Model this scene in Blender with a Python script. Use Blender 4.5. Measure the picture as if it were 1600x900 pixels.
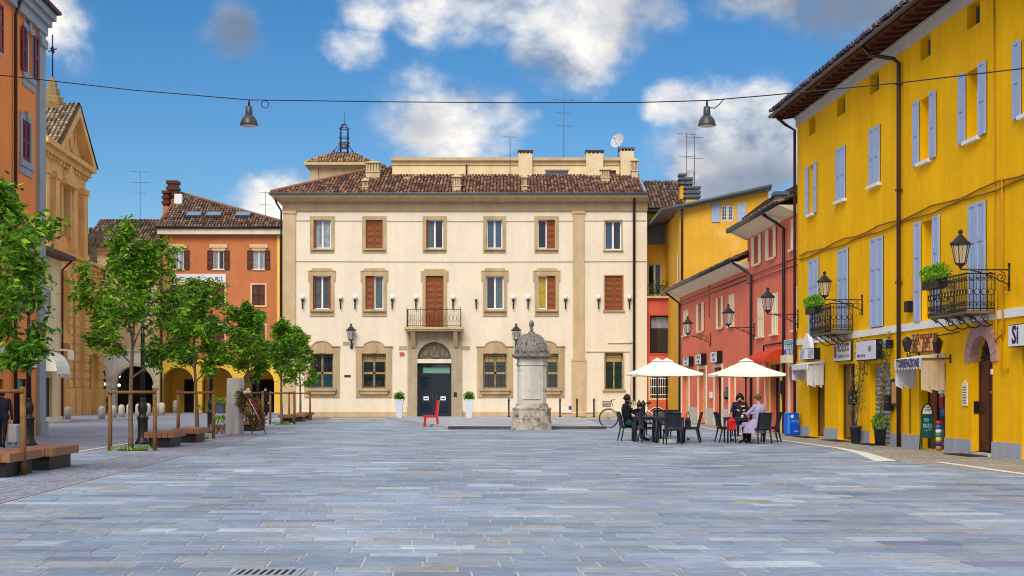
import bpy, bmesh, math, random
from mathutils import Vector, Matrix
from math import sin, cos, pi, radians, sqrt, atan2
for o in list(bpy.data.objects): bpy.data.objects.remove(o)
scene = bpy.context.scene
COL = scene.collection
random.seed(7)
# ------------------------------------------------------------------ camera, sky, sun, exposure
CAMZ, FPX, HOR = 1.48, 2200.0, 616.0
cam = bpy.data.cameras.new('camera'); camo = bpy.data.objects.new('camera', cam); COL.objects.link(camo)
camo.location = (0, 0, CAMZ); camo.rotation_euler = (radians(90), 0, 0)
cam.sensor_width = 36; cam.lens = 36*FPX/1600; cam.shift_y = (HOR-450)/1600
scene.cycles.filter_width = 1.05; cam.clip_start = .1; cam.clip_end = 3000
scene.camera = camo
scene.view_settings.view_transform = 'Standard'; scene.view_settings.look = 'None'
scene.view_settings.exposure = 0.86; scene.view_settings.gamma = 1
SUN_EL, SUN_AZ = 44, -164          # behind the camera, a little to the left
world = bpy.data.worlds.new('World'); scene.world = world; world.use_nodes = True
wt = world.node_tree; wn = wt.nodes; wl = wt.links
for n in list(wn): wn.remove(n)
def WN(t, **k):
    n = wn.new(t)
    for a, b in k.items(): setattr(n, a, b)
    return n
def wmath(op, a, b=None, clamp=False):
    n = WN('ShaderNodeMath', operation=op, use_clamp=clamp)
    for i, x in enumerate((a, b)):
        if x is None: continue
        if isinstance(x, (int, float)): n.inputs[i].default_value = x
        else: wl.new(x, n.inputs[i])
    return n.outputs[0]
sky = WN('ShaderNodeTexSky', sky_type='NISHITA'); sky.sun_disc = False
sky.sun_elevation = radians(SUN_EL); sky.sun_rotation = radians(SUN_AZ)
sky.altitude = 0; sky.air_density = 1.0; sky.dust_density = .35; sky.ozone_density = 5.0
tc = WN('ShaderNodeTexCoord')
def wnoise(scale, detail, rough, vec=(1, 1, 1), loc=(0, 0, 0), dist=0):
    mp = WN('ShaderNodeMapping'); mp.inputs['Scale'].default_value = vec; mp.inputs['Location'].default_value = loc
    wl.new(tc.outputs['Generated'], mp.inputs['Vector'])
    n = WN('ShaderNodeTexNoise'); n.inputs['Scale'].default_value = scale; n.inputs['Detail'].default_value = detail
    n.inputs['Roughness'].default_value = rough; n.inputs['Distortion'].default_value = dist
    wl.new(mp.outputs[0], n.inputs['Vector']); return n.outputs['Fac']
n_edge = wnoise(17, 7, .62, (1, 1, 1.25), (3.1, 0, 1.7), .15)
mpv = WN('ShaderNodeMapping'); mpv.inputs['Scale'].default_value = (1, 1, 1.3); wl.new(tc.outputs['Generated'], mpv.inputs['Vector'])
vor = WN('ShaderNodeTexVoronoi', feature='F1', normalize=True); vor.inputs['Scale'].default_value = 26; vor.inputs['Detail'].default_value = 2; vor.inputs['Roughness'].default_value = .55; wl.new(mpv.outputs[0], vor.inputs['Vector'])
billow = wmath('SUBTRACT', .42, vor.outputs['Distance'])
n_big = wnoise(3.0, 4, .55, (1, 1, 1.7), (5.3, 2, .4), .3)
n_shade = wnoise(11, 6, .6, (1, 1, 1.5), (1.13, .2, 4.42), .3)
CLOUDS = [(895, 10, 135, 150, 1.15), (745, 5, 170, 85, .85), (925, 90, 75, 70, .9), (715, 195, 140, 85, .82), (785, 185, 70, 55, .75), (655, 175, 60, 80, .6),
          (1145, 240, 150, 120, 1.1), (1060, 165, 75, 50, .9), (1180, 185, 90, 65, .95), (565, 12, 75, 45, .7), (552, 75, 62, 42, .6),
          (1215, -10, 150, 50, .75), (455, 310, 110, 55, .85), (85, 20, 70, 90, .5), (370, 50, 60, 58, .45), (1420, -20, 280, 95, .75), (1010, 10, 90, 50, .5)]
blob = None
for (u, v, ru, rv, amt) in CLOUDS:
    d = Vector(((u-800)/FPX, 1, (HOR-v)/FPX)); L = d.length; d /= L
    s = WN('ShaderNodeVectorMath', operation='SUBTRACT'); s.inputs[1].default_value = d; wl.new(tc.outputs['Generated'], s.inputs[0])
    m = WN('ShaderNodeVectorMath', operation='MULTIPLY'); m.inputs[1].default_value = (FPX*L/ru, 6, FPX*L/rv); wl.new(s.outputs[0], m.inputs[0])
    le = WN('ShaderNodeVectorMath', operation='LENGTH'); wl.new(m.outputs[0], le.inputs[0])
    mr = WN('ShaderNodeMapRange', interpolation_type='SMOOTHSTEP'); mr.inputs[1].default_value = 1.35; mr.inputs[2].default_value = 0
    mr.inputs[3].default_value = 0; mr.inputs[4].default_value = amt; wl.new(le.outputs['Value'], mr.inputs[0])
    blob = mr.outputs[0] if blob is None else wmath('MAXIMUM', blob, mr.outputs[0])
# unseen rest of the sky: broken cloud, thickened to add neutral fill light
sep = WN('ShaderNodeSeparateXYZ'); wl.new(tc.outputs['Generated'], sep.inputs[0])
ax = wmath('ABSOLUTE', sep.outputs[0])
side = WN('ShaderNodeMapRange', interpolation_type='SMOOTHSTEP'); side.inputs[1].default_value = .36; side.inputs[2].default_value = .5; wl.new(ax, side.inputs[0])
up_ = WN('ShaderNodeMapRange', interpolation_type='SMOOTHSTEP'); up_.inputs[1].default_value = .30; up_.inputs[2].default_value = .42; wl.new(sep.outputs[2], up_.inputs[0])
bk = WN('ShaderNodeMapRange', interpolation_type='SMOOTHSTEP'); bk.inputs[1].default_value = .3; bk.inputs[2].default_value = .0; wl.new(sep.outputs[1], bk.inputs[0])
rest = wmath('MAXIMUM', wmath('MAXIMUM', side.outputs[0], up_.outputs[0]), bk.outputs[0])
genf = WN('ShaderNodeMapRange', interpolation_type='SMOOTHSTEP'); genf.inputs[1].default_value = .34; genf.inputs[2].default_value = .50; wl.new(n_big, genf.inputs[0])
blob = wmath('MAXIMUM', blob, wmath('MULTIPLY', rest, wmath('MULTIPLY', genf.outputs[0], .9)))
dens = wmath('ADD', wmath('MULTIPLY', blob, 1.15), wmath('ADD', wmath('MULTIPLY', wmath('SUBTRACT', n_edge, .5), 1.5), wmath('MULTIPLY', billow, .9)))
dm = WN('ShaderNodeMapRange', interpolation_type='SMOOTHSTEP'); dm.inputs[1].default_value = .20; dm.inputs[2].default_value = .95; wl.new(dens, dm.inputs[0])
cover = wmath('MULTIPLY', dm.outputs[0], wmath('MINIMUM', wmath('MULTIPLY', blob, 4.0), 1.0), True)
cr = WN('ShaderNodeValToRGB'); wl.new(wmath('ADD', wmath('ADD', n_shade, wmath('MULTIPLY', wmath('SUBTRACT', n_edge, .5), .35)), wmath('MULTIPLY', billow, .35)), cr.inputs[0])
cr.color_ramp.elements[0].position = .40; cr.color_ramp.elements[0].color = (.20, .27, .38, 1)
cr.color_ramp.elements[1].position = .70; cr.color_ramp.elements[1].color = (.92, .86, .78, 1)
e = cr.color_ramp.elements.new(.54); e.color = (.52, .56, .62, 1)
dk = None
for (u, v, ru, rv, amt) in ((375, 50, 75, 70, 1.0), (1420, -10, 300, 110, .9), (1180, 290, 170, 60, .8), (1010, 30, 70, 80, .6), (800, 110, 90, 40, .5), (650, 210, 60, 50, .4)):
    d = Vector(((u-800)/FPX, 1, (HOR-v)/FPX)); L = d.length; d /= L
    s = WN('ShaderNodeVectorMath', operation='SUBTRACT'); s.inputs[1].default_value = d; wl.new(tc.outputs['Generated'], s.inputs[0])
    m = WN('ShaderNodeVectorMath', operation='MULTIPLY'); m.inputs[1].default_value = (FPX*L/ru, 6, FPX*L/rv); wl.new(s.outputs[0], m.inputs[0])
    le = WN('ShaderNodeVectorMath', operation='LENGTH'); wl.new(m.outputs[0], le.inputs[0])
    mr = WN('ShaderNodeMapRange', interpolation_type='SMOOTHSTEP'); mr.inputs[1].default_value = 1.5; mr.inputs[2].default_value = .2; mr.inputs[3].default_value = 0; mr.inputs[4].default_value = amt; wl.new(le.outputs['Value'], mr.inputs[0])
    dk = mr.outputs[0] if dk is None else wmath('MAXIMUM', dk, mr.outputs[0])
dmx = WN('ShaderNodeMixRGB'); wl.new(dk, dmx.inputs[0]); wl.new(cr.outputs[0], dmx.inputs[1]); dmx.inputs[2].default_value = (.15, .20, .29, 1)
cs = WN('ShaderNodeVectorMath', operation='SCALE'); wl.new(dmx.outputs[0], cs.inputs[0]); cs.inputs['Scale'].default_value = 5.9
hs = WN('ShaderNodeHueSaturation'); hs.inputs['Saturation'].default_value = 1.28; hs.inputs['Value'].default_value = .49
wl.new(sky.outputs[0], hs.inputs['Color'])
mx = WN('ShaderNodeMixRGB'); wl.new(cover, mx.inputs[0]); wl.new(hs.outputs[0], mx.inputs[1]); wl.new(cs.outputs[0], mx.inputs[2])
bg = WN('ShaderNodeBackground'); bg.inputs['Strength'].default_value = .12; wl.new(mx.outputs[0], bg.inputs['Color'])
wo = WN('ShaderNodeOutputWorld'); wl.new(bg.outputs[0], wo.inputs['Surface'])
sl = bpy.data.lights.new('sun', 'SUN'); sl.energy = 1.7; sl.angle = radians(36); sl.color = (1, .90, .76)
so = bpy.data.objects.new('sun', sl); COL.objects.link(so)
sd = Vector((sin(radians(SUN_AZ))*cos(radians(SUN_EL)), cos(radians(SUN_AZ))*cos(radians(SUN_EL)), sin(radians(SUN_EL))))
so.rotation_euler = sd.to_track_quat('Z', 'Y').to_euler(); so.location = sd*60
# ------------------------------------------------------------------ helpers
def lin(r, g, b, k=1.0):
    f = lambda c: ((c/255+.055)/1.055)**2.4 if c > 10 else c/255/12.92
    return (f(r)*k, f(g)*k, f(b)*k, 1)
def G(u, v, z=0):
    Y = (CAMZ-z)*FPX/(v-HOR); return Vector(((u-800)/FPX*Y, Y, z))
def W(u, v, Y): return Vector(((u-800)/FPX*Y, Y, CAMZ+(HOR-v)/FPX*Y))
ORG = {}
class MB:
    def __init__(s): s.v = []; s.f = []; s.m = []; s.c = []; s.sm = []
    def add(s, vs, fs, mi=0, col=None, smooth=False):
        b = len(s.v); s.v += [tuple(x) for x in vs]
        for f in fs: s.f.append(tuple(b+i for i in f)); s.m.append(mi); s.c.append(col or (1, 1, 1, 1)); s.sm.append(smooth)
        return s
    def hexa(s, p, mi=0, col=None):   # 8 points: bottom loop then top loop
        return s.add(p, [(3, 2, 1, 0), (4, 5, 6, 7), (0, 1, 5, 4), (1, 2, 6, 5), (2, 3, 7, 6), (3, 0, 4, 7)], mi, col)
    def box(s, x0, x1, y0, y1, z0, z1, mi=0, col=None):
        return s.hexa([(x0, y0, z0), (x1, y0, z0), (x1, y1, z0), (x0, y1, z0), (x0, y0, z1), (x1, y0, z1), (x1, y1, z1), (x0, y1, z1)], mi, col)
    def fbox(s, F, a, b, c, d, n0, n1, mi=0, col=None):
        P = F.P
        return s.hexa([P(a, c, n1), P(b, c, n1), P(b, c, n0), P(a, c, n0), P(a, d, n1), P(b, d, n1), P(b, d, n0), P(a, d, n0)], mi, col)
    def prism(s, F, pts, n0, n1, mi=0, col=None):   # counter-clockwise (s,z) outline seen from outside
        k = len(pts); v = [F.P(a, b, n1) for a, b in pts]+[F.P(a, b, n0) for a, b in pts]
        fs = [tuple(range(k)), tuple(range(2*k-1, k-1, -1))]+[(i, k+i, k+(i+1) % k, (i+1) % k) for i in range(k)]
        return s.add(v, fs, mi, col)
    def tube(s, pts, r, seg=6, mi=0, col=None, caps=True, smooth=True):
        pts = [Vector(p) for p in pts]; n = len(pts); rs = r if isinstance(r, (list, tuple)) else [r]*n
        vs = []; pu = None
        for i, p in enumerate(pts):
            t = (pts[min(i+1, n-1)]-pts[max(i-1, 0)])
            if t.length < 1e-9: t = Vector((0, 0, 1))
            t.normalize()
            if pu is None: pu = t.orthogonal().normalized()
            else:
                pu = pu-t*pu.dot(t); pu = pu.normalized() if pu.length > 1e-6 else t.orthogonal().normalized()
            w = t.cross(pu)
            for k in range(seg):
                a = 2*pi*k/seg; vs.append(p+(pu*cos(a)+w*sin(a))*rs[i])
        fs = [(i*seg+k, i*seg+(k+1) % seg, (i+1)*seg+(k+1) % seg, (i+1)*seg+k) for i in range(n-1) for k in range(seg)]
        if caps: fs += [tuple(range(seg-1, -1, -1)), tuple((n-1)*seg+k for k in range(seg))]
        return s.add(vs, fs, mi, col, smooth)
    def lathe(s, c, prof, seg=12, mi=0, col=None, smooth=True, rot=0, sx=1, sy=1):
        c = Vector(c); vs = []; n = len(prof)
        for r, z in prof:
            for k in range(seg):
                a = 2*pi*k/seg+rot; vs.append((c.x+r*cos(a)*sx, c.y+r*sin(a)*sy, c.z+z))
        fs = [(i*seg+k, i*seg+(k+1) % seg, (i+1)*seg+(k+1) % seg, (i+1)*seg+k) for i in range(n-1) for k in range(seg)]
        fs += [tuple(range(seg-1, -1, -1)), tuple((n-1)*seg+k for k in range(seg))]
        return s.add(vs, fs, mi, col, smooth)
    def ball(s, c, rx, ry=None, rz=None, seg=10, rings=6, mi=0, col=None):
        ry = ry or rx; rz = rz or rx; c = Vector(c)
        return s.lathe(c, [(max(sin(pi*i/rings), .02), -cos(pi*i/rings)*rz) for i in range(rings+1)], seg, mi, col, True, 0, rx, ry)
    def build(s, name, mats, parent=None, kind=None):
        me = bpy.data.meshes.new(name); o0 = ORG.get(parent.name, Vector()) if parent else Vector()
        me.from_pydata([(a-o0.x, b-o0.y, c-o0.z) for a, b, c in s.v], [], s.f)
        if not isinstance(mats, (list, tuple)): mats = [mats]
        for m in mats: me.materials.append(m)
        if len(mats) > 1: me.polygons.foreach_set('material_index', s.m)
        me.polygons.foreach_set('use_smooth', s.sm)
        if any(c != (1, 1, 1, 1) for c in s.c):
            at = me.color_attributes.new('Col', 'FLOAT_COLOR', 'CORNER'); flat = []
            for f, c in zip(s.f, s.c): flat += list(c)*len(f)
            at.data.foreach_set('color', flat)
        me.update(); o = bpy.data.objects.new(name, me); COL.objects.link(o)
        if parent: o.parent = parent; ORG[o.name] = o0
        if kind: o['kind'] = kind
        return o
def tag(o, label, cat, group=None):
    o['label'] = label; o['category'] = cat
    if group: o['group'] = group
    return o
def thing(name, base, label=None, cat=None, group=None):
    o = bpy.data.objects.new(name, None); COL.objects.link(o); o.location = base; o.empty_display_size = .2; ORG[o.name] = Vector(base)
    if label: tag(o, label, cat, group)
    return o
def dup(root, loc, rz=0, scale=None, label=None, parent=None):
    r = root.copy(); COL.objects.link(r)
    if parent is None: r.location = loc; r.rotation_euler = (0, 0, rz)
    else: r.parent = parent
    if scale: r.scale = (scale,)*3
    if label: r['label'] = label
    for ch in list(root.children): dup(ch, None, parent=r)
    return r
class Fac:
    """A facade plane: s runs along it (towards the picture's right), z up, n out of the wall."""
    def __init__(s, O, t):
        s.O = Vector(O); t = Vector(t).normalized(); s.t = t; s.nn = Vector((t.y, -t.x))
    def S(s, u, n=0):
        r = (u-800)/FPX; o = s.O+s.nn*n
        return (r*o.y-o.x)/(s.t.x-r*s.t.y)
    def Yd(s, u, n=0): return s.O.y+s.t.y*s.S(u, n)+s.nn.y*n
    def Z(s, u, v, n=0): return CAMZ+(HOR-v)/FPX*s.Yd(u, n)
    def P(s, a, z, n=0):
        p = s.O+s.t*a+s.nn*n; return Vector((p.x, p.y, z))
    def R(s, u0, u1, vt, vb, n=0, ur=None):   # opening (s0,s1,z0,z1) from picture extents; heights read at column ur
        ur = (u0+u1)/2 if ur is None else ur
        return (s.S(u0, n), s.S(u1, n), s.Z(ur, vb, n), s.Z(ur, vt, n))
# ------------------------------------------------------------------ materials
MATS = {}
def nodes(m): return m.node_tree.nodes, m.node_tree.links
def mk(name, col, rough=.7, var=.12, scale=2.0, bump=.0, bscale=40, metal=0, streak=0, spec=.3, attr=False, fine=.06, emit=0, coat=0, stain=None, grit=False):
    if name in MATS: return MATS[name]
    m = bpy.data.materials.new(name); m.use_nodes = True; N, L = nodes(m)
    b = N['Principled BSDF']; b.inputs['Roughness'].default_value = rough; b.inputs['Metallic'].default_value = metal
    b.inputs['Specular IOR Level'].default_value = spec
    if len(col) == 3: col = (*col, 1)
    geo = N.new('ShaderNodeNewGeometry')
    cur = N.new('ShaderNodeRGB'); cur.outputs[0].default_value = col; cur = cur.outputs[0]
    if attr:
        a = N.new('ShaderNodeAttribute'); a.attribute_name = 'Col'; cur = a.outputs['Color']
    def mul(fac_socket, amt, cur, lo=.3, hi=.7):
        mr = N.new('ShaderNodeMapRange'); L.new(fac_socket, mr.inputs[0]); mr.inputs[1].default_value = lo; mr.inputs[2].default_value = hi
        mr.inputs[3].default_value = 1-amt; mr.inputs[4].default_value = 1+amt*.6
        v = N.new('ShaderNodeVectorMath'); v.operation = 'SCALE'; L.new(cur, v.inputs[0]); L.new(mr.outputs[0], v.inputs['Scale']); return v.outputs[0]
    def noise(sc, det=4, vec=None, rough_=.6):
        n = N.new('ShaderNodeTexNoise'); n.inputs['Scale'].default_value = sc; n.inputs['Detail'].default_value = det; n.inputs['Roughness'].default_value = rough_
        if vec:
            mp = N.new('ShaderNodeMapping'); mp.inputs['Scale'].default_value = vec; L.new(geo.outputs['Position'], mp.inputs[0]); L.new(mp.outputs[0], n.inputs['Vector'])
        else: L.new(geo.outputs['Position'], n.inputs['Vector'])
        return n.outputs['Fac']
    if var: cur = mul(noise(scale), var, cur)
    if fine: cur = mul(noise(scale*9, 3), fine, cur)
    if streak: cur = mul(noise(1, 5, (2.2, 2.2, .16), .65), streak, cur, .35, .65)
    if grit:
        cur = mul(noise(1, 4, (5, 34, 30), .7), .26, cur, .32, .68); cur = mul(noise(70, 3), .30, cur, .32, .68); cur = mul(noise(.35, 6, None, .7), .20, cur, .35, .65)
    if stain:
        c2, lo, hi, ssc = stain
        mr = N.new('ShaderNodeMapRange'); mr.inputs[1].default_value = lo; mr.inputs[2].default_value = hi; L.new(noise(ssc, 7, None, .7), mr.inputs[0])
        mxn = N.new('ShaderNodeMixRGB'); L.new(mr.outputs[0], mxn.inputs[0]); L.new(cur, mxn.inputs[1]); mxn.inputs[2].default_value = c2; cur = mxn.outputs[0]
    L.new(cur, b.inputs['Base Color'])
    if rough > .25 and var:
        mr = N.new('ShaderNodeMapRange'); mr.inputs[3].default_value = max(rough-.12, .05); mr.inputs[4].default_value = min(rough+.12, 1); L.new(noise(scale*4), mr.inputs[0]); L.new(mr.outputs[0], b.inputs['Roughness'])
    if bump:
        bp = N.new('ShaderNodeBump'); bp.inputs['Strength'].default_value = bump; bp.inputs['Distance'].default_value = .02
        L.new(noise(bscale, 5), bp.inputs['Height']); L.new(bp.outputs[0], b.inputs['Normal'])
    if emit: b.inputs['Emission Color'].default_value = col; b.inputs['Emission Strength'].default_value = emit
    MATS[name] = m; return m
def stucco(name, rgb, k=1.0, var=.10, streak=.10, stain=None): return mk(name, lin(*rgb, k), .85, var, .55, .25, 30, streak=streak, fine=.05, spec=.15, stain=stain)
M_cream = stucco('cream_stucco', (243, 230, 208), .94, .05, .05, (lin(224, 206, 172), .6, .8, .6))
M_tan = mk('tan_stone_trim', lin(190, 168, 132), .8, .14, 1.4, .3, 25, streak=.15, spec=.2)
M_plinth = mk('ochre_plinth', lin(204, 180, 142), .8, .12, 1.2, .3, 25, streak=.12)
M_yel = stucco('yellow_stucco', (255, 194, 3), 1.0, .09, .10, (lin(240, 166, 12), .56, .76, .7))
M_grey = stucco('grey_plinth_paint', (176, 184, 200), .9, .1, .1)
M_white = mk('white_band_paint', lin(240, 240, 236), .7, .05, 1.5, .1)
M_red = stucco('red_stucco', (240, 128, 102), 1.0, .13, .05, (lin(215, 130, 105), .62, .74, .9))
M_org = stucco('orange_stucco', (255, 158, 88), .98, .08, .05)
M_org2 = stucco('burnt_orange_stucco', (212, 134, 90), .88, .10, .05)
M_arc = stucco('arcade_yellow_stucco', (250, 204, 84), .95, .12, .05)
M_ochre = stucco('ochre_stucco', (240, 184, 66), .92, .10, .05, (lin(240, 204, 130), .60, .78, .5))
M_church = stucco('church_stone_stucco', (240, 194, 126), .98, .16, .14)
M_churchp = stucco('church_pink_stucco', (246, 186, 128), .98, .1, .08)
M_beige = stucco('beige_stucco', (236, 206, 162), .9, .1, .12)
M_pale = stucco('pale_stucco', (240, 232, 214), .9, .08, .1)
M_greytrim = mk('grey_blue_trim', lin(160, 172, 182), .75, .1, 1.2, .15, streak=.1)
M_glass = mk('window_glass', (.018, .024, .032), .04, 0, fine=0, spec=.9)
M_doorglass = mk('door_glass', (.006, .016, .036), .05, 0, fine=0, spec=.4)
M_glassb = mk('window_glass_bluish', (.05, .09, .16), .05, 0, fine=0, spec=.9)
M_curt = mk('curtained_glass', lin(178, 192, 208, .7), .1, .35, 3, spec=.8, streak=.4); M_curtd = mk('dim_curtained_glass', lin(104, 118, 128, .7), .08, .3, 3, spec=.8, streak=.3)
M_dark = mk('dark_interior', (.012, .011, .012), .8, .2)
M_darkin = mk('arcade_interior', lin(150, 100, 40, .45), .9, .2)
M_wframe = mk('white_window_frame', lin(238, 238, 234), .45, .04)
M_wood = mk('brown_wood', lin(142, 76, 32), .55, .22, 3, .1, 60, fine=.15)
M_woodd = mk('dark_brown_wood', lin(84, 42, 30), .55, .2, 3, .1, 60)
M_purple = mk('plum_shutter_paint', lin(124, 44, 74), .6, .12, 3)
M_blue = mk('pale_blue_shutter_paint', lin(168, 188, 226, .95), .6, .07, 2, .05, 50, streak=.05)
M_cshut = mk('cream_shutter_paint', lin(240, 226, 196), .65, .06, 2)
M_iron = mk('black_iron', (.013, .013, .015), .45, .3, 8, spec=.5)
M_pipe = mk('brown_drainpipe', lin(58, 38, 34), .4, .2, 4, spec=.5)
M_zinc = mk('zinc_gutter', lin(86, 92, 102), .4, .2, 3, spec=.5)
M_tile = mk('roof_tile_clay', (1, 1, 1, 1), .9, .25, 3, .3, 30, attr=True, fine=.2, spec=.1)
M_under = mk('roof_underlay', lin(70, 46, 40), .95, .2, 3)
M_mortar = mk('paving_mortar', lin(186, 184, 180), .95, .2, 3, .2)
M_slab = mk('paving_stone', (1, 1, 1, 1), .6, .16, .9, .5, 34, attr=True, fine=.16, spec=.3, grit=True)
M_stone = mk('weathered_stone', lin(206, 202, 194), .85, .16, 2.2, .4, 30, streak=.22, stain=(lin(70, 66, 62), .58, .72, 2.6))
M_stoned = mk('lichen_dark_stone', lin(158, 152, 146), .9, .35, 9, .6, 30, stain=(lin(62, 58, 58), .45, .62, 9)); M_stone2 = mk('stained_stone', lin(190, 184, 172), .9, .25, 2.5, .5, 26, streak=.35, stain=(lin(92, 86, 80), .48, .66, 3))
M_conc = mk('streaked_concrete', lin(196, 196, 192), .85, .08, 1.8, .25, 40, streak=.34)
M_bench = mk('bench_timber', lin(150, 104, 70), .5, .16, 2.5, .12, 40, fine=.16)
M_stake = mk('timber_stake', lin(134, 98, 58), .85, .3, 5, .4, 40)
M_black = mk('black_painted_metal', (.012, .012, .014), .5, .2, 5)
M_bark = mk('tree_bark', lin(120, 100, 84), .9, .3, 8, .6, 30)
M_chair = mk('charcoal_resin', lin(38, 44, 56), .45, .15, 6, .1, 120)
M_canvas = mk('cream_canvas', lin(250, 248, 234), .85, .05, 2, .1, 80)
M_stone_b = mk('bollard_stone', lin(196, 188, 176), .9, .2, 5, .4, 40, stain=(lin(96, 92, 86), .55, .7, 5))
M_skin = mk('skin', lin(214, 158, 128), .5, .06)
M_signw = mk('sign_white', lin(232, 234, 244), .4, .03)
M_ink = mk('sign_ink_navy', lin(26, 34, 96), .5, 0, fine=0)
M_inkb = mk('sign_ink_black', (.02, .018, .02), .5, 0, fine=0)
M_inkr = mk('sign_ink_red', lin(190, 30, 50), .5, 0, fine=0)
M_inkt = mk('sign_ink_teal', lin(20, 150, 170), .5, 0, fine=0)
M_chalk = mk('chalk', lin(190, 225, 230), .9, 0, fine=0)
# foliage
def leafmat(name):
    m = bpy.data.materials.new(name); m.use_nodes = True; N, L = nodes(m); b = N['Principled BSDF']
    a = N.new('ShaderNodeAttribute'); a.attribute_name = 'Col'; L.new(a.outputs['Color'], b.inputs['Base Color']); b.inputs['Roughness'].default_value = .45
    b.inputs['Specular IOR Level'].default_value = .35
    t = N.new('ShaderNodeBsdfTranslucent'); sc = N.new('ShaderNodeVectorMath'); sc.operation = 'MULTIPLY'; sc.inputs[1].default_value = (1.5, 1.35, .5)
    L.new(a.outputs['Color'], sc.inputs[0]); L.new(sc.outputs[0], t.inputs['Color'])
    mxs = N.new('ShaderNodeMixShader'); mxs.inputs[0].default_value = .4; L.new(b.outputs[0], mxs.inputs[1]); L.new(t.outputs[0], mxs.inputs[2])
    L.new(mxs.outputs[0], N['Material Output'].inputs['Surface']); return m
M_leaf = leafmat('leaves')
# ------------------------------------------------------------------ shared builders
def text(parent, s, F, a, z, n, h, mat, width=None, align='CENTER', name='lettering', bold=0):
    cu = bpy.data.curves.new('lettering', 'FONT'); cu.body = s; cu.size = h; cu.align_x = align; cu.align_y = 'CENTER'; cu.resolution_u = 2; cu.offset = bold
    o = bpy.data.objects.new('tmp', cu); COL.objects.link(o); dg = bpy.context.evaluated_depsgraph_get(); dg.update()
    me = bpy.data.meshes.new_from_object(o.evaluated_get(dg)); bpy.data.objects.remove(o); bpy.data.curves.remove(cu)
    xs = [v.co.x for v in me.vertices]
    k = 1 if not width or not xs else width/(max(xs)-min(xs))
    o0 = ORG.get(parent.name, Vector())
    for v in me.vertices:
        x, y = v.co.x*k, v.co.y; v.co = F.P(a+x, z+y, n)-o0
    me.materials.clear(); me.materials.append(mat)
    t = bpy.data.objects.new(name, me); COL.objects.link(t); t.parent = parent; ORG[t.name] = o0
    return t
def scribble(parent, F, a, b, z, n, h, mat, seed):
    r = random.Random(seed); mb = MB(); x = a
    while x < b:
        w = h*r.uniform(.35, .6)
        if r.random() > .12:
            k = r.randrange(4); t = h*.16
            mb.fbox(F, x, x+t, z-h/2, z+h/2, n, n+.002)
            if k in (0, 1, 3): mb.fbox(F, x+t, x+w*.8, z+h/2-t, z+h/2, n, n+.002)
            if k in (1, 2): mb.fbox(F, x+t, x+w*.8, z-h/2, z-h/2+t, n, n+.002)
            if k in (0, 3): mb.fbox(F, x+w*.62, x+w*.8, z-h/2, z+h/2-t, n, n+.002)
        x += w*1.15
    return mb.build('lettering', mat, parent) if mb.v else None
def arc(c, z, r, a0, a1, n=14, rz=None):
    rz = rz or r
    return [(c+r*cos(a0+(a1-a0)*i/n), z+rz*sin(a0+(a1-a0)*i/n)) for i in range(n+1)]
def wall(mb, F, a, b, c, d, ops, depth=.3, mi=0, back=6, ends=True):
    """Wall sheet with real openings and reveals, closed behind. ops: (s0,s1,z0,z1[,'arch'])"""
    ss = sorted({a, b, *[o[0] for o in ops], *[o[1] for o in ops]}); zs = sorted({c, d, *[o[2] for o in ops], *[o[3] for o in ops]})
    ss = [x for x in ss if a <= x <= b]; zs = [x for x in zs if c <= x <= d]
    P = F.P
    for i in range(len(ss)-1):
        for j in range(len(zs)-1):
            x, y = (ss[i]+ss[i+1])/2, (zs[j]+zs[j+1])/2
            if any(o[0] < x < o[1] and o[2] < y < o[3] for o in ops): continue
            mb.add([P(ss[i], zs[j]), P(ss[i+1], zs[j]), P(ss[i+1], zs[j+1]), P(ss[i], zs[j+1])], [(0, 1, 2, 3)], mi)
    for o in ops:
        s0, s1, z0, z1 = o[:4]; D = -depth
        if len(o) > 4:     # semicircular head: spandrels and curved soffit
            r = (s1-s0)/2; cx = (s0+s1)/2; zs_ = z1-r*o[5] if len(o) > 5 else z1-r; rz = z1-zs_
            pts = arc(cx, zs_, r, pi, 0, 16, rz)
            L_ = [(s0, z1)]+pts[:9]; R_ = pts[8:]+[(s1, z1)]
            mb.add([P(*p) for p in L_], [tuple(range(len(L_)))[::-1]][:1], mi); mb.add([P(*p) for p in R_], [tuple(range(len(R_)))[::-1]], mi)
            for i in range(16):
                p, q = pts[i], pts[i+1]; mb.add([P(*p, 0), P(*q, 0), P(*q, D), P(*p, D)], [(0, 1, 2, 3)], mi)
            zt = zs_
        else:
            zt = z1; mb.add([P(s0, z1), P(s1, z1), P(s1, z1, D), P(s0, z1, D)], [(0, 1, 2, 3)], mi)
        mb.add([P(s0, z0), P(s0, zt), P(s0, zt, D), P(s0, z0, D)], [(0, 1, 2, 3)], mi)
        mb.add([P(s1, z0), P(s1, zt), P(s1, zt, D), P(s1, z0, D)], [(3, 2, 1, 0)], mi)
        mb.add([P(s0, z0), P(s1, z0), P(s1, z0, D), P(s0, z0, D)], [(3, 2, 1, 0)], mi)
    if ends:
        B = -back
        mb.add([P(a, c), P(a, d), P(a, d, B), P(a, c, B)], [(0, 1, 2, 3)], mi); mb.add([P(b, c), P(b, d), P(b, d, B), P(b, c, B)], [(3, 2, 1, 0)], mi)
        mb.add([P(a, c, B), P(b, c, B), P(b, d, B), P(a, d, B)], [(3, 2, 1, 0)], mi); mb.add([P(a, d), P(b, d), P(b, d, B), P(a, d, B)], [(3, 2, 1, 0)][:1], mi)
    return mb
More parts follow.
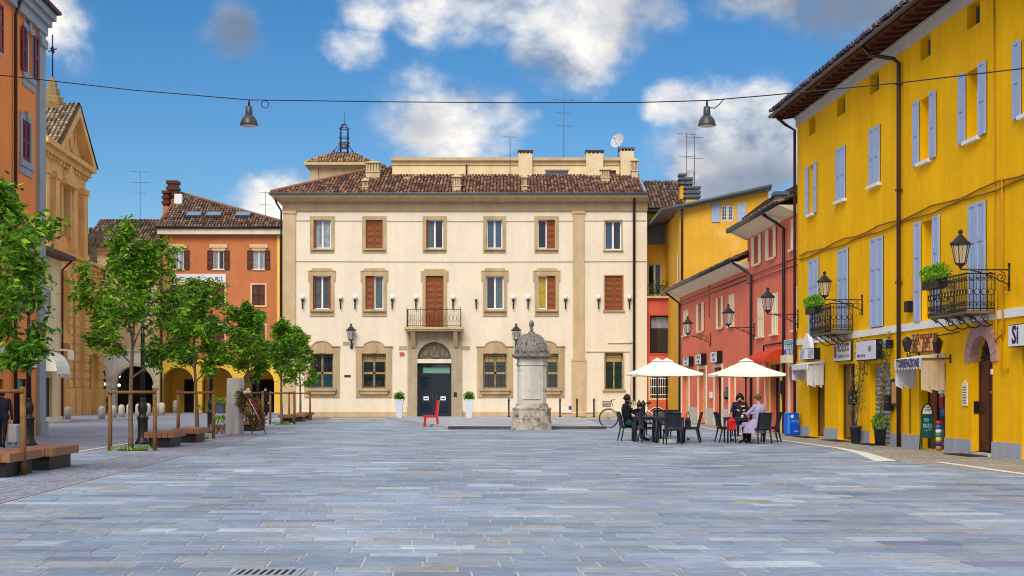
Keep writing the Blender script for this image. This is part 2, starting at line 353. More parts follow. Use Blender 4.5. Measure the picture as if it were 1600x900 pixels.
def ring(mb, F, o, w, n0, n1, mi=0, wb=None):
    s0, s1, z0, z1 = o[:4]; wb = w if wb is None else wb
    mb.fbox(F, s0-w, s0, z0-wb, z1+w, n0, n1, mi); mb.fbox(F, s1, s1+w, z0-wb, z1+w, n0, n1, mi)
    mb.fbox(F, s0, s1, z1, z1+w, n0, n1, mi)
    if wb > 0: mb.fbox(F, s0, s1, z0-wb, z0, n0, n1, mi)
def glazing(F, bld, o, dep=.16, frame=M_wframe, panes=(M_glass, M_glass), fw=.07, name='window', rows=1):
    """window part: frame mesh; its panes are sub-parts"""
    s0, s1, z0, z1 = o[:4]; mb = MB(); k = len(panes); e = .004
    mb.fbox(F, s0+e, s0+fw, z0+e, z1-e, -dep-.05, -dep); mb.fbox(F, s1-fw, s1-e, z0+e, z1-e, -dep-.05, -dep)
    mb.fbox(F, s0+fw, s1-fw, z1-fw, z1-e, -dep-.05, -dep-.002); mb.fbox(F, s0+fw, s1-fw, z0+e, z0+fw*1.2, -dep-.05, -dep-.002)
    w = (s1-s0-2*fw)/k
    for i in range(1, k): x = s0+fw+w*i; mb.fbox(F, x-fw*.75, x+fw*.75, z0+fw*1.2, z1-fw, -dep-.05, -dep+.01)
    for r in range(1, rows): y = z0+(z1-z0)*r/rows; mb.fbox(F, s0+fw, s1-fw, y-fw*.4, y+fw*.4, -dep-.045, -dep-.006)
    win = mb.build(name, frame, bld)
    for i, pm in enumerate(panes):
        a = s0+fw+w*i+(fw*.75 if i else 0); b = s0+fw+w*(i+1)-(fw*.75 if i < k-1 else 0)
        MB().fbox(F, a, b, z0+fw*1.2, z1-fw, -dep-.035, -dep-.025).build('pane', pm, win)
    return win
def sill(F, win, o, mat, w=.1, h=.07, out=.1, name='sill'):
    s0, s1, z0, z1 = o[:4]; return MB().fbox(F, s0-w, s1+w, z0-h, z0-.002, -.02, out).build(name, mat, win)
def shutter_mesh(F, a, b, z0, z1, n, th=.045, style='panel'):
    mb = MB(); sw = min(.09, (b-a)*.2)
    mb.fbox(F, a, a+sw, z0, z1, n, n+th); mb.fbox(F, b-sw, b, z0, z1, n, n+th)
    if style == 'panel':
        k = max(2, round((z1-z0)/.8)); h = (z1-z0)/k
        for i in range(k+1):
            y = z0+h*i; mb.fbox(F, a+sw, b-sw, max(z0, y-.07), min(z1, y+.07), n, n+th-.003)
        for i in range(k): mb.fbox(F, a+sw, b-sw, z0+h*i+.07, z0+h*(i+1)-.07, n, n+th-.022)
    else:
        for y in (z0, (z0+z1)/2-.05, z1-.1): mb.fbox(F, a+sw, b-sw, y, y+.1, n, n+th-.003)
        k = int((z1-z0)/.075)
        for i in range(k):
            y = z0+.03+(z1-z0-.06)*i/k; P = F.P
            mb.add([P(a+sw, y, n+th-.008), P(b-sw, y, n+th-.008), P(b-sw, y+.07, n+.006), P(a+sw, y+.07, n+.006)], [(0, 1, 2, 3)])
    return mb
def shutters(F, win, o, mat, state='open', style='panel', n=None):
    s0, s1, z0, z1 = o[:4]; w = (s1-s0)/2
    if state == 'open':
        nn = .03 if n is None else n
        shutter_mesh(F, s0-w-.02, s0-.02, z0-.02, z1+.02, nn, style=style).build('shutter', mat, win); shutter_mesh(F, s1+.02, s1+w+.02, z0-.02, z1+.02, nn, style=style).build('shutter', mat, win)
    elif state == 'closed':
        nn = -.03 if n is None else n
        shutter_mesh(F, s0+.005, s0+w-.006, z0+.01, z1-.01, nn, style=style).build('shutter', mat, win); shutter_mesh(F, s0+w+.006, s1-.005, z0+.01, z1-.01, nn, style=style).build('shutter', mat, win)
    elif state == 'left': shutter_mesh(F, s0+.005, s0+w*.95, z0+.01, z1-.01, -.1 if n is None else n, style=style).build('shutter', mat, win)
    elif state == 'right': shutter_mesh(F, s1-w*.95, s1-.005, z0+.01, z1-.01, -.1 if n is None else n, style=style).build('shutter', mat, win)
TILES = [lin(142, 102, 86), lin(122, 90, 80), lin(158, 120, 98), lin(100, 76, 70), lin(136, 110, 98), lin(168, 136, 114), lin(90, 72, 70)]
TILESD = [lin(112, 96, 86), lin(94, 80, 74), lin(128, 110, 96), lin(80, 68, 64), lin(120, 90, 76), lin(140, 124, 108)]
def tiles(mb, O, e, up, L, W_, inside=lambda a, b: True, pitch=.22, course=.36, pal=TILES, seed=1):
    """Barrel tiles in columns up the slope, each its own half-round shell, lapping the one below."""
    rnd = random.Random(seed); O = Vector(O); e = Vector(e).normalized(); up = Vector(up).normalized(); nn = e.cross(up)
    r = pitch*.40
    for i in range(int(L/pitch)):
        a = (i+.5)*pitch
        for j in range(int(W_/course)+1):
            b = j*course
            if not inside(a, b+course/2): continue
            j0 = rnd.uniform(-.018, .018); c = O+e*(a+j0)+up*(b+rnd.uniform(-.02, .02)); lift = .012+rnd.uniform(0, .012)
            col = rnd.choice(pal); k = rnd.uniform(.9, 1.4); col = (col[0]*k, col[1]*k, col[2]*k, 1); vs = []
            for (t, rr, hh) in ((-.05, r*1.08, .035+lift), (course, r*.86, .012)):
                for q in range(5):
                    an = pi*q/4; vs.append(c+up*t+e*(-cos(an)*rr)+nn*(sin(an)*rr+hh))
            mb.add(vs, [(q, q+1, 6+q, 5+q) for q in range(4)]+[(0, 1, 2, 3, 4)[::-1]], 0, col, False)
    return mb
def chimney(parent, x0, x1, y0, y1, z0, z1, mat, cap='vent', capmat=None):
    mb = MB(); h = z1-z0
    if cap == 'vent':
        zt = z0+h*.55; mb.box(x0, x1, y0, y1, z0, zt); w = (x1-x0)
        mb.box(x0-.05, x1+.05, y0-.05, y1+.05, zt, zt+.06)
        for i in range(5):
            a = x0+w*(i+.1)/5; mb.box(a, a+w*.1, y0+.02, y0+.1, zt+.06, z1-.14)
        mb.box(x0+.02, x1-.02, y0+.14, y1, zt+.06, z1-.14); mb.box(x0-.06, x1+.06, y0-.06, y1+.06, z1-.14, z1-.07)
        cx, cy = (x0+x1)/2, (y0+y1)/2; mb.hexa([(x0-.02, y0-.02, z1-.07), (x1+.02, y0-.02, z1-.07), (x1+.02, y1, z1-.07), (x0-.02, y1, z1-.07), (cx-.05, cy-.05, z1+.06), (cx+.05, cy-.05, z1+.06), (cx+.05, cy+.05, z1+.06), (cx-.05, cy+.05, z1+.06)])
    elif cap == 'slab':
        mb.box(x0, x1, y0, y1, z0, z1-.22); w = x1-x0
        for i in range(4): mb.box(x0+w*(i+.05)/4, x0+w*(i+.35)/4, y0+.02, y1-.02, z1-.22, z1-.1)
    elif cap == 'stack':
        mb.box(x0, x1, y0, y1, z0, z0+h*.5)
    o = mb.build('chimney', mat, parent)
    if cap == 'slab': MB().box(x0-.06, x1+.06, y0-.06, y1+.06, z1-.1, z1).build('chimney_cap', capmat or M_pipe, o)
    if cap == 'stack':
        m2 = MB(); zt = z0+h*.5; k = 3; hh = h*.5/k
        for i in range(k): m2.box(x0-.08, x1+.08, y0-.08, y1+.08, zt+hh*i+hh*.5, zt+hh*(i+1)); m2.box(x0+.02, x1-.02, y0+.02, y1-.02, zt+hh*i, zt+hh*i+hh*.5)
        m2.build('chimney_cap', capmat or M_zinc, o)
    return o
def antenna(base, h, label, bars=3, seed=0):
    r = random.Random(seed); t = thing('roof_antenna', base, label, 'antenna'); b = Vector(base)
    MB().tube([b, b+Vector((0, 0, h))], .022, 5).build('mast', M_zinc, t)
    for i in range(bars):
        z = h*(.55+.42*i/max(1, bars-1)) if bars > 1 else h*.95; w = r.uniform(.25, .6)*h/3; mb = MB(); c = b+Vector((0, 0, z))
        mb.tube([c+Vector((-w, 0, .02)), c+Vector((w, .1, -.02))], .014, 5)
        for k in range(5): q = c+Vector((-w+2*w*k/4, 0, 0)); mb.tube([q+Vector((0, -.2, 0)), q+Vector((0, .2, 0))], .008, 4)
        mb.build('aerial', M_zinc, t)
    return t
def pipe(parent, pts, r, mat, name='drainpipe'): return MB().tube(pts, r, 8).build(name, mat, parent)
def scroll(c, e, up, r, turns=1.4, n=16, a0=0, sgn=1):
    c = Vector(c); return [c+(Vector(e)*cos(a0+sgn*turns*2*pi*i/n)+Vector(up)*sin(a0+sgn*turns*2*pi*i/n))*r*(1-.75*i/n) for i in range(n+1)]
def lantern_body(t, c, s=1.0, name_pref=''):
    """hexagonal street lantern hanging glass; c is the bottom centre"""
    c = Vector(c); R0, R1, h = .12*s, .215*s, .44*s; fr = MB(); seg = 6
    for k in range(seg):
        a = 2*pi*k/seg; fr.tube([c+Vector((R0*cos(a), R0*sin(a), 0)), c+Vector((R1*cos(a), R1*sin(a), h))], .012*s, 4)
    for (r, z) in ((R0, 0), (R1, h)): fr.tube([c+Vector((r*cos(2*pi*k/seg), r*sin(2*pi*k/seg), z)) for k in range(seg+1)], .014*s, 4)
    fr.lathe(c+Vector((0, 0, -.12*s)), [(.02*s, 0), (.03*s, .03*s), (.05*s, .06*s), (.11*s, .1*s), (R0, .12*s)], 8); fr.build('frame', M_iron, t)
    g = MB()
    for k in range(seg):
        a, b = 2*pi*(k+.06)/seg, 2*pi*(k+.94)/seg
        q = MB(); q.add([c+Vector((R0*.95*cos(a), R0*.95*sin(a), .01)), c+Vector((R0*.95*cos(b), R0*.95*sin(b), .01)), c+Vector((R1*.95*cos(b), R1*.95*sin(b), h-.01)), c+Vector((R1*.95*cos(a), R1*.95*sin(a), h-.01))], [(0, 1, 2, 3)])
        q.build('pane', M_lglass, t)
    MB().lathe(c+Vector((0, 0, h)), [(R1*1.18, 0), (R1*1.18, .03*s), (R1*.8, .09*s), (R1*.55, .15*s), (.07*s, .2*s), (.05*s, .22*s), (.035*s, .25*s), (.06*s, .28*s), (.06*s, .31*s), (.015*s, .35*s)], 6, smooth=False).build('cap', M_iron, t)
def clearglass(name, rgb, tr=.75):
    m = bpy.data.materials.new(name); m.use_nodes = True; N, L = nodes(m); b = N['Principled BSDF']; b.inputs['Base Color'].default_value = rgb; b.inputs['Roughness'].default_value = .08
    t = N.new('ShaderNodeBsdfTransparent'); t.inputs[0].default_value = (.93, .95, .95, 1); x = N.new('ShaderNodeMixShader'); x.inputs[0].default_value = tr
    L.new(b.outputs[0], x.inputs[1]); L.new(t.outputs[0], x.inputs[2]); L.new(x.outputs[0], N['Material Output'].inputs['Surface']); return m
M_lglass = clearglass('lantern_glass', (.7, .75, .78, 1))
def bracket_lantern(wallp, arm_dir, L_, label, s=1.0, drop=.0):
    """wrought bracket out of a wall with a lantern standing on its end; wallp = where the arm's top bar meets the wall"""
    t = thing('wall_lantern', wallp, label, 'lantern', 'bracket lanterns on the right facades'); w = Vector(wallp); d = Vector(arm_dir).normalized(); Z = Vector((0, 0, 1)); end = w+d*L_
    MB().tube([w+Z*.12, w-Z*.42*s], .022, 6).tube([w+Z*.1-d*.01, w+Z*.16], .035, 6).tube([w-Z*.42*s, w-Z*.48*s], .03, 6).build('wall_plate', M_iron, t)
    MB().tube([w, end], .017, 6).build('arm', M_iron, t)
    mb = MB(); mb.tube([w-Z*.34*s]+[w+d*(L_*.8*q)-Z*(.34*s*(1-q)**1.5+.02) for q in (.15, .3, .45, .6, .75, .9, 1)], .014, 5)
    mb.tube(scroll(w+d*.2-Z*.17*s, d, Z, .13*s, 1.5, 18, pi/2), .012, 5); mb.tube(scroll(w+d*.45-Z*.11*s, d, Z, .085*s, 1.4, 14, 0, -1), .011, 5)
    mb.tube(scroll(w+d*.06-Z*.42*s, d, Z, .07*s, 1.2, 12, pi/2), .01, 5); mb.tube(scroll(w+d*.68-Z*.05*s, d, Z, .05*s, 1.2, 10, 0), .009, 4)
    mb.build('scrollwork', M_iron, t); lantern_body(t, end+Z*.13*s, s); return t
# ------------------------------------------------------------------ ground
K = -.0623                                    # the square's long direction: X = X0 + K*Y
def line(x0, y): return x0+K*y
M_ground = mk('porphyry_setts', lin(140, 136, 146), .8, .22, 1.2, .5, 9, fine=.3, spec=.25)
def setts(name, rgb, scale, var):
    m = mk(name, lin(*rgb), .75, var, .5, 0, fine=.12, spec=.25); N, L = nodes(m); b = N['Principled BSDF']
    geo = N.new('ShaderNodeNewGeometry'); vo = N.new('ShaderNodeTexVoronoi'); vo.inputs['Scale'].default_value = scale; vo.feature = 'F1'; L.new(geo.outputs['Position'], vo.inputs['Vector'])
    src = b.inputs['Base Color'].links[0].from_socket
    hv = N.new('ShaderNodeMixRGB'); hv.blend_type = 'MULTIPLY'; hv.inputs[0].default_value = .45; L.new(src, hv.inputs[1])
    bw = N.new('ShaderNodeSeparateColor'); L.new(vo.outputs['Color'], bw.inputs[0]); mr = N.new('ShaderNodeMapRange'); mr.inputs[3].default_value = .45; mr.inputs[4].default_value = 1.35; L.new(bw.outputs[0], mr.inputs[0])
    L.new(mr.outputs[0], hv.inputs[2]); ed = N.new('ShaderNodeTexVoronoi'); ed.feature = 'DISTANCE_TO_EDGE'; ed.inputs['Scale'].default_value = scale; L.new(geo.outputs['Position'], ed.inputs['Vector'])
    m2 = N.new('ShaderNodeMapRange'); m2.inputs[2].default_value = .12; m2.inputs[3].default_value = .5; m2.inputs[4].default_value = 1; L.new(ed.outputs['Distance'], m2.inputs[0])
    v = N.new('ShaderNodeVectorMath'); v.operation = 'SCALE'; L.new(hv.outputs[0], v.inputs[0]); L.new(m2.outputs[0], v.inputs['Scale']); L.new(v.outputs[0], b.inputs['Base Color'])
    bp = N.new('ShaderNodeBump'); bp.inputs['Strength'].default_value = .5; bp.inputs['Distance'].default_value = .02; L.new(m2.outputs[0], bp.inputs['Height']); L.new(bp.outputs[0], b.inputs['Normal']); return m
M_set_r = setts('grey_cobbles', (172, 166, 156), 9, .2)
M_set_l = setts('purple_porphyry_setts', (152, 158, 178), 9, .2)
g = MB().box(-900, 900, -60, 1500, -.6, -.03).build('ground', M_ground); g['kind'] = 'structure'
STRIP = [G(1040, 661), G(1075, 664), G(1100, 668), G(1215, 687), G(1310, 700), G(1345, 707.5), G(1385, 721)]
STRIP2 = [G(1466, 722), G(1600, 741), G(1760, 763)]
def xr_at(y):
    pts = [(p.x, p.y) for p in STRIP]+[(STRIP2[0].x-.3, STRIP2[0].y-.4)]+[(p.x, p.y) for p in STRIP2[1:]]
    pts.sort(key=lambda p: p[1])
    if y <= pts[0][1]: return pts[0][0]+.3
    for a, b in zip(pts, pts[1:]):
        if a[1] <= y <= b[1]: return a[0]+(b[0]-a[0])*(y-a[1])/(b[1]-a[1])
    return pts[-1][0]
# cobbled verge on the right and sett road on the left
mb = MB(); ys = [8+i*2 for i in range(50)]
for y0, y1 in zip(ys, ys[1:]): mb.add([(xr_at(y0)-.25, y0, 0), (40, y0, 0), (40, y1, 0), (xr_at(y1)-.25, y1, 0)], [(0, 1, 2, 3)])
o = mb.build('cobbled_verge', M_set_r); o['kind'] = 'structure'
mb = MB(); mb.add([(line(-8.9, 5), 5, 0), (-80, 5, 0), (-80, 170, 0), (line(-8.9, 170), 170, 0)], [(3, 2, 1, 0)][:1]); o = mb.build('sett_road', M_set_l); o['kind'] = 'structure'
mb = MB(); mb.add([(line(-5.74, 5)+.0, 5, .001), (line(-7.2, 5), 5, .001), (line(-7.2, 84), 84, .001), (line(-5.74, 84), 84, .001)], [(3, 2, 1, 0)]); o = mb.build('sett_path', M_set_l); o['kind'] = 'structure'
def ribbon(pts, w, z, mat, name, parent=None):
    mb = MB(); L_ = [];
    for i, p in enumerate(pts):
        t = (pts[min(i+1, len(pts)-1)]-pts[max(i-1, 0)]).normalized(); nn = Vector((-t.y, t.x, 0)); ww = w[i] if isinstance(w, list) else w
        L_.append((p+nn*ww/2, p-nn*ww/2))
    for (a, b), (c, d) in zip(L_, L_[1:]):
        q = [Vector((x.x, x.y, z)) for x in (b, d, c, a)]; mb.add(q, [(0, 1, 2, 3)])
        mb.add([Vector((x.x, x.y, z)) for x in (b, a)]+[Vector((x.x, x.y, z-.02)) for x in (b, a)], [(0, 1, 3, 2)])
    o = mb.build(name, mat, parent); o['kind'] = 'structure'; return o
M_marble = mk('white_border_stone', lin(226, 226, 224), .6, .12, 3, .1)
ribbon(STRIP, [.16, .16, .16, .18, .22, .34, .5], .006, M_marble, 'kerb_strip'); ribbon(STRIP2, .2, .006, M_marble, 'kerb_strip')
ribbon([Vector((line(-8.9, y), y, 0)) for y in (8, 20, 40, 60, 90)], .14, .006, M_marble, 'kerb_strip')
# the square: bed and slabs
mb = MB()
for y0, y1 in zip(ys[:40], ys[1:41]):
    mb.add([(line(-5.74, y0), y0, -.006), (xr_at(y0), y0, -.006), (xr_at(y1), y1, -.006), (line(-5.74, y1), y1, -.006)], [(0, 1, 2, 3)])
mb.add([(line(-8.95, 8), 8, -.006), (line(-7.15, 8), 8, -.006), (line(-7.15, 88), 88, -.006), (line(-8.95, 88), 88, -.006)], [(0, 1, 2, 3)])
piazza = mb.build('piazza_paving', M_mortar); piazza['kind'] = 'structure'
rs = random.Random(11)
BLUE = [lin(138, 156, 182), lin(146, 163, 188), lin(134, 150, 174), lin(150, 166, 190), lin(142, 156, 176), lin(136, 155, 184), lin(152, 166, 186)]
def stonecol(patch):
    q = rs.random()
    if q < .06: c = lin(176, 190, 208)
    elif q < .075: c = lin(164, 162, 160)
    elif q < .08: c = lin(162, 150, 142)
    elif q < .10: c = lin(122, 130, 160)
    elif q < .22: c = lin(156, 164, 176)
    else: c = rs.choice(BLUE)
    k = rs.uniform(.92, 1.10)*patch*1.06; return (c[0]*k, c[1]*k, c[2]*k, 1)
def slab(mb, x0, x1, y0, y1, z, col):
    b = .006; sh = K; q = lambda x, y, zz: (x+sh*(y-y0), y, zz); tz = [z+rs.uniform(-.0025, .0025) for _ in range(4)]
    t = rs.uniform(-.003, .003)
    mb.add([q(x0, y0, z-.009), q(x1, y0, z-.009), q(x1, y1, z-.009), q(x0, y1, z-.009), q(x0+b, y0+b, tz[0]), q(x1-b, y0+b, tz[1]), q(x1-b, y1-b, tz[2]), q(x0+b, y1-b, tz[3])],
           [(4, 5, 6, 7), (0, 1, 5, 4), (1, 2, 6, 5), (2, 3, 7, 6), (3, 0, 4, 7)], 0, col)
far = MB(); near = []; y = 9.8
import mathutils.noise as mn
while y < 84:
    d = rs.choice((.28, .32, .34, .38, .42)); gap = .014
    for (xa, xb) in ((line(-5.70, y), xr_at(y+d/2)-.08), (line(-8.8, y), line(-7.22, y))):
        x = xa-rs.uniform(0, .0)
        while x < xb-.15:
            w = rs.choice((.42, .55, .6, .7, .8, 1.0))*rs.uniform(.9, 1.1); w = min(w, xb-x)
            if xb-(x+w) < .25: w = xb-x
            patch = 1+.22*mn.noise(Vector((x*.35, y*.22, 2)))
            vis = abs(x+w/2)/y < 800/FPX+.02 and y+d > 11.3
            if vis and len(near) < 300 and xa > -10 and xa == xa and y < 30 and x > line(-5.75, y)-.01:
                m = MB(); slab(m, x+gap/2, x+w-gap/2, y+gap/2, y+d-gap/2, .0, stonecol(patch)); near.append(m)
            else: slab(far, x+gap/2, x+w-gap/2, y+gap/2, y+d-gap/2, .0, stonecol(patch))
            x += w
    y += d
for m in near: m.build('paving_slab', M_slab, piazza)
far.build('distant_paving', M_slab, piazza, 'stuff')
# raised pavement round the pedestal up to the town hall
pl0, pl1 = G(700, 671), G(948, 671); PY = pl0.y
mb = MB(); xl = pl0.x; xrp = pl1.x
mb.hexa([(xl, PY, -.02), (xrp, PY+.3, -.02), (xrp+.0, 86, -.02), (xl+K*27-3.5, 86, -.02), (xl, PY, .115), (xrp, PY+.3, .115), (xrp, 86, .115), (xl+K*27-3.5, 86, .115)])
plat = mb.build('raised_pavement', M_mortar); plat['kind'] = 'structure'
for i in range(9):
    a, b = xl+(xrp-xl)*i/9, xl+(xrp-xl)*(i+1)/9
    if a < G(799, 671).x+.9 and b > G(863, 671).x-.9 and False: continue
    c = rs.choice([lin(84, 82, 78), lin(98, 96, 92), lin(74, 72, 72), lin(106, 102, 94)])
    m = MB(); y0 = PY+.3*i/9-.03; m.hexa([(a+.006, y0, -.02), (b-.006, y0+.03, -.02), (b-.006, y0+.35, -.02), (a+.006, y0+.35, -.02), (a+.006, y0, .128), (b-.006, y0+.03, .128), (b-.006, y0+.35, .128), (a+.006, y0+.35, .128)], 0, c)
    m.build('kerb_stone', M_slab, plat)
mb = MB(); y = PY+.35
while y < 85.6:
    d = .45; x = xl+.02+K*(y-PY)-3.5*(y-PY)/27; xe = xrp-.02
    while x < xe-.2:
        w = min(rs.uniform(.6, 1.3), xe-x); c = rs.choice([lin(168, 178, 196), lin(182, 188, 200), lin(158, 168, 188), lin(196, 198, 202)]); slab(mb, x+.006, x+w-.006, y+.006, y+d-.006, .13, c); x += w
    y += d
mb.build('pavement_slabs', M_slab, plat, 'stuff')
# drain grate
gc = G(415, 897); dg_ = thing('drain_grate', gc, 'small steel drain grate set flush in the near paving', 'grate')
m = MB(); 
for q in (-1, 1): m.box(gc.x+q*.28-.015, gc.x+q*.28+.015, gc.y-.16, gc.y+.3, -.004, .012); 
m.box(gc.x-.265, gc.x+.265, gc.y-.16, gc.y-.13, -.004, .012); m.box(gc.x-.265, gc.x+.265, gc.y+.27, gc.y+.3, -.004, .012); M_steel = mk('grate_steel', lin(150, 160, 176), .5, .2, 6); m.build('frame', M_steel, dg_)
for i in range(9):
    x = gc.x-.24+.06*i; MB().box(x-.014, x+.014, gc.y-.13, gc.y+.27, -.004, .010).build('bar', M_steel, dg_)
MB().box(gc.x-.26, gc.x+.26, gc.y-.125, gc.y+.265, -.004, .004).build('pit', M_dark, dg_)
# ------------------------------------------------------------------ town hall
HY = 86.1; FH = Fac((0, HY), (1, 0)); hs_ = lambda u: FH.S(u); hz = lambda v: FH.Z(0, v)
hall = thing('town_hall', (hs_(725), HY, .13), 'cream three-storey town hall with balcony portal and red tiled hip roof', 'building')
R3 = [(490, 517), (571.5, 598), (666, 692.5), (760.5, 785), (840.5, 867)]
R2 = [(489, 517), (571, 599), (665, 693), (759.5, 787), (840.5, 868)]
R1 = [(485, 521), (565.5, 603), None, (755, 792), (835, 872.5)]
ops = []
o3 = [FH.R(a, b, 343.5, 388.5) for a, b in R3]; o2 = [FH.R(a, b, 431, 511 if i == 2 else 483.5) for i, (a, b) in enumerate(R2)]
o1 = [FH.R(r[0], r[1], 552.5, 607) if r else None for r in R1]
w3, w2, w1 = FH.R(945, 971, 345, 390.5), FH.R(945, 973, 431, 485), FH.R(945.5, 973.5, 551, 609)
odoor = (hs_(652), hs_(705.5), .1, hz(567)); olun = (hs_(652), hs_(705.5), hz(561), hz(561)+(hs_(705.5)-hs_(652))/2, 'arch')
ops = o3+o2+[o for o in o1 if o]+[w3, w2, w1, odoor, olun]
SL, SR = hs_(442), hs_(1011)
wall(MB(), FH, SL, SR, .0, hz(316), ops, .32, 0, 16).build('wall', M_cream, hall)
def ear_surround(o, wd, top=.42, win=None, flat=False):
    s0, s1, z0, z1 = o; mb = MB(); w = wd
    mb.fbox(FH, s0-w, s0-.001, z0-.42, z1, 0, .06); mb.fbox(FH, s1+.001, s1+w, z0-.42, z1, 0, .06); mb.fbox(FH, s0, s1, z0-.42, z0-.14, 0, .055)
    mb.fbox(FH, s0-w-.09, s1+w+.09, z1+.001, z1+.30, 0, .062)
    mb.fbox(FH, s0-w-.09, s0-w-.001, z1-.34, z1, 0, .058); mb.fbox(FH, s1+w+.001, s1+w+.09, z1-.34, z1, 0, .058)
    mb.fbox(FH, s0-.16, s1+.16, z1+.301, z1+.36, 0, .064); mb.fbox(FH, s0-.06, s1+.06, z1+.361, z1+.46, 0, .066)
    mb.fbox(FH, s0-w-.11, s1+w+.11, z1+.285, z1+.315, .063, .09); return mb.build('surround', M_tan, win)
# second floor
panes3 = [(M_curt, M_curt), (M_glass, M_glass), (M_curtd, M_glass), (M_glassb, M_glassb), (M_glass, M_glass)]; sh3 = ['left', 'closed', None, None, 'right']
for i, o in enumerate(o3):
    wv = glazing(FH, hall, o, .2, M_wframe, panes3[i]); m = MB(); ring(m, FH, o, .22, 0, .05, 0, .26); m.build('surround', M_tan, wv)
    sill(FH, wv, o, M_tan, .16, .1, .16)
    if sh3[i] == 'closed': shutters(FH, wv, o, M_wood, 'closed', 'louver', -.12)
    elif i == 0: MB().fbox(FH, o[0]+.005, o[0]+.12, o[2], o[3], -.3, -.08).build('shutter', M_wood, wv)
    elif i == 2: MB().fbox(FH, o[0]+.005, o[0]+.09, o[2], o[3], -.3, -.08).build('shutter', M_wood, wv)
    elif sh3[i]: shutters(FH, wv, o, M_wood, sh3[i], 'louver', -.14)
wv = glazing(FH, hall, w3, .2, M_wframe, (M_glassb, M_glass)); m = MB(); ring(m, FH, w3, .07, 0, .03, 0, .0); m.build('surround', M_tan, wv); sill(FH, wv, w3, M_tan, .12, .08, .12)
# first floor
panes2 = [(M_curtd, M_curtd), (M_glass, M_curtd), (M_glass, M_glass), (M_glass, M_curtd), (M_yc := mk('yellow_curtain_glass', lin(206, 176, 60, .8), .15, .3, 4), M_yc)]; sh2 = ['both', 'left', 'closed', None, 'right']
for i, o in enumerate(o2):
    wv = glazing(FH, hall, o, .2, M_wframe, panes2[i])
    if i != 2: ear_surround(o, .20, win=wv); sill(FH, wv, o, M_tan, .14, .13, .2)
    else:
        s0, s1, z0, z1 = o; mb = MB(); mb.fbox(FH, s0-.2, s0-.001, z0, z1, 0, .06); mb.fbox(FH, s1+.001, s1+.2, z0, z1, 0, .06); mb.fbox(FH, s0-.29, s1+.29, z1+.001, z1+.3, 0, .062); mb.fbox(FH, s0-.29, s0-.201, z1-.34, z1, 0, .058); mb.fbox(FH, s1+.201, s1+.29, z1-.34, z1, 0, .058); mb.fbox(FH, s0-.1, s1+.1, z1+.301, z1+.42, 0, .064); mb.build('surround', M_tan, wv)
    st = sh2[i]
    if st == 'both':
        for a, b in ((o[0]+.005, o[0]+.11), (o[1]-.11, o[1]-.005)): MB().fbox(FH, a, b, o[2], o[3], -.3, -.08).build('shutter', M_wood, wv)
    elif st == 'closed': shutters(FH, wv, o, M_wood, 'closed', 'louver', -.12); MB().fbox(FH, o[0]+.06, o[1]-.06, o[2]+.05, o[2]+.95, -.075, -.06).build('lower_panel', M_wood, wv)
    elif st: shutters(FH, wv, o, M_wood, st, 'louver', -.14)
wv = glazing(FH, hall, w2, .2, M_wframe, (M_glass, M_glass)); m = MB(); ring(m, FH, w2, .07, 0, .03, 0, 0); m.build('surround', M_tan, wv); sill(FH, wv, w2, M_tan, .12, .08, .12); shutters(FH, wv, w2, M_wood, 'closed', 'louver', -.12)
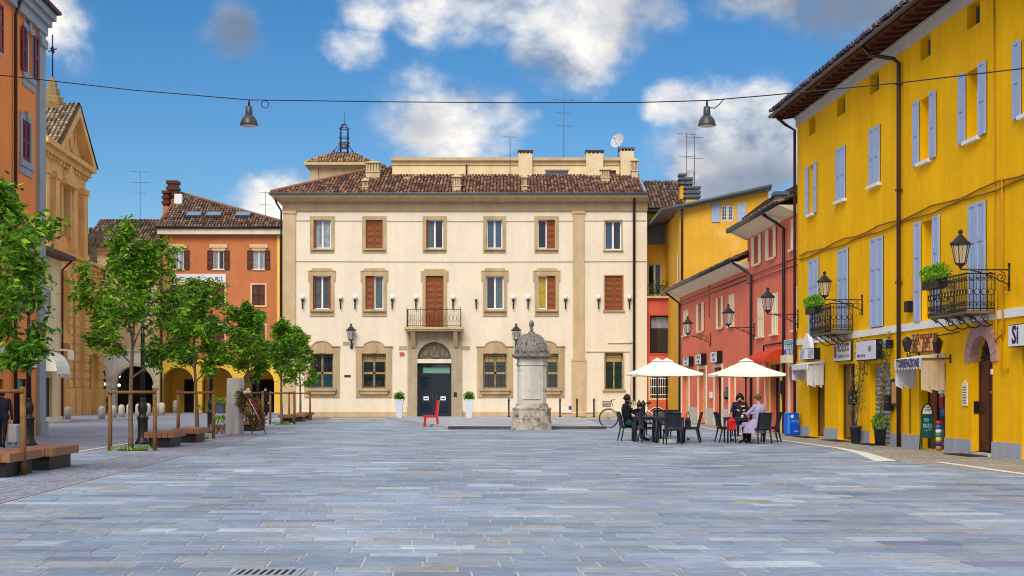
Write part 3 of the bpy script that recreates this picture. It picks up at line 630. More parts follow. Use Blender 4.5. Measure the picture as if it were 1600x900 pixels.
# ground floor with iron grilles
M_yblind = mk('yellow_blind', lin(200, 168, 104), .7, .12, 4)
M_gblind = mk('green_curtain', lin(16, 56, 42), .5, .3, 4)
def grille(win, o, pitch=.16, n=-.06):
    s0, s1, z0, z1 = o; mb = MB(); k = int((s1-s0)/pitch)
    for i in range(1, k): x = s0+(s1-s0)*i/k; mb.tube([FH.P(x, z0+.02, n), FH.P(x, z1-.02, n)], .013, 4)
    for q in (.08, .36, .64, .92): z = z0+(z1-z0)*q; mb.fbox(FH, s0+.01, s1-.01, z-.015, z+.015, n-.012, n+.012)
    mb.build('grille', M_iron, win)
for i, o in enumerate(o1):
    if not o: continue
    wv = glazing(FH, hall, o, .2, mk('grey_window_frame', lin(150, 140, 110), .6, .1), (M_glass, M_glass), .09, rows=1); s0, s1, z0, z1 = o
    if i != 0: MB().fbox(FH, s0+.1, s1-.1, z1-.5, z1-.1, -.232, -.222).build('blind', M_yblind, wv)
    MB().fbox(FH, s0+.1, s1-.1, z0+.88, z0+1.0, -.218, -.190).build('rail', M_yblind, wv)
    if i == 0: MB().fbox(FH, s0+.1, s1-.1, z0+.1, z0+.84, -.232, -.222).build('blind', mk('teal_curtain', lin(20, 70, 82), .6, .1), wv)
    grille(wv, o); w = .37; mb = MB(); c = (s0+s1)/2; zt = z1+.42
    top = [(s0-w, z1+.001), (s1+w, z1+.001), (s1+w, zt)]+[(c+(s1-s0)/2*.8*cos(a)*1.0+.0, zt+.30*sin(a)**1.0) for a in [pi*k/12 for k in range(13)]]+[(s0-w, zt)]
    mb.prism(FH, top, 0, .07); mb.fbox(FH, s0-w, s0-.001, z0-.55, z1, 0, .066); mb.fbox(FH, s1+.001, s1+w, z0-.55, z1, 0, .066); mb.fbox(FH, s0, s1, z0-.55, z0-.02, 0, .06)
    crown = [(s1+w+.06, zt)]+[(c+(s1-s0)/2*.85*cos(a), zt+.34*sin(a)) for a in [pi*k/12 for k in range(13)]]+[(s0-w-.06, zt)]
    mb.tube([FH.P(a, b, .08) for a, b in crown], .04, 5); mb.prism(FH, [(c-.16, z1+.02), (c+.16, z1+.02), (c+.22, z1+.5), (c, z1+.62), (c-.22, z1+.5)], .071, .12); mb.build('surround', M_tan, wv)
    sl_ = MB(); sl_.fbox(FH, s0-.2, s1+.2, z0-.14, z0-.01, .061, .26); sl_.fbox(FH, s0-.12, s1+.12, z0-.34, z0-.141, .061, .19); sl_.fbox(FH, s0-.05, s1+.05, z0-.42, z0-.341, .061, .14); sl_.build('sill', M_tan, wv)
wv = glazing(FH, hall, w1, .2, M_tan, (M_gblind, M_gblind), .06); grille(wv, w1); m = MB(); ring(m, FH, w1, .07, 0, .03, 0, 0); m.build('surround', M_tan, wv); sill(FH, wv, w1, M_tan, .16, .08, .14)
MB().fbox(FH, w1[0]+.1, w1[1]-.1, w1[3]-.55, w1[3]-.1, -.215, -.195).build('blind', M_yblind, wv)
# trim: pilasters, plinth, cornice
for a, b in ((442, 462), (895, 913)):
    mb = MB(); mb.fbox(FH, hs_(a), hs_(b), .13, hz(330), .0, .09); mb.fbox(FH, hs_(a-1), hs_(b+1), hz(334), hz(330), .085, .15)
    if a > 800: mb.fbox(FH, hs_(893), hs_(915), .13, hz(562), .0801, .13); mb.fbox(FH, hs_(892.5), hs_(915.5), hz(564), hz(561), .125, .17)
    mb.build('pilaster', M_plinth, hall)
for a, b in ((462.1, 636.5), (721.5, 892.9), (915.1, 1010)): MB().fbox(FH, hs_(a), hs_(b), .1, hz(643.5), .0, .07).build('plinth', M_plinth, hall)
mb = MB(); mb.fbox(FH, SL-.02, SR+.02, hz(330), hz(316), 0, .10); mb.build('frieze', mk('frieze_render', lin(160, 140, 110), .85, .12, 1.5, .2, streak=.1), hall)
mb = MB(); e0, e1 = hs_(424.5), hs_(1010.5); zc = hz(316)
mb.hexa([FH.P(SL-.05, zc, .101), FH.P(SR, zc, .101), FH.P(SR, zc, -2), FH.P(SL-.05, zc, -12), FH.P(e0+.15, zc+.24, .62), FH.P(SR, zc+.24, .62), FH.P(SR, zc+.24, -2), FH.P(e0+.15, zc+.24, -12)])
mb.hexa([FH.P(e0+.1, zc+.241, .66), FH.P(e1, zc+.241, .66), FH.P(e1, zc+.241, -2), FH.P(e0+.1, zc+.241, -13), FH.P(e0, zc+.42, .74), FH.P(e1, zc+.42, .74), FH.P(e1, zc+.42, -2), FH.P(e0, zc+.42, -13)])
mb.build('cornice', M_plinth, hall)
ez = zc+.43
MB().tube([FH.P(e0, ez, .78), FH.P(e1, ez, .78)], .07, 8).tube([FH.P(e0, ez, .78), FH.P(e0, ez, -10)], .07, 8).build('gutter', M_zinc, hall)
# roof
slope = .36; upv = Vector((0, 1, slope)).normalized(); cs_ = 1/sqrt(1+slope**2)
O = FH.P(e0+.1, ez+.02, .74); LW = e1-e0-.2; aw = 7.9          # plan depth of the front slope to the ridge
att0 = hs_(612)*1.0; 
roof = MB(); dep = lambda a: aw
px0, pyo = O.x, O.y
hipd = 6.6
ridge_x = hs_(607)*(HY+aw)/HY-.2
k_h = aw/(ridge_x-px0)
topv = [O, O+Vector((LW, 0, 0)), O+Vector((LW, aw, aw*slope)), Vector((ridge_x, pyo+aw, O.z+aw*slope))]
roof.add([t-Vector((0, 0, .01)) for t in topv], [(0, 1, 2, 3)])
roof.add([O, Vector((ridge_x, pyo+aw, O.z+aw*slope)), Vector((px0, pyo+2*aw, O.z))], [(0, 1, 2)]); roof.add([O+Vector((LW, 0, -.3)), O+Vector((LW, aw, aw*slope)), O+Vector((LW, 12, -.3))], [(0, 1, 2)])
roof.add([Vector((px0, pyo+2*aw, O.z)), Vector((ridge_x, pyo+aw, O.z+aw*slope)), O+Vector((LW, aw, aw*slope)), O+Vector((LW, 2*aw, 0))], [(0, 1, 2, 3)])
rf = roof.build('roof', M_under, hall)
D_att = 5.2
tl = tiles(MB(), O, (1, 0, 0), upv, LW, aw/cs_, lambda a, b: b*cs_ < k_h*a-.1 and (b*cs_ < D_att+.2 or px0+a < ridge_x+.6), .21, .36, TILES, 3)
t2 = (Vector((ridge_x, pyo+aw, O.z+aw*slope))-O); 
tl.tube([O+t2*q+Vector((0, 0, .09)) for q in [i/14 for i in range(15)]], .12, 6, 0, lin(150, 104, 86)); tl.build('roof_tiles', M_tile, rf, 'stuff')
MB().tube([O+Vector((LW-.05, 0, .08)), O+Vector((LW-.05, D_att+.5, (D_att+.5)*slope+.08))], .09, 6).build('verge_flashing', mk('blue_grey_flashing', lin(120, 150, 190), .4, .1), rf)
# attic storey behind the front slope
FA = Fac((0, HY-.74+D_att), (1, 0)); aS = lambda u: FA.S(u); aZ = lambda v: FA.Z(0, v)
wa = FA.R(851, 889.5, 265, 276); wb = FA.R(951, 962.5, 266, 276)
wall(MB(), FA, aS(613), aS(968), aZ(290), aZ(251), [wa, wb], .2, 0, 7).build('attic_wall', mk('attic_render', lin(240, 216, 170), .85, .1, 1, .2, streak=.1), hall)
mb = MB(); mb.fbox(FA, aS(611), aS(969), aZ(251.5), aZ(246.8), -7.2, .22); mb.fbox(FA, aS(881), aS(968), aZ(246.7), aZ(243), -7, -1.5); mb.fbox(FA, aS(612.2), aS(968.5), aZ(258.5), aZ(256.8), 0, .06); mb.build('attic_cornice', M_plinth, hall)
wv = glazing(FA, hall, wa, .1, M_wframe, (M_glassb,), .06); wv = glazing(FA, hall, wb, .1, M_woodd, (M_glass,), .06)
mb = MB(); mb.fbox(FA, aS(612), aS(968), aZ(278.5), aZ(276), 0, .12); mb.build('flashing', mk('verdigris_flashing', lin(96, 146, 116), .6, .3, 5), hall)
for a, b, t in ((810, 831.5, 236), (915.5, 942, 236), (969, 989.5, 232)): chimney(hall, aS(a), aS(b), FA.O.y-.35, FA.O.y+.55, aZ(285), aZ(t), mk('attic_chimney_render', lin(228, 208, 172), .85, .12, 2, .2), 'slab', M_pipe if t != 232 else M_zinc)
pipe(hall, [FA.P(aS(729), aZ(257), .08), FA.P(aS(729), aZ(278), .08)], .05, M_iron)
for u0, u1, vt, vb in ((565.5, 575, 279, 301), (571.5, 593, 251, 283), (707, 720, 273, 303), (815, 824, 274, 303), (939, 953, 262, 289), (987, 997, 248, 283)):
    frac = (303-vb)/26; Yc = HY-.5+D_att*min(1.25, max(.05, frac)); k = Yc/FPX
    chimney(hall, (u0-800)*k, (u1-800)*k, Yc, Yc+(u1-u0)*k, CAMZ+(HOR-vb)*k-.35, CAMZ+(HOR-vt)*k, mk('vent_render', lin(206, 186, 150), .85, .2, 3), 'vent')
for (u, v) in ((818, 283), (636, 278)):
    p = W(u, v, HY+3.2); m = MB(); m.box(p.x-.2, p.x+.2, p.y-.2, p.y+.2, p.z-.15, p.z+.05); m.build('roof_vent', M_plinth, hall)
# portal with balcony
mb = MB(); s0, s1 = odoor[:2]; cx = (s0+s1)/2; r = (s1-s0)/2; zl = hz(567); za = hz(561); zb = hz(520)
mb.fbox(FH, hs_(637), s0-.001, .1, zl, 0, .16); mb.fbox(FH, s1+.001, hs_(721), .1, zl, 0, .16)
mb.prism(FH, [(hs_(637), zl+.001), (s0-.0, zl+.001)]+arc(cx, za, r*.99, pi, 0, 18)+[(s1, zl+.001), (hs_(721), zl+.001), (hs_(721), zb), (hs_(637), zb)], 0, .16)
for a, b in ((639.5, 650), (708, 718.5)): mb.fbox(FH, hs_(a), hs_(b), .1, zl-.3, .161, .2)
for a, b in ((636, 651.5), (706.5, 722)): mb.fbox(FH, hs_(a), hs_(b), .1, .7, .201, .26)
mb.build('portal_surround', mk('portal_stone', lin(178, 164, 140), .8, .16, 1.6, .3, 25, streak=.14), hall)
mb = MB(); mb.fbox(FH, s0+.005, s1-.005, zl-.02, za, -.3, .13); mb.build('lintel', M_pale, hall)
ty = MB(); ty.prism(FH, [(cx-r+.01, za+.002)]+[(cx+r*.985, za+.002)]+arc(cx, za+.002, r*.985, 0.02, pi-.02, 16)[1:-1], -.3, -.12)
rr = random.Random(5)
fig = [(0, .55, .16, .2, .3), (0, .92, .09, .1, .11), (-.16, .35, .16, .12, .25), (.17, .35, .16, .12, .22), (-.25, .7, .16, .08, .09), (.27, .72, .18, .08, .08), (.5, .32, .13, .1, .3), (-.5, .3, .2, .1, .2), (.72, .18, .14, .1, .17), (-.78, .14, .12, .1, .12), (.1, .15, .3, .14, .14), (-.36, .52, .1, .08, .12), (.48, .66, .07, .08, .08)]
for a, b, rx, ry, rz in fig: ty.ball(FH.P(cx+a*r, za+b*r*.9+.02, -.12), rx*r, ry*.6, rz*r, 8, 6)
ty.build('tympanum_relief', mk('relief_stone', lin(128, 116, 98), .85, .25, 6, .4), hall)
mb = MB(); b0, b1 = hs_(633), hs_(724); zt = hz(512); mb.fbox(FH, b0, b1, zt-.14, zt, 0, 1.0); mb.fbox(FH, b0+.06, b1-.06, zt-.24, zt-.141, 0, .92)
bal = mb.build('balcony', M_plinth, hall)
for a, b in ((643, 650), (709, 715.5)):
    q0, q1 = hs_(a), hs_(b); m = MB(); m.hexa([FH.P(q0, zt-1.25, .22), FH.P(q1, zt-1.25, .22), FH.P(q1, zt-1.25, .15), FH.P(q0, zt-1.25, .15), FH.P(q0, zt-.241, .85), FH.P(q1, zt-.241, .85), FH.P(q1, zt-.241, .15), FH.P(q0, zt-.241, .15)]); m.build('bracket', M_tan, bal)
mb = MB(); ztop = hz(484.5); f0, f1 = hs_(637.5), hs_(720.5)
mb.fbox(FH, f0, f1, ztop-.03, ztop, .90, .94); mb.fbox(FH, f0, f1, zt+.06, zt+.09, .905, .935)
for sd_ in (f0, f1): mb.fbox(FH, sd_-.02, sd_+.02, ztop-.03, ztop, .1, .899); mb.fbox(FH, sd_-.02, sd_+.02, zt+.06, zt+.09, .1, .899)
for i in range(29):
    x = f0+(f1-f0)*i/28; big = i % 7 == 0; mb.tube([FH.P(x, zt, .92), FH.P(x, ztop+(.14 if big else -.02), .92)], .022 if big else .01, 4)
for i in range(0, 28, 2):
    x = f0+(f1-f0)*(i+1)/28; w = (f1-f0)/28*.8; mb.tube([FH.P(x+w*cos(a), (zt+ztop)/2+.22*sin(a), .92) for a in [2*pi*k/12 for k in range(13)]], .008, 4)
for sd_ in (f0, f1):
    for i in range(6): mb.tube([FH.P(sd_, zt, .15*i+.1), FH.P(sd_, ztop-.02, .15*i+.1)], .01, 4)
mb.build('railing', M_iron, bal)
# glass entrance doors
M_dfr = mk('door_frame_dark', lin(40, 42, 56), .4, .1)
mb = MB(); z0 = .13; zt2 = hz(585); ring(mb, FH, (s0+.09, s1-.09, z0+.09, zl-.09), .085, -.27, -.2, 0, .085); mb.fbox(FH, s0+.09, s1-.09, zt2-.05, zt2+.05, -.27, -.2); mb.fbox(FH, cx-.08, cx+.08, z0, zt2-.051, -.27, -.19)
dr = mb.build('entrance_door', M_dfr, hall)
for a, b in ((s0+.09, cx-.081), (cx+.081, s1-.09)):
    m = MB(); ring(m, FH, (a+.1, b-.1, z0+.2, zt2-.16), .098, -.255, -.205, 0, .098); lf = m.build('door_leaf', M_dfr, dr)
    MB().fbox(FH, a+.1, b-.1, z0+.2, zt2-.16, -.245, -.235).build('pane', M_doorglass, dr)
    c_ = (a+b)/2; MB().fbox(FH, c_-.16, c_+.16, z0+.98, z0+1.22, -.2349, -.232).build('sticker', M_signw, dr); MB().fbox(FH, c_-.1, c_+.1, z0+1.06, z0+1.12, -.2318, -.2305).build('sticker_print', M_ink, dr)
    MB().tube([FH.P(b-.06 if a < cx-.5 else a+.06, z0+.9, -.17), FH.P(b-.06 if a < cx-.5 else a+.06, z0+1.3, -.17)], .02, 6).build('handle', M_zinc, dr)
MB().fbox(FH, s0+.1, s1-.1, zt2+.051, zl-.1, -.245, -.235).build('transom_pane', M_glass, dr); MB().fbox(FH, s0+.35, s1-.12, zt2+.08, zt2+.42, -.2349, -.228).build('transom_sign', mk('green_sign', lin(120, 170, 150), .4, .15, 5), dr)
# plaques, alarm, cables and drainpipes on the wall
def plate(parent, F, u0, u1, v0, v1, n0, n1, mat, name): a, b, c, d = F.R(u0, u1, v0, v1); return MB().fbox(F, a, b, c, d, n0, n1).build(name, mat, parent)
plate(hall, FH, 623.5, 636, 541, 547, 0, .02, M_tan, 'plaque'); plate(hall, FH, 722, 734, 541, 547, 0, .02, M_tan, 'plaque'); plate(hall, FH, 624.5, 631.5, 550.5, 555, 0, .1, mk('alarm_red', lin(214, 84, 48), .4, .1), 'alarm_box')
plate(hall, FH, 536, 546, 534, 540, 0, .012, M_tan, 'vent_grille'); plate(hall, FH, 538, 548, 586, 589.5, 0, .02, M_woodd, 'plaque'); plate(hall, FH, 888.5, 894.5, 634.5, 640, 0, .02, mk('sign_blue', lin(30, 90, 190), .4, .05), 'wall_sign')
plate(hall, FH, 709, 714, 613, 620, .2, .23, M_iron, 'door_bell'); 
pipe(hall, [FH.P(hs_(990.5), ez, .7), FH.P(hs_(990.5), ez-.5, .15), FH.P(hs_(990.5), hz(626), .1)], .085, M_pipe); pipe(hall, [FH.P(hs_(990.5), hz(626), .1), FH.P(hs_(990.5), .13, .1)], .06, M_plinth)
pipe(hall, [FH.P(e0+.2, ez, .6), FH.P(e0+.35, zc-.1, .3), FH.P(SL-.08, zc-.55, .12), FH.P(SL-.08, .2, .12)], .06, M_iron)
for v, ua, ub in ((408.5, 462, 1010), (345, 462, 1010)): pipe(hall, [FH.P(hs_(ua), hz(v), .04), FH.P(hs_((ua+ub)/2), hz(v+1), .04), FH.P(hs_(ub), hz(v), .04)], .012, M_zinc, 'cable')
pipe(hall, [FH.P(hs_(915), hz(549), .05), FH.P(hs_(985), hz(549), .05), FH.P(hs_(985), hz(640), .05)], .035, M_cream, 'conduit'); pipe(hall, [FH.P(hs_(950), hz(535.5), .05), FH.P(hs_(988), hz(535.5), .05)], .04, M_cream, 'conduit')
pipe(hall, [FH.P(hs_(878), hz(644.5), .12), FH.P(hs_(930), hz(644), .12), FH.P(hs_(930), hz(611), .08)], .03, M_cream, 'conduit')
# globe sconces
M_globe = mk('opal_globe', lin(240, 244, 248), .3, 0, fine=0)
def sconce(u, globe=True, n=.0, label=''):
    p = FH.P(hs_(u), hz(468), n+.16); t = thing('globe_sconce', p, label, 'wall lamp', 'globe sconces along the town hall'); mb = MB()
    mb.lathe(p, [(.02, -.6), (.05, -.55), (.03, -.45), (.06, -.35), (.035, -.28), (.05, -.12), (.09, -.05), (.1, 0)], 8); mb.tube([p+Vector((0, 0, -.3)), p+Vector((0, .16, -.3))], .03, 5); mb.build('bracket', M_iron, t)
    if globe: MB().ball(p+Vector((0, 0, .13)), .15).build('globe', M_globe, t)
wn_ = ['the window beside the left pilaster', 'the second window from the left pilaster', 'the balcony door', 'the window right of the balcony', 'the window beside the right pilaster', 'the shuttered window in the right wing']
for i, (u, gl) in enumerate(((473.3, 1), (532.4, 1), (555, 1), (613, 1), (650, 1), (708, 1), (744, 0), (802, 1), (825, 1), (883.5, 1), (935, 1), (983, 1))):
    sconce(u, gl, label=('globe sconce' if gl else 'sconce that has lost its globe')+(' left of ' if i % 2 == 0 else ' right of ')+wn_[i//2])
for u, lb in ((549.5, 'black wall lantern between the two barred windows left of the portal'), (806.5, 'black wall lantern just left of the pedestal dome')):
    p = FH.P(hs_(u), hz(531), .35); t = thing('wall_lantern', p, lb, 'lantern', 'lanterns on the town hall front'); MB().tube([p+Vector((0, .35, -.5)), p+Vector((0, .3, -.1)), p+Vector((0, .05, -.12)), p+Vector((0, 0, -.1))], .03, 6).lathe(p+Vector((.0, .3, -.55)), [(.03, 0), (.1, .08), (.08, .2), (.04, .45)], 8).build('bracket', M_iron, t); lantern_body(t, p, 1.25)
# planters with box balls
def leafball(mb, c, rx, rz, n, size, seed, pal, flat=0):
    r = random.Random(seed); c = Vector(c)
    for i in range(n):
        while True:
            q = Vector((r.uniform(-1, 1), r.uniform(-1, 1), r.uniform(-1, 1)))
            if .25 < q.length < 1: break
        q = q.normalized()*(q.length**.35); p = c+Vector((q.x*rx, q.y*rx, q.z*rz)); leaf(mb, p, (q+Vector((r.uniform(-.7, .7), r.uniform(-.7, .7), r.uniform(-.5, .7)))).normalized(), size*r.uniform(.7, 1.3), r, pal)
def leaf(mb, p, d, s, r, pal, wid=.42):
    side = d.cross(Vector((r.uniform(-1, 1), r.uniform(-1, 1), r.uniform(.2, 1)))); 
    if side.length < 1e-3: side = d.orthogonal()
    side.normalize(); nn = side.cross(d); c = r.choice(pal); k = r.uniform(.7, 1.3); c = (c[0]*k, c[1]*k, c[2]*k, 1)
    a, b = p, p+d*s; m = p+d*s*.45+nn*s*.08
    mb.add([a, m+side*s*wid*.5-nn*s*.1, b, m-side*s*wid*.5-nn*s*.1], [(0, 1, 2), (0, 2, 3)], 0, c)
PAL = [lin(106, 162, 30), lin(86, 140, 26), lin(132, 182, 36), lin(160, 200, 52), lin(70, 118, 26)]
PALB = [lin(120, 180, 40), lin(100, 160, 36), lin(80, 140, 30), lin(150, 196, 60)]
PALD = [lin(58, 104, 28), lin(46, 86, 24), lin(74, 124, 32), lin(88, 140, 38)]
M_planter = mk('white_planter', lin(212, 220, 234), .4, .05)
for i, (u, lb) in enumerate(((624, 'white tapered planter with box ball left of the entrance'), (733, 'white tapered planter with box ball right of the entrance'))):
    p = G(u, 652.5, .13); t = thing('ball_planter', p, lb, 'planter', 'planters flanking the entrance'); MB().lathe(p, [(.2, 0), (.34, 1.02), (.34, 1.06), (.3, 1.06), (.29, .98)], 4, smooth=False, rot=pi/4).build('pot', M_planter, t)
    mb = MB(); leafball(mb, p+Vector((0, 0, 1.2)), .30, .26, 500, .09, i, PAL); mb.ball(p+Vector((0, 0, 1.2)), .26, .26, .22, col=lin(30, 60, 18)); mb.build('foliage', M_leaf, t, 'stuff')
# iron posts in front of the hall
for i, (u, lb) in enumerate(((795, 'thin black iron post just left of the pedestal'), (875, 'thin black iron post just right of the pedestal'), (901.5, 'thin black iron post below the right pilaster'), (928, 'thin black iron post behind the bicycle basket'))):
    p = G(u, 651.5, .13 if u < 948 else 0); t = MB().lathe(p, [(.075, 0), (.075, .06), (.05, .08), (.05, .95), (.065, .97), (.065, 1.02), (.03, 1.1)], 8).build('iron_post', M_iron); tag(t, lb, 'bollard', 'iron posts before the town hall')
# ------------------------------------------------------------------ bell tower behind the town hall
TY = 104; kt = TY/FPX; tx = lambda u: (u-800)*kt; tz = lambda v: CAMZ+(HOR-v)*kt
tower = thing('bell_tower', (tx(532), TY, 0), 'square ochre tower with tiled cap and iron bell cage behind the hall roof', 'tower')
FT = Fac((0, TY), (1, 0)); wt_ = tx(577)-tx(485)
wall(MB(), FT, tx(485), tx(577), 0, tz(262), [(tx(512), tx(538), tz(310), tz(274), 'arch')], .5, 0, wt_).build('wall', M_plinth, tower)
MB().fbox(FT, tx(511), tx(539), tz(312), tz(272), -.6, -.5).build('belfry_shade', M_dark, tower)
mb = MB(); mb.fbox(FT, tx(485.5), tx(497), 8, tz(262.5), .001, .12); mb.fbox(FT, tx(565), tx(577), 8, tz(262.5), .001, .12); mb.fbox(FT, tx(482), tx(580), tz(262.4), tz(259.5), -wt_-.2, .25); mb.fbox(FT, tx(477), tx(588), tz(259.4), tz(255), -wt_-.6, .6); mb.build('cornice', M_plinth, tower)
ce = tx(477), tx(588); cxm = (ce[0]+ce[1])/2; ze = tz(254.5); hw = (ce[1]-ce[0])/2; cy = TY+wt_/2; hh = .95; top = .8
mb = MB(); mb.hexa([(cxm-hw, cy-hw, ze), (cxm+hw, cy-hw, ze), (cxm+hw, cy+hw, ze), (cxm-hw, cy+hw, ze), (cxm-top, cy-top, ze+hh), (cxm+top, cy-top, ze+hh), (cxm+top, cy+top, ze+hh), (cxm-top, cy+top, ze+hh)]); rf = mb.build('roof', M_under, tower)
mb = MB(); sl2 = hh/(hw-top); cc = 1/sqrt(1+sl2**2)
for (ox, oy, ex, ey) in ((cxm-hw, cy-hw, 1, 0), (cxm-hw, cy+hw, 0, -1)):
    e_ = Vector((ex, ey, 0)); u_ = Vector((-ey, ex, 0)); tiles(mb, (ox, oy, ze), e_, (u_+Vector((0, 0, sl2))), 2*hw, hw/cc, lambda a, b: b*cc < min(a, 2*hw-a) and b*cc < hw-top, .2, .34, [lin(168, 140, 104), lin(150, 122, 92), lin(184, 158, 120), lin(130, 104, 82)], 9)
mb.build('roof_tiles', M_tile, rf, 'stuff')
mb = MB(); zt = ze+hh; r0 = 1.15
for a in [pi/4+k*pi/2 for k in range(4)]:
    d = Vector((cos(a), sin(a), 0)); c0 = Vector((cxm, cy, zt))
    mb.tube([c0+d*.38, c0+d*.38+Vector((0, 0, 2.0)), c0+d*.2+Vector((0, 0, 2.25)), c0+Vector((0, 0, 2.35))], .035, 5); mb.tube([c0+d*r0, c0+d*.75+Vector((0, 0, .45)), c0+d*.42+Vector((0, 0, .8)), c0+d*.38+Vector((0, 0, 1.0))], .03, 5)
    mb.tube(scroll(c0+d*.95+Vector((0, 0, .12)), d, (0, 0, 1), .13), .02, 4)
for z, r in ((0, r0), (.9, .4), (1.3, .38), (2.0, .38)): mb.tube([Vector((cxm, cy, zt+z))+Vector((cos(2*pi*k/16), sin(2*pi*k/16), 0))*r for k in range(17)], .028, 5)
mb.tube([(cxm, cy, zt+2.2), (cxm, cy, zt+3.2)], .02, 5); mb.build('bell_cage', mk('bell_cage_iron', lin(54, 44, 84), .5, .2), tower)
mb = MB(); mb.lathe((cxm, cy, zt+.5), [(.3, 0), (.26, .08), (.2, .3), (.12, .45), (.04, .5)], 10); mb.build('bell', M_zinc, tower)
# ------------------------------------------------------------------ burnt orange arcaded house
AY = 112; FA2 = Fac((0, AY), (1, 0)); q = FA2.S; z_ = lambda v: FA2.Z(0, v)
ah = thing('arcaded_house', (q(345), AY, 0), 'burnt orange house on a yellow arcade with hipped tiled roof', 'house')
oo = [FA2.R(a, b, 391.6, 421) for a, b in ((270.6, 287.4), (333, 350), (395.6, 413))]; ob = [FA2.R(a, b, 445, 477) for a, b in ((270, 288), (332, 351), (394, 414))]; oc = [FA2.R(a, b, 508, 545) for a, b in ((270, 288), (332, 351), (394, 414))]
arches = [(q(253), q(303), -.05, z_(574), 'arch'), (q(315.5), q(365), -.05, z_(574), 'arch'), (q(378), q(428.5), -.05, z_(574), 'arch')]
wall(MB(), FA2, q(249), q(445), z_(560), z_(362), oo+ob+oc, .25, 0, 9).build('wall', M_org2, ah)
wall(MB(), FA2, q(249), q(445), -.1, z_(560)-.001, arches, .7, 0, 9).build('arcade', M_arc, ah)
mb = MB(); mb.fbox(FA2, q(249), q(445), -.05, z_(566), -4.2, -4.0); mb.build('arcade_back_wall', M_arc, ah)
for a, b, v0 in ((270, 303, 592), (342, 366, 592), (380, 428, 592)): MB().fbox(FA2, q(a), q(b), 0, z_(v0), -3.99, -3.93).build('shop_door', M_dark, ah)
mb = MB()
for a in arches:
    for s_ in (a[0], a[1]): mb.fbox(FA2, s_-.35 if s_ == a[0] else s_-.04, s_+.04 if s_ == a[0] else s_+.35, z_(595), z_(592.5), -.6, .06)
mb.fbox(FA2, q(433), q(440.5), z_(559.5), z_(367), .0, .06); mb.build('pilaster_trim', mk('pale_yellow_render', lin(250, 204, 110), .85, .08), ah)
mb = MB(); mb.fbox(FA2, q(248), q(446), z_(366.8), z_(358.5), -.2, .5); mb.build('cornice', M_pale, ah); mb = MB().tube([FA2.P(q(246), z_(356.5), .6), FA2.P(q(446), z_(356.5), .6)], .11, 6); mb.fbox(FA2, q(246), q(446), z_(358.4), z_(355.5), -.4, .5); mb.build('gutter', M_iron, ah)
for i, o in enumerate(oo):
    wv = glazing(FA2, ah, o, .12, M_wframe, (M_curt, M_glass) if i == 1 else (M_curt, M_curt), .06); sill(FA2, wv, o, M_pale); m = MB(); a, b, c, d = o; m.fbox(FA2, a-.28, b+.28, d+.22, d+.5, 0, .12); m.fbox(FA2, a-.12, b+.12, d, d+.219, 0, .05); m.build('lintel', M_beige, wv); shutters(FA2, wv, o, M_woodd, 'open', 'louver')
for i, o in enumerate(ob+oc):
    wv = glazing(FA2, ah, o, .12, M_wframe, (M_glass, M_glass), .06); m = MB(); ring(m, FA2, o, .14, 0, .05); m.build('surround', M_beige, wv); shutters(FA2, wv, o, M_woodd, 'closed', 'louver')
bn = plate(ah, FA2, 266, 353, 428, 441.5, .06, .09, M_signw, 'banner')
scribble(ah, FA2, q(276), q(286), z_(434.5), .094, .18, M_inkr, 3); scribble(ah, FA2, q(334), q(349), z_(435.5), .094, .3, M_ink, 4); MB().add([FA2.P(q(270.5)+.28*cos(t)*k, z_(434.5)+.28*sin(t)*k, .094) for k in (1, .55) for t in [.4+4.6*i/10 for i in range(11)]], [(i, i+1, 12+i, 11+i) for i in range(10)]).build('banner_logo', M_inkr, ah)
pipe(ah, [FA2.P(q(252), z_(357), .5), FA2.P(q(252.5), z_(366), .12), FA2.P(q(252.5), 0, .12)], .075, M_iron); pipe(ah, [FA2.P(q(439), z_(357), .5), FA2.P(q(439), z_(366), .12), FA2.P(q(439), 3, .12)], .075, M_iron)
ez2 = z_(356); sl3 = .62; pk = Vector((q(281)*1.05, AY+5.2, 0)); e0, e1 = q(247.5), q(446); dpt = 5.4
P0, P1 = Vector((e0, AY-.6, ez2)), Vector((e1+1, AY-.6, ez2)); ht = W(281, 303.5, AY+4.8).z; sl3 = (ht-ez2)/5.4; PK = Vector((q(281)*1.04, AY+4.8, ht))
mb = MB(); Q0, Q1 = P0+Vector((0, 10.8, 0)), P1+Vector((0, 10.8, 0)); mb.add([P0, P1, PK, Q1, Q0], [(0, 1, 2), (1, 3, 2), (3, 4, 2), (4, 0, 2)]); rf = mb.build('roof', M_under, ah)
xa, La = PK.x-e0, e1+1-e0
mb = tiles(MB(), P0, (1, 0, 0), (0, 1, sl3), La, 5.4*sqrt(1+sl3**2), lambda a, b: b/sqrt(1+sl3**2) < (5.4*a/xa if a < xa else 5.4*(La-a)/(La-xa)), .24, .42, TILESD+TILES[:2], 5); mb.tube([P1+Vector((0, 0, .1)), PK+Vector((0, 0, .1))], .13, 6, 0, lin(140, 104, 88)); mb.tube([P0+Vector((0, 0, .1)), PK+Vector((0, 0, .1))], .13, 6, 0, lin(140, 104, 88)); mb.build('roof_tiles', M_tile, rf, 'stuff')
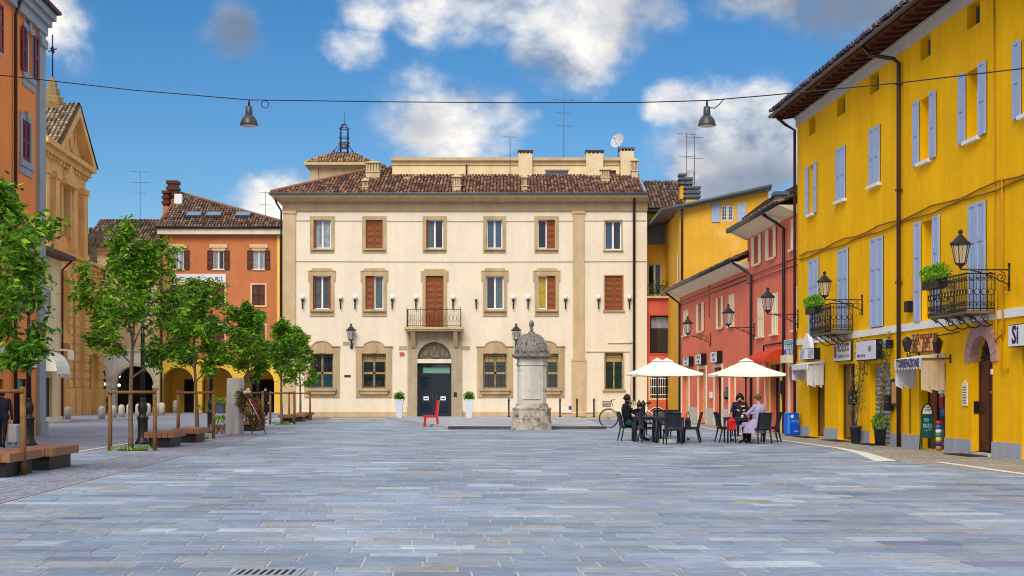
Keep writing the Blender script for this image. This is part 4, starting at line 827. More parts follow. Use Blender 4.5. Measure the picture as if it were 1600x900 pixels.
for u in (302, 333, 379):
    a = q(u)*1.005; t_ = 1.0; c = P0+Vector((a-e0, 1.2, 1.2*sl3+.16)); s_ = Vector((.62, 0, 0)); uu = Vector((0, .62, .62*sl3)); m = MB(); dn = Vector((0, -.1, .16))
    m.hexa([c-s_, c+s_, c+s_+uu, c-s_+uu, c-s_+dn, c+s_+dn, c+s_+uu+dn, c-s_+uu+dn]); sk = m.build('skylight', M_zinc, ah); e2 = dn*1.02; MB().add([c-s_*.85+uu*.1+e2, c+s_*.85+uu*.1+e2, c+s_*.85+uu*.9+e2, c-s_*.85+uu*.9+e2], [(0, 1, 2, 3)]).build('pane', mk('skylight_glass', lin(96, 130, 166), .1, 0, fine=0, spec=.8), sk)
k = (AY+4)/FPX
chimney(ah, (263-800)*k, (278-800)*k, AY+3.6, AY+4.6, W(0, 322, AY+4).z-1, W(0, 283, AY+4).z, M_org2, 'stack', M_woodd); chimney(ah, (258-800)*k, (267-800)*k, AY+3.2, AY+3.58, W(0, 330, AY+4).z-1, W(0, 300, AY+4).z, M_org2, 'stack', M_woodd)
p = W(279, 312, AY+3.1); MB().box(p.x-.3, p.x+.3, p.y-.2, p.y+.2, p.z-.4, p.z+.45).build('air_conditioner', M_signw, ah)
# ------------------------------------------------------------------ beige house on a white arcade
BY = 113; FB = Fac((0, BY), (1, 0)); q = FB.S; z_ = lambda v: FB.Z(0, v)
bh = thing('white_arcade_house', (q(195), BY, 0), 'beige house on a white arcade beside the church', 'house')
ops = [FB.R(a, b, 405, 432) for a, b in ((168, 182), (205, 219), (232, 243))]+[FB.R(a, b, 452, 490) for a, b in ((168, 182), (205, 219), (232, 243))]
wall(MB(), FB, q(110), q(248.8), z_(548), z_(388), ops, .25, 0, 9).build('wall', M_beige, bh)
arches = [(q(131), q(165.5), -.05, z_(570), 'arch'), (q(180), q(239.5), -.05, z_(572), 'arch')]
wall(MB(), FB, q(110), q(248.8), -.1, z_(548)-.001, arches, .7, 0, 9).build('arcade', M_white, bh)
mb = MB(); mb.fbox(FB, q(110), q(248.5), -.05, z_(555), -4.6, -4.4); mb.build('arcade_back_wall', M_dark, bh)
mb = MB()
for a in arches:
    c = (a[0]+a[1])/2; r = (a[1]-a[0])/2
    mb.prism(FB, arc(c, a[3]-r, r+.3, 0, pi, 18)+arc(c, a[3]-r, r+.01, pi, 0, 18), .001, .08)
    for s_, d_ in ((a[0], -1), (a[1], 1)): mb.fbox(FB, min(s_-.06*d_, s_+.5*d_), max(s_-.06*d_, s_+.5*d_), a[3]-r-.25, a[3]-r, -.6, .13)
mb.fbox(FB, q(150), q(248.5), z_(549), z_(545), .0, .15); mb.build('arch_moulding', M_pale, bh)
for i, o in enumerate(ops): wv = glazing(FB, bh, o, .12, M_wframe, (M_glassb, M_glassb), .06); m = MB(); ring(m, FB, o, .13, 0, .05); m.build('surround', M_pale, wv); (shutters(FB, wv, o, M_cshut, 'closed', 'louver') if i % 3 else None)
for u, v in ((186, 588), (163, 600), (186, 602), (205, 610)):
    p = W(u, v, BY+3.6); MB().ball(p, .12).build('arcade_lamp', mk('lit_lamp', (1, .8, .45, 1), .5, 0, fine=0, emit=4), bh)
mb = MB(); mb.fbox(FB, q(146), q(248.8), z_(391), z_(386), -.2, .45); mb.build('cornice', M_beige, bh)
P0 = Vector((q(130), BY-.6, z_(388))); tp = W(200, 343, BY+4.6).z; s4 = (tp-P0.z)/5.2; La = q(249)-q(130)+.4
mb = MB().add([P0, P0+Vector((La, 0, 0)), P0+Vector((La, 5.2, 5.2*s4)), P0+Vector((0, 5.2, 5.2*s4)), P0+Vector((La, 10.4, 0)), P0+Vector((0, 10.4, 0))], [(0, 1, 2, 3), (3, 2, 4, 5)]); rf = mb.build('roof', M_under, bh)
tiles(MB(), P0, (1, 0, 0), (0, 1, s4), La, 5.2*sqrt(1+s4**2)-.3, pitch=.26, course=.42, pal=TILESD, seed=8).build('roof_tiles', M_tile, rf, 'stuff')
antenna(W(219, 345, BY+4), 4.2, 'tall thin TV antenna above the beige arcade house roof', 3, 1); antenna(W(415, 345, 125), 2.6, 'small TV antenna just left of the town hall cornice', 2, 2)
# ------------------------------------------------------------------ church
FC = Fac((-25.5, 0), (K, 1)); cs2 = FC.S; cz = FC.Z
ch = thing('church', FC.P(cs2(120), 0), 'ochre baroque church facade with pediment and iron cross', 'church')
zlow = cz(129, 412); ztop_ = cz(129, 292); sa, sb = cs2(55), cs2(129); sc_ = cs2(152)
up_ops = [(cs2(93), cs2(104), cz(98, 368), cz(98, 292)), (cs2(70.5), cs2(77), cz(74, 343), cz(74, 283), 'arch'), (cs2(117), cs2(122.5), cz(120, 378), cz(120, 308), 'arch')]
lo_ops = [(cs2(112), cs2(119.5), cz(116, 582), cz(116, 514), 'arch'), (cs2(129), cs2(138), 0.3, cz(133, 560)), (cs2(82), cs2(90), .3, cz(86, 540))]
wall(MB(), FC, sa, sb, zlow, ztop_, up_ops, .4, 0, 14).build('upper_wall', M_churchp, ch); wall(MB(), FC, sa, sc_, -.1, zlow-.001, lo_ops, .4, 0, 14).build('lower_wall', M_church, ch)
for o in up_ops: MB().fbox(FC, o[0], o[1], o[2], o[3], -.41, -.38).build('window_pane' if o is up_ops[0] else 'niche_back', M_glass if o is up_ops[0] else M_church, ch)
MB().fbox(FC, lo_ops[0][0], lo_ops[0][1], lo_ops[0][2], lo_ops[0][3], -.41, -.38).build('window_pane', M_glass, ch)
for o in lo_ops[1:]: MB().fbox(FC, o[0], o[1], o[2], o[3], -.41, -.34).build('church_door', M_woodd, ch)
for a, b in ((64, 69), (78.5, 84.5), (107, 112.5), (123.5, 129)):
    mb = MB(); s0, s1 = cs2(a), cs2(b); mb.fbox(FC, s0, s1, zlow+.6, ztop_-.7, 0, .4); mb.fbox(FC, s0-.12, s1+.12, zlow+.05, zlow+.6, 0, .5); mb.fbox(FC, s0-.12, s1+.12, ztop_-.7, ztop_-.3, 0, .5); mb.build('pilaster', M_church, ch)
for a, b in ((96.5, 100), (105, 110), (121, 126), (142, 150)):
    mb = MB(); s0, s1 = cs2(a), cs2(b); mb.fbox(FC, s0, s1, 1.9, zlow-1.5, 0, .55); mb.fbox(FC, s0-.15, s1+.15, 0, 1.9, 0, .75); mb.fbox(FC, s0-.15, s1+.15, zlow-1.5, zlow-1.1, 0, .45); mb.build('pilaster', M_church, ch)
mb = MB(); zE = ztop_
mb.fbox(FC, sa, sb+.1, zE-.3, zE+.7, 0, .2); mb.fbox(FC, sa, sb+.5, zE+.7, zE+1.1, -1, .55); mb.fbox(FC, sa, sb+.85, zE+1.1, zE+1.45, -1, .85)
mb.fbox(FC, sa, sc_+.1, zlow-1.1, zlow-.4, 0, .38); mb.fbox(FC, sa, sc_+.3, zlow-.4, zlow-.1, -1, .6); mb.fbox(FC, sa, sc_+.5, zlow-.1, zlow+.12, -1, .85)
# hood over the upper window and portal pediments
for (a, b, v) in ((90.5, 106.5, 284), (126, 141.5, 548), (79, 93, 528)):
    s0, s1 = cs2(a), cs2(b); zz = cz((a+b)/2, v); mb.fbox(FC, s0-.3, s1+.3, zz-.35, zz, 0, .7); mb.prism(FC, [(s0-.3, zz+.001), (s1+.3, zz+.001), ((s0+s1)/2, zz+1.2)], 0, .6)
for o, w in ((up_ops[0], .5), (lo_ops[1], .45), (lo_ops[2], .45)): ring(mb, FC, o[:4], w, 0, .28, 0, .0)
mb.build('entablature', M_church, ch)
# pediment
p0, p1 = cs2(77), cs2(145.8)-1.2; zb_ = zE+1.45; pa = (p0+sb+.85)/2; hp = cz(114, 172)-zb_; e1_ = sb+.95; p0 = 2*pa-e1_
mb = MB(); mb.prism(FC, [(p0, zb_+.001), (e1_, zb_+.001), (pa, zb_+hp-.25)], -.6, .1)
for a, b in ((p0, pa), (e1_, pa)):
    d_ = 1 if a < b else -1; th = .62; mb.prism(FC, [(a, zb_+.002), (a+d_*th*1.4, zb_+.002), (pa, zb_+hp-th*1.2), (pa, zb_+hp)][::d_], .101, .85)
mb.prism(FC, [(p0+2.6, zb_+.45), (e1_-2.6, zb_+.45), (pa, zb_+hp-2.0)], .1, .25)
mb.build('pediment', M_church, ch)
m = MB(); c_o = FC.P(pa, zb_+hp*.36, .27)
m.tube([FC.P(pa+.75*cos(t), zb_+hp*.38+.95*sin(t), .3) for t in [2*pi*i/18 for i in range(19)]], .13, 6); m.build('oculus_frame', M_church, ch); MB().prism(FC, [(pa+.7*cos(2*pi*i/16), zb_+hp*.38+.9*sin(2*pi*i/16)) for i in range(16)], .2, .26).build('oculus_panel', M_churchp, ch)
for i in range(15):
    s_ = sa+.6+i*(sb-sa)/15; MB().fbox(FC, s_, s_+.35, zE+.42, zE+.69, .2, .42).build('dentil', M_church, ch)
for a, b in ((96.5, 100), (105, 110), (121, 126), (142, 150)):
    s0, s1 = cs2(a), cs2(b)
    for j in range(int((zlow-3.6)/.62)): MB().fbox(FC, s0-.06, s1+.06, 2.0+j*.62, 2.5+j*.62, .5, .62).build('rusticated_block', M_church, ch)
for a, b in ((84.8, 91), (105.5, 106.8), (112.8, 116)):
    s0, s1 = cs2(a), cs2(b)
    if s1-s0 > .5: m = MB(); ring(m, FC, (s0+.2, s1-.2, zlow+2.2, ztop_-1.6), .12, 0, .12); m.build('panel_moulding', M_church, ch)
# gable roof running back from the pediment
B = FC.P; L_ = 14; mb = MB(); zr = zb_+hp+.1
mb.add([B(p0-.3, zb_+.05, .9), B(pa, zr, .9), B(pa, zr, -L_), B(p0-.3, zb_+.05, -L_), B(e1_+.3, zb_+.05, .9), B(e1_+.3, zb_+.05, -L_)], [(0, 1, 2, 3), (1, 4, 5, 2)]); mb.add([B(p0, zb_-.05, -.5), B(e1_, zb_-.05, -.5), B(e1_, zb_-.05, -L_), B(p0, zb_-.05, -L_)], [(0, 1, 2, 3)]); rf = mb.build('roof', M_under, ch)
mb = MB(); upn = B(pa, zr, .9)-B(p0-.3, zb_+.05, .9); tiles(mb, B(p0-.3, zb_+.07, -L_), B(0, 0, 1)-B(0, 0, 0), upn, L_+.9, upn.length, pitch=.3, course=.45, pal=[lin(150, 136, 112), lin(128, 114, 98), lin(170, 150, 122), lin(104, 94, 84), lin(140, 128, 110)], seed=4)
upn2 = B(pa, zr, .9)-B(e1_+.3, zb_+.05, .9); tiles(mb, B(e1_+.3, zb_+.07, .9), B(0, 0, -1)-B(0, 0, 0), upn2, 2, upn2.length, pitch=.3, course=.45, pal=TILESD, seed=6); mb.build('roof_tiles', M_tile, rf, 'stuff')
# finial pedestal and cross on the ridge
pf = Vector(W(94, 176, FC.Yd(94)+5.5)); pf = B(pa, zr-.4, -1.1)
m = MB(); m.lathe(pf, [(.95, 0), (.95, .5), (.8, .55), (.75, .9), (.55, 1.0), (.5, 1.5), (.36, 1.6), (.3, 2.1), (.16, 2.2), (.12, 2.4)], 8, smooth=False); m.build('finial', mk('finial_stone', lin(150, 124, 84), .9, .25, 3, .4), ch)
m = MB(); c = pf+Vector((0, 0, 2.3)); tt = Vector((FC.t.x, FC.t.y, 0)); m.tube([c, c+Vector((0, 0, 3.1))], .055, 6); m.tube([c+Vector((0, 0, 2.0))-tt*.55, c+Vector((0, 0, 2.0))+tt*.55], .05, 6); m.tube([c+Vector((-.3, 0, 1.9)), c+Vector((.3, 0, 2.1))], .045, 6)
for a in range(4): m.tube(scroll(c+Vector((0, 0, 2.0))+(tt*cos(a*pi/2+.78)+Vector((0, 0, 1))*sin(a*pi/2+.78))*.22, tt, (0, 0, 1), .13), .03, 4)
m.build('iron_cross', mk('cross_iron', lin(34, 36, 84), .5, .2), ch)
# stone angel on the lower cornice
ap = FC.P(cs2(140), zlow+.12, .1); an = thing('stone_angel', ap, 'weathered stone angel statue on the church shoulder', 'statue')
m = MB(); m.lathe(ap, [(.5, 0), (.48, .5), (.4, .9), (.34, 1.5), (.4, 1.95), (.36, 2.25), (.14, 2.4)], 10); m.ball(ap+Vector((0, 0, 2.62)), .2, .2, .25); m.tube([ap+Vector((.3, 0, 2.15)), ap+Vector((.55, -.1, 1.7)), ap+Vector((.3, -.3, 1.6))], [.13, .11, .08], 6); m.tube([ap+Vector((-.3, 0, 2.15)), ap+Vector((-.5, -.1, 1.75)), ap+Vector((-.2, -.35, 1.75))], [.13, .11, .08], 6)
for i in range(7): a = i/7*2*pi; m.tube([ap+Vector((.45*cos(a), .45*sin(a), .05)), ap+Vector((.36*cos(a+.2), .36*sin(a+.2), 1.0)), ap+Vector((.3*cos(a+.1), .3*sin(a+.1), 1.6))], .07, 5)
M_ang = mk('statue_stone', lin(136, 120, 100), .9, .3, 3, .4); m.build('figure', M_ang, an)
for s_ in (-1, 1): MB().add([ap+Vector((s_*.12, .25, 1.5)), ap+Vector((s_*.7, .45, 1.3)), ap+Vector((s_*.85, .5, 2.3)), ap+Vector((s_*.6, .45, 2.9)), ap+Vector((s_*.2, .3, 2.3)), ap+Vector((s_*.12, .33, 1.5)), ap+Vector((s_*.7, .55, 1.3)), ap+Vector((s_*.85, .6, 2.3)), ap+Vector((s_*.6, .55, 2.9)), ap+Vector((s_*.2, .4, 2.3))], [(0, 1, 2, 3, 4), (9, 8, 7, 6, 5)]+[(i, (i+1) % 5, 5+(i+1) % 5, 5+i) for i in range(5)]).build('wing', M_ang, an)
# ------------------------------------------------------------------ small cream shop before the church
FS = Fac((-19.65, 0), (K, 1)); q = FS.S; z_ = FS.Z
sh = thing('cream_shop', FS.P(q(80), 0), 'narrow cream shop house with scalloped white awning', 'shop')
ops = [FS.R(70, 81, 590, 652), FS.R(66, 77, 456, 483)]
wall(MB(), FS, q(48), q(95), -.1, z_(80, 402), ops, .3, 0, 12).build('wall', stucco('cream_shop_render', (246, 226, 182), .92, .07, .1), sh)
wv = glazing(FS, sh, ops[0], .15, M_woodd, (mk('shop_glass_green', lin(80, 120, 96, .5), .06, .3, 3, spec=.9), M_glass), .07, 'shop_window'); wv = glazing(FS, sh, ops[1], .12, M_wframe, (M_curt, M_glass), .06); m = MB(); ring(m, FS, ops[1], .15, 0, .05); m.build('surround', M_greytrim, wv)
MB().fbox(FS, q(48), q(95), z_(80, 519), z_(80, 512), 0, .08).build('string_course', M_pale, sh); mb = MB(); mb.fbox(FS, q(48), q(95.4), -.02, .3, 0, .12); mb.fbox(FS, q(48), q(95.2), -.02, .12, .121, .5); mb.build('step', M_pale, sh)
mb = MB(); zz = z_(80, 402); mb.fbox(FS, q(48), q(95)+.3, zz, zz+.22, -2, .75); mb.build('eaves', M_woodd, sh); pipe(sh, [FS.P(q(95)-.05, zz, .6), FS.P(q(95)-.05, zz-.5, .1), FS.P(q(95)-.05, 0, .1)], .06, mk('plum_drainpipe', lin(96, 36, 40), .4, .15))
M_awn = mk('white_awning', lin(240, 236, 226), .85, .06, 3)
def awning(parent, F, a, b, zt, zb, out, mat, scal=.16, name='awning', side=True, curve=True, n0=.02):
    """fabric awning bulging out of the wall, its scalloped valance hanging from the front edge"""
    mb = MB(); N_ = 6; prof = []
    for i in range(N_+1):
        t = i/N_; prof.append((zt+(zb-zt)*(1-cos(t*pi/2)) if curve else zt+(zb-zt)*t, n0+out*sin(t*pi/2) if curve else n0+out*t))
    for (z0, na), (z1, nb) in zip(prof, prof[1:]): mb.add([F.P(a, z0, na), F.P(b, z0, na), F.P(b, z1, nb), F.P(a, z1, nb)], [(0, 1, 2, 3)], 0, None, True)
    for s_ in (a, b):
        if side: mb.add([F.P(s_, z, n) for z, n in prof]+[F.P(s_, zb, n0)], [tuple(range(N_+2))])
    k = max(3, int((b-a)/.22)); ff = n0+out
    for i in range(k):
        x0, x1 = a+(b-a)*i/k, a+(b-a)*(i+1)/k; pts = [(x0, zb), (x1, zb)]+[(x0+(x1-x0)*(1-j/6), zb-scal*(.72+.28*sin(pi*j/6))) for j in range(7)]
        mb.add([F.P(x, z, ff+.004) for x, z in pts], [tuple(range(len(pts)))])
    return mb.build(name, mat, parent)
awning(sh, FS, q(60), q(82), z_(75, 549), z_(75, 581), .9, M_awn, .35); text(sh, 'ER COCOLI', FS, (q(60)+q(82))/2, z_(75, 588), .94, .26, M_inkb, q(82)-q(60)-.4)
awning(sh, FS, q(84), q(94.5), z_(90, 545), z_(90, 549), .7, M_awn, .5)
rfz = MB(); rfz.add([FS.P(q(48), zz+.23, .75), FS.P(q(95)+.3, zz+.23, .75), FS.P(q(95)+.3, zz+2.6, -5), FS.P(q(48), zz+2.6, -5)], [(0, 1, 2, 3)]); rfz.build('roof', M_under, sh)
# ------------------------------------------------------------------ orange palazzo at the left edge
FO = Fac((-13.95, 0), (K, 1)); q = FO.S; z_ = FO.Z
oh = thing('orange_palazzo', FO.P(q(30), 0), 'tall orange palazzo with plum shutters and grey corner strip at the left edge', 'building')
c0, c1 = q(57), q(66); zt = z_(62, 52); s_far = c1; s_near = q(0)-16
wx = [(37.5, 52, 44, 118), (37, 46, 196, 248)]
O1 = (q(37.5), q(49.5), z_(43, 116), z_(43, 50)); O2 = (q(33), q(46), z_(40, 252), z_(40, 190)); O1b = (O1[0]-4.2, O1[1]-4.2, O1[2], O1[3]); O2b = (O2[0]-4.2, O2[1]-4.2, O2[2], O2[3])
h3 = O2[3]-O2[2]; O3 = (O2[0], O2[1], O2[2]-4.6, O2[3]-4.6); O3b = (O2b[0], O2b[1], O2[2]-4.6, O2[3]-4.6)
sho = [(q(24), q(43), 0, z_(33, 592)), (q(-40), q(5), 0, z_(0, 592))]
wall(MB(), FO, s_near, s_far, -.1, zt, [O1, O2, O1b, O2b, O3, O3b]+sho, .16, 0, 12).build('wall', M_org, oh)
mb = MB(); mb.fbox(FO, c0, c1+.05, 0, zt, .001, .12); mb.fbox(FO, c0-.06, c1+.1, 0, .5, .121, .2); mb.fbox(FO, c0-.06, c1+.12, z_(62, 558), z_(62, 540), .121, .22); mb.fbox(FO, c0-.05, c1+.08, zt-.5, zt-.2, .121, .2)
mb.fbox(FO, s_near, c1+.12, zt, zt+.35, -2, .18); mb.fbox(FO, s_near, c1+.25, zt+.35, zt+.6, -2, .3); mb.fbox(FO, s_near, c1+.38, zt+.6, zt+.85, -2, .42); mb.build('corner_strip_cornice', M_greytrim, oh)
mb = MB(); mb.fbox(FO, s_near, c1+.46, zt+.851, zt+.96, -8, .5); mb.tube([FO.P(s_near, zt+.92, .53), FO.P(c1+.46, zt+.92, .53)], .07, 6); mb.build('gutter', mk('dark_plum_gutter', lin(70, 40, 60), .5, .1), oh)
mb = MB(); mb.add([FO.P(s_near, zt+.97, .5), FO.P(c1+.46, zt+.97, .5), FO.P(c1-4, zt+3.4, -5), FO.P(s_near, zt+3.4, -5), FO.P(c1+.46, zt+.97, -11), FO.P(s_near, zt+.99, -11)], [(0, 1, 2, 3), (1, 4, 2), (3, 2, 4, 5)]); mb.build('roof', M_under, oh)
for o, st in ((O1, 'open'), (O1b, 'open'), (O2, 'closed'), (O2b, 'closed'), (O3, 'closed'), (O3b, 'open')):
    wv = glazing(FO, oh, o, .09, M_wframe, (M_glass, M_glass), .07); m = MB(); ring(m, FO, o, .22, 0, .06, 0, .05); a, b, c, d = o; m.fbox(FO, a-.28, b+.28, c-.25, c-.051, 0, .1); m.fbox(FO, a-.26, b+.26, c-.5, c-.251, 0, .05); m.prism(FO, [((a+b)/2-.1, d+.02), ((a+b)/2+.1, d+.02), ((a+b)/2+.14, d+.34), ((a+b)/2-.14, d+.34)], .061, .12); m.build('surround', M_greytrim, wv); shutters(FO, wv, o, M_purple, st, 'louver', None if st == 'closed' else .07)
for o in sho:
    glazing(FO, oh, o, .08, M_black, (M_glass, M_glass), .06, 'shop_window')
pipe(oh, [FO.P(q(20), zt+.9, .5), FO.P(q(20), zt-.2, .1), FO.P(q(20), 0, .1)], .06, M_pipe)
for (a, b, v0, v1) in ((19.5, 52, 549, 573), (-40, 6, 541, 570)): plate(oh, FO, a, b, v0, v1, .02, .14, M_signw, 'shop_sign')
text(oh, 'Q', FO, q(41), z_(41, 562), .15, .7, M_inkt); text(oh, 'OLA', FO, q(2), z_(2, 558), .15, .35, M_inkt); plate(oh, FO, 27, 35, 585, 612, -.1, -.07, M_inkt, 'window_poster')
# ------------------------------------------------------------------ corner house right of the town hall
CY = 86.4; FK = Fac((0, CY), (1, 0)); q = FK.S; z_ = lambda v: FK.Z(0, v)
kh = thing('corner_house', (q(1034), CY, 0), 'narrow red and ochre corner house with planted balcony right of the hall', 'house')
oA, oB, oD = FK.R(1015.5, 1048, 493, 552), FK.R(1016, 1047.5, 586, 622), None
wall(MB(), FK, q(1011.2), q(1062), -.1, z_(466), [oA, oB], .35, 0, 9).build('wall', stucco('faded_red_stucco', (228, 112, 94), .9, .12, .14), kh)
wv = glazing(FK, kh, oA, .25, M_black, (M_curt,), .08); MB().fbox(FK, oA[0]+.08, oA[1]-.08, oA[2]+.1, oA[2]+1.55, -.27, -.262).build('lower_pane', M_glass, wv); m = MB(); ring(m, FK, oA, .08, 0, .05, 0, .1); m.build('surround', mk('red_trim', lin(206, 84, 60), .8, .1), wv)
wv = glazing(FK, kh, oB, .25, M_woodd, (M_glass, M_glass), .06); m = MB(); ring(m, FK, oB, .12, 0, .06); m.build('surround', M_beige, wv)
m = MB()
for i in range(9): x = oB[0]+(oB[1]-oB[0])*(i+.5)/9; m.tube([FK.P(x, oB[2], .05), FK.P(x, oB[3], .05)], .016, 4)
for f in (.15, .5, .85): zz = oB[2]+(oB[3]-oB[2])*f; m.fbox(FK, oB[0], oB[1], zz-.02, zz+.02, .03, .07)
m.build('grille', M_wframe, wv); plate(kh, FK, 1012.5, 1056, 625, 655, .0, .06, mk('orange_red_base', lin(206, 100, 66), .8, .1), 'plinth')
FKu = Fac((0, CY+1.6), (1, 0)); q2 = FKu.S; y2 = lambda v: FKu.Z(0, v); od = FKu.R(1012, 1034, 412, 462)
wall(MB(), FKu, q2(1005), q2(1062), y2(470), y2(322), [od], .25, 0, 7).build('upper_wall', M_ochre, kh)
glazing(FKu, kh, od, .12, M_wframe, (M_glass, M_glassb), .07, 'balcony_door'); m = shutter_mesh(FKu, q2(1012), q2(1038), y2(382), y2(343), .02, .05, 'panel'); m.build('shutter', mk('grey_shutter', lin(120, 128, 140), .6, .1), kh)
mb = MB(); zf = z_(466); mb.fbox(FK, q(1009.5), q(1056), zf, zf+.12, -1.6, .25); bal = mb.build('balcony', M_beige, kh)
mb = MB(); zr_ = z_(446)
mb.fbox(FK, q(1010), q(1054), zr_-.03, zr_, .16, .2)
for i in range(22): x = q(1010)+(q(1054)-q(1010))*i/21; mb.tube([FK.P(x, zf+.1, .18), FK.P(x, zr_, .18)], .012, 4)
mb.build('railing', M_iron, bal)
mb = MB()
for i in range(5): leafball(mb, FK.P(q(1016+8*i), zf+.45+.25*(i % 2), -.1), .26, .35, 90, .14, 40+i, PALD)
leafball(mb, FK.P(q(1051), zf+1.2, -.2), .28, .9, 260, .14, 50, PAL); mb.build('balcony_plants', M_leaf, bal, 'stuff')
mb = MB(); P0 = Vector((q2(1000), CY+.6, y2(325)-.15)); tp = W(1030, 284, CY+6).z; s5 = (tp-P0.z)/5.4; La = 3.4
mb.add([P0, P0+Vector((La, 0, 0)), P0+Vector((La, 5.4, 5.4*s5)), P0+Vector((0, 5.4, 5.4*s5)), P0+Vector((La, 10.8, 0)), P0+Vector((0, 10.8, 0))], [(0, 1, 2, 3), (3, 2, 4, 5)]); mb.box(P0.x, P0.x+2.5, P0.y, P0.y+2, P0.z-.2, P0.z-.05); rf = mb.build('roof', M_under, kh)
tiles(MB(), P0, (1, 0, 0), (0, 1, s5), La, 5.4*sqrt(1+s5**2)-.1, pitch=.22, course=.38, pal=TILESD+[lin(110, 90, 96)], seed=12).build('roof_tiles', M_tile, rf, 'stuff')
pipe(kh, [FK.P(q(1056), z_(462), .3), FK.P(q(1057), z_(475), .1), FK.P(q(1057), 0, .1)], .08, M_pipe)
# ------------------------------------------------------------------ ochre gable house behind the red row
OY = 80.5; FE = Fac((0, OY), (1, 0)); q = FE.S; z_ = lambda v: FE.Z(0, v)
eh = thing('ochre_gable_house', (q(1130), OY, 0), 'ochre house wall under a single sloping eave with barred window and blue shutters', 'house')
ow = FE.R(1126.5, 1147, 320, 346); mb = MB(); sa_, sb_ = q(1062), q(1200)
wall(mb, FE, sa_, sb_, 0, z_(328)-.0, [], .2, 0, 10)
mb = MB(); a, b, c, d = ow
zl_, zr_ = z_(328), z_(296.5)
for (x0, x1) in ((sa_, a), (a, b), (b, sb_)):
    f = lambda x: zl_+(zr_-zl_)*(x-sa_)/(sb_-sa_)
    if x0 == a: mb.add([FE.P(x0, 0), FE.P(x1, 0), FE.P(x1, c), FE.P(x0, c)], [(0, 1, 2, 3)]); mb.add([FE.P(x0, d), FE.P(x1, d), FE.P(x1, f(x1)), FE.P(x0, f(x0))], [(0, 1, 2, 3)])
    else: mb.add([FE.P(x0, 0), FE.P(x1, 0), FE.P(x1, f(x1)), FE.P(x0, f(x0))], [(0, 1, 2, 3)])
for s_ in (a, b): mb.add([FE.P(s_, c), FE.P(s_, d), FE.P(s_, d, -.2), FE.P(s_, c, -.2)], [(0, 1, 2, 3)])
mb.add([FE.P(a, c), FE.P(b, c), FE.P(b, c, -.2), FE.P(a, c, -.2)], [(0, 1, 2, 3)]); mb.add([FE.P(a, d), FE.P(b, d), FE.P(b, d, -.2), FE.P(a, d, -.2)], [(0, 1, 2, 3)])
mb.add([FE.P(sa_, 0), FE.P(sa_, zl_), FE.P(sa_, zl_, -9), FE.P(sa_, 0, -9)], [(0, 1, 2, 3)]); mb.add([FE.P(sb_, 0), FE.P(sb_, zr_), FE.P(sb_, zr_, -9), FE.P(sb_, 0, -9)], [(0, 1, 2, 3)]); mb.build('wall', M_ochre, eh)
wv = glazing(FE, eh, ow, .1, M_wframe, (M_glassb, M_glassb), .09); m = MB()
for i in range(6): x = a+(b-a)*(i+.5)/6; m.tube([FE.P(x, c, .03), FE.P(x, d, .03)], .015, 4)
for i in range(5): z0 = c+(d-c)*(i+.5)/5; m.tube([FE.P(a, z0, .03), FE.P(b, z0, .03)], .012, 4)
m.build('grille', M_wframe, wv)
for x0, x1 in ((q(1112), q(1124)), (q(1152), q(1165))): shutter_mesh(FE, x0, x1, z_(347), z_(318), .02).build('shutter', M_blue, wv)
mb = MB(); x0, x1 = q(1030), q(1203); za, zb2 = z_(331), z_(289.5); th = .32
mb.hexa([FE.P(x0, za-.05, .45), FE.P(x1, zb2-th, .45), FE.P(x1, zb2-th, -10), FE.P(x0, za-.05, -10), FE.P(x0, za+.1, .5), FE.P(x1, zb2, .5), FE.P(x1, zb2, -10), FE.P(x0, za+.1, -10)]); rf = mb.build('roof', M_zinc, eh)
mb = MB().tube([FE.P(x0, za+.02, .55), FE.P(x1, zb2-.1, .55)], .1, 6); mb.build('gutter', M_zinc, rf)
pipe(eh, [FE.P(sa_+.1, zl_, .3), FE.P(sa_+.12, zl_-.6, .08), FE.P(sa_+.12, 5, .08)], .07, M_pipe)
ol = Fac((sa_, OY), (0, -1)); MB().add([(sa_-.02, OY+.5, z_(440)), (sa_-.02, OY+1.1, z_(440)), (sa_-.02, OY+1.1, z_(395)), (sa_-.02, OY+.5, z_(395))], [(0, 1, 2, 3)]).build('side_window', M_cshut, eh)
for u0, u1, vt, vb, yy in ((1063, 1070, 271, 290, 4.5), (1072, 1093, 291, 312, 1.5), (1073, 1081, 277, 300, 4)):
    k = (OY+yy)/FPX; chimney(eh, (u0-800)*k, (u1-800)*k, OY+yy, OY+yy+.7, CAMZ+(HOR-vb)*k-.8, CAMZ+(HOR-vt)*k, M_ochre, 'stack', M_zinc)
def dish(c, r, label, az=0.4):
    t = thing('satellite_dish', c, label, 'satellite dish'); c = Vector(c); d = Vector((-sin(az), -cos(az), .35)).normalized(); e1_ = d.orthogonal().normalized(); e2_ = d.cross(e1_); mb = MB(); vs = [c]; 
    for rr in (.5, 1): vs += [c+(e1_*cos(2*pi*k/16)+e2_*sin(2*pi*k/16))*r*rr+d*(rr*rr*r*.28) for k in range(16)]
    mb.add(vs, [(0, 1+k, 1+(k+1) % 16) for k in range(16)]+[(1+k, 17+k, 17+(k+1) % 16, 1+(k+1) % 16) for k in range(16)], smooth=True); mb.build('reflector', mk('dish_grey', lin(190, 192, 196), .5, .1), t)
    MB().tube([c-d*.02, c-Vector((0, 0, 1.0))+Vector((.0, .1, 0))], .03, 5).build('mast', M_zinc, t); MB().tube([c-Vector((0, 0, r*.8)), c+d*r*.9], .012, 4).ball(c+d*r*.9, .05).build('feed_arm', M_zinc, t)
dish(W(1081, 275, OY+4.3), .38, 'round satellite dish beside the ochre house chimneys', -.3); dish(W(966, 221, 91), .5, 'satellite dish on the tall attic chimney of the hall', .7)
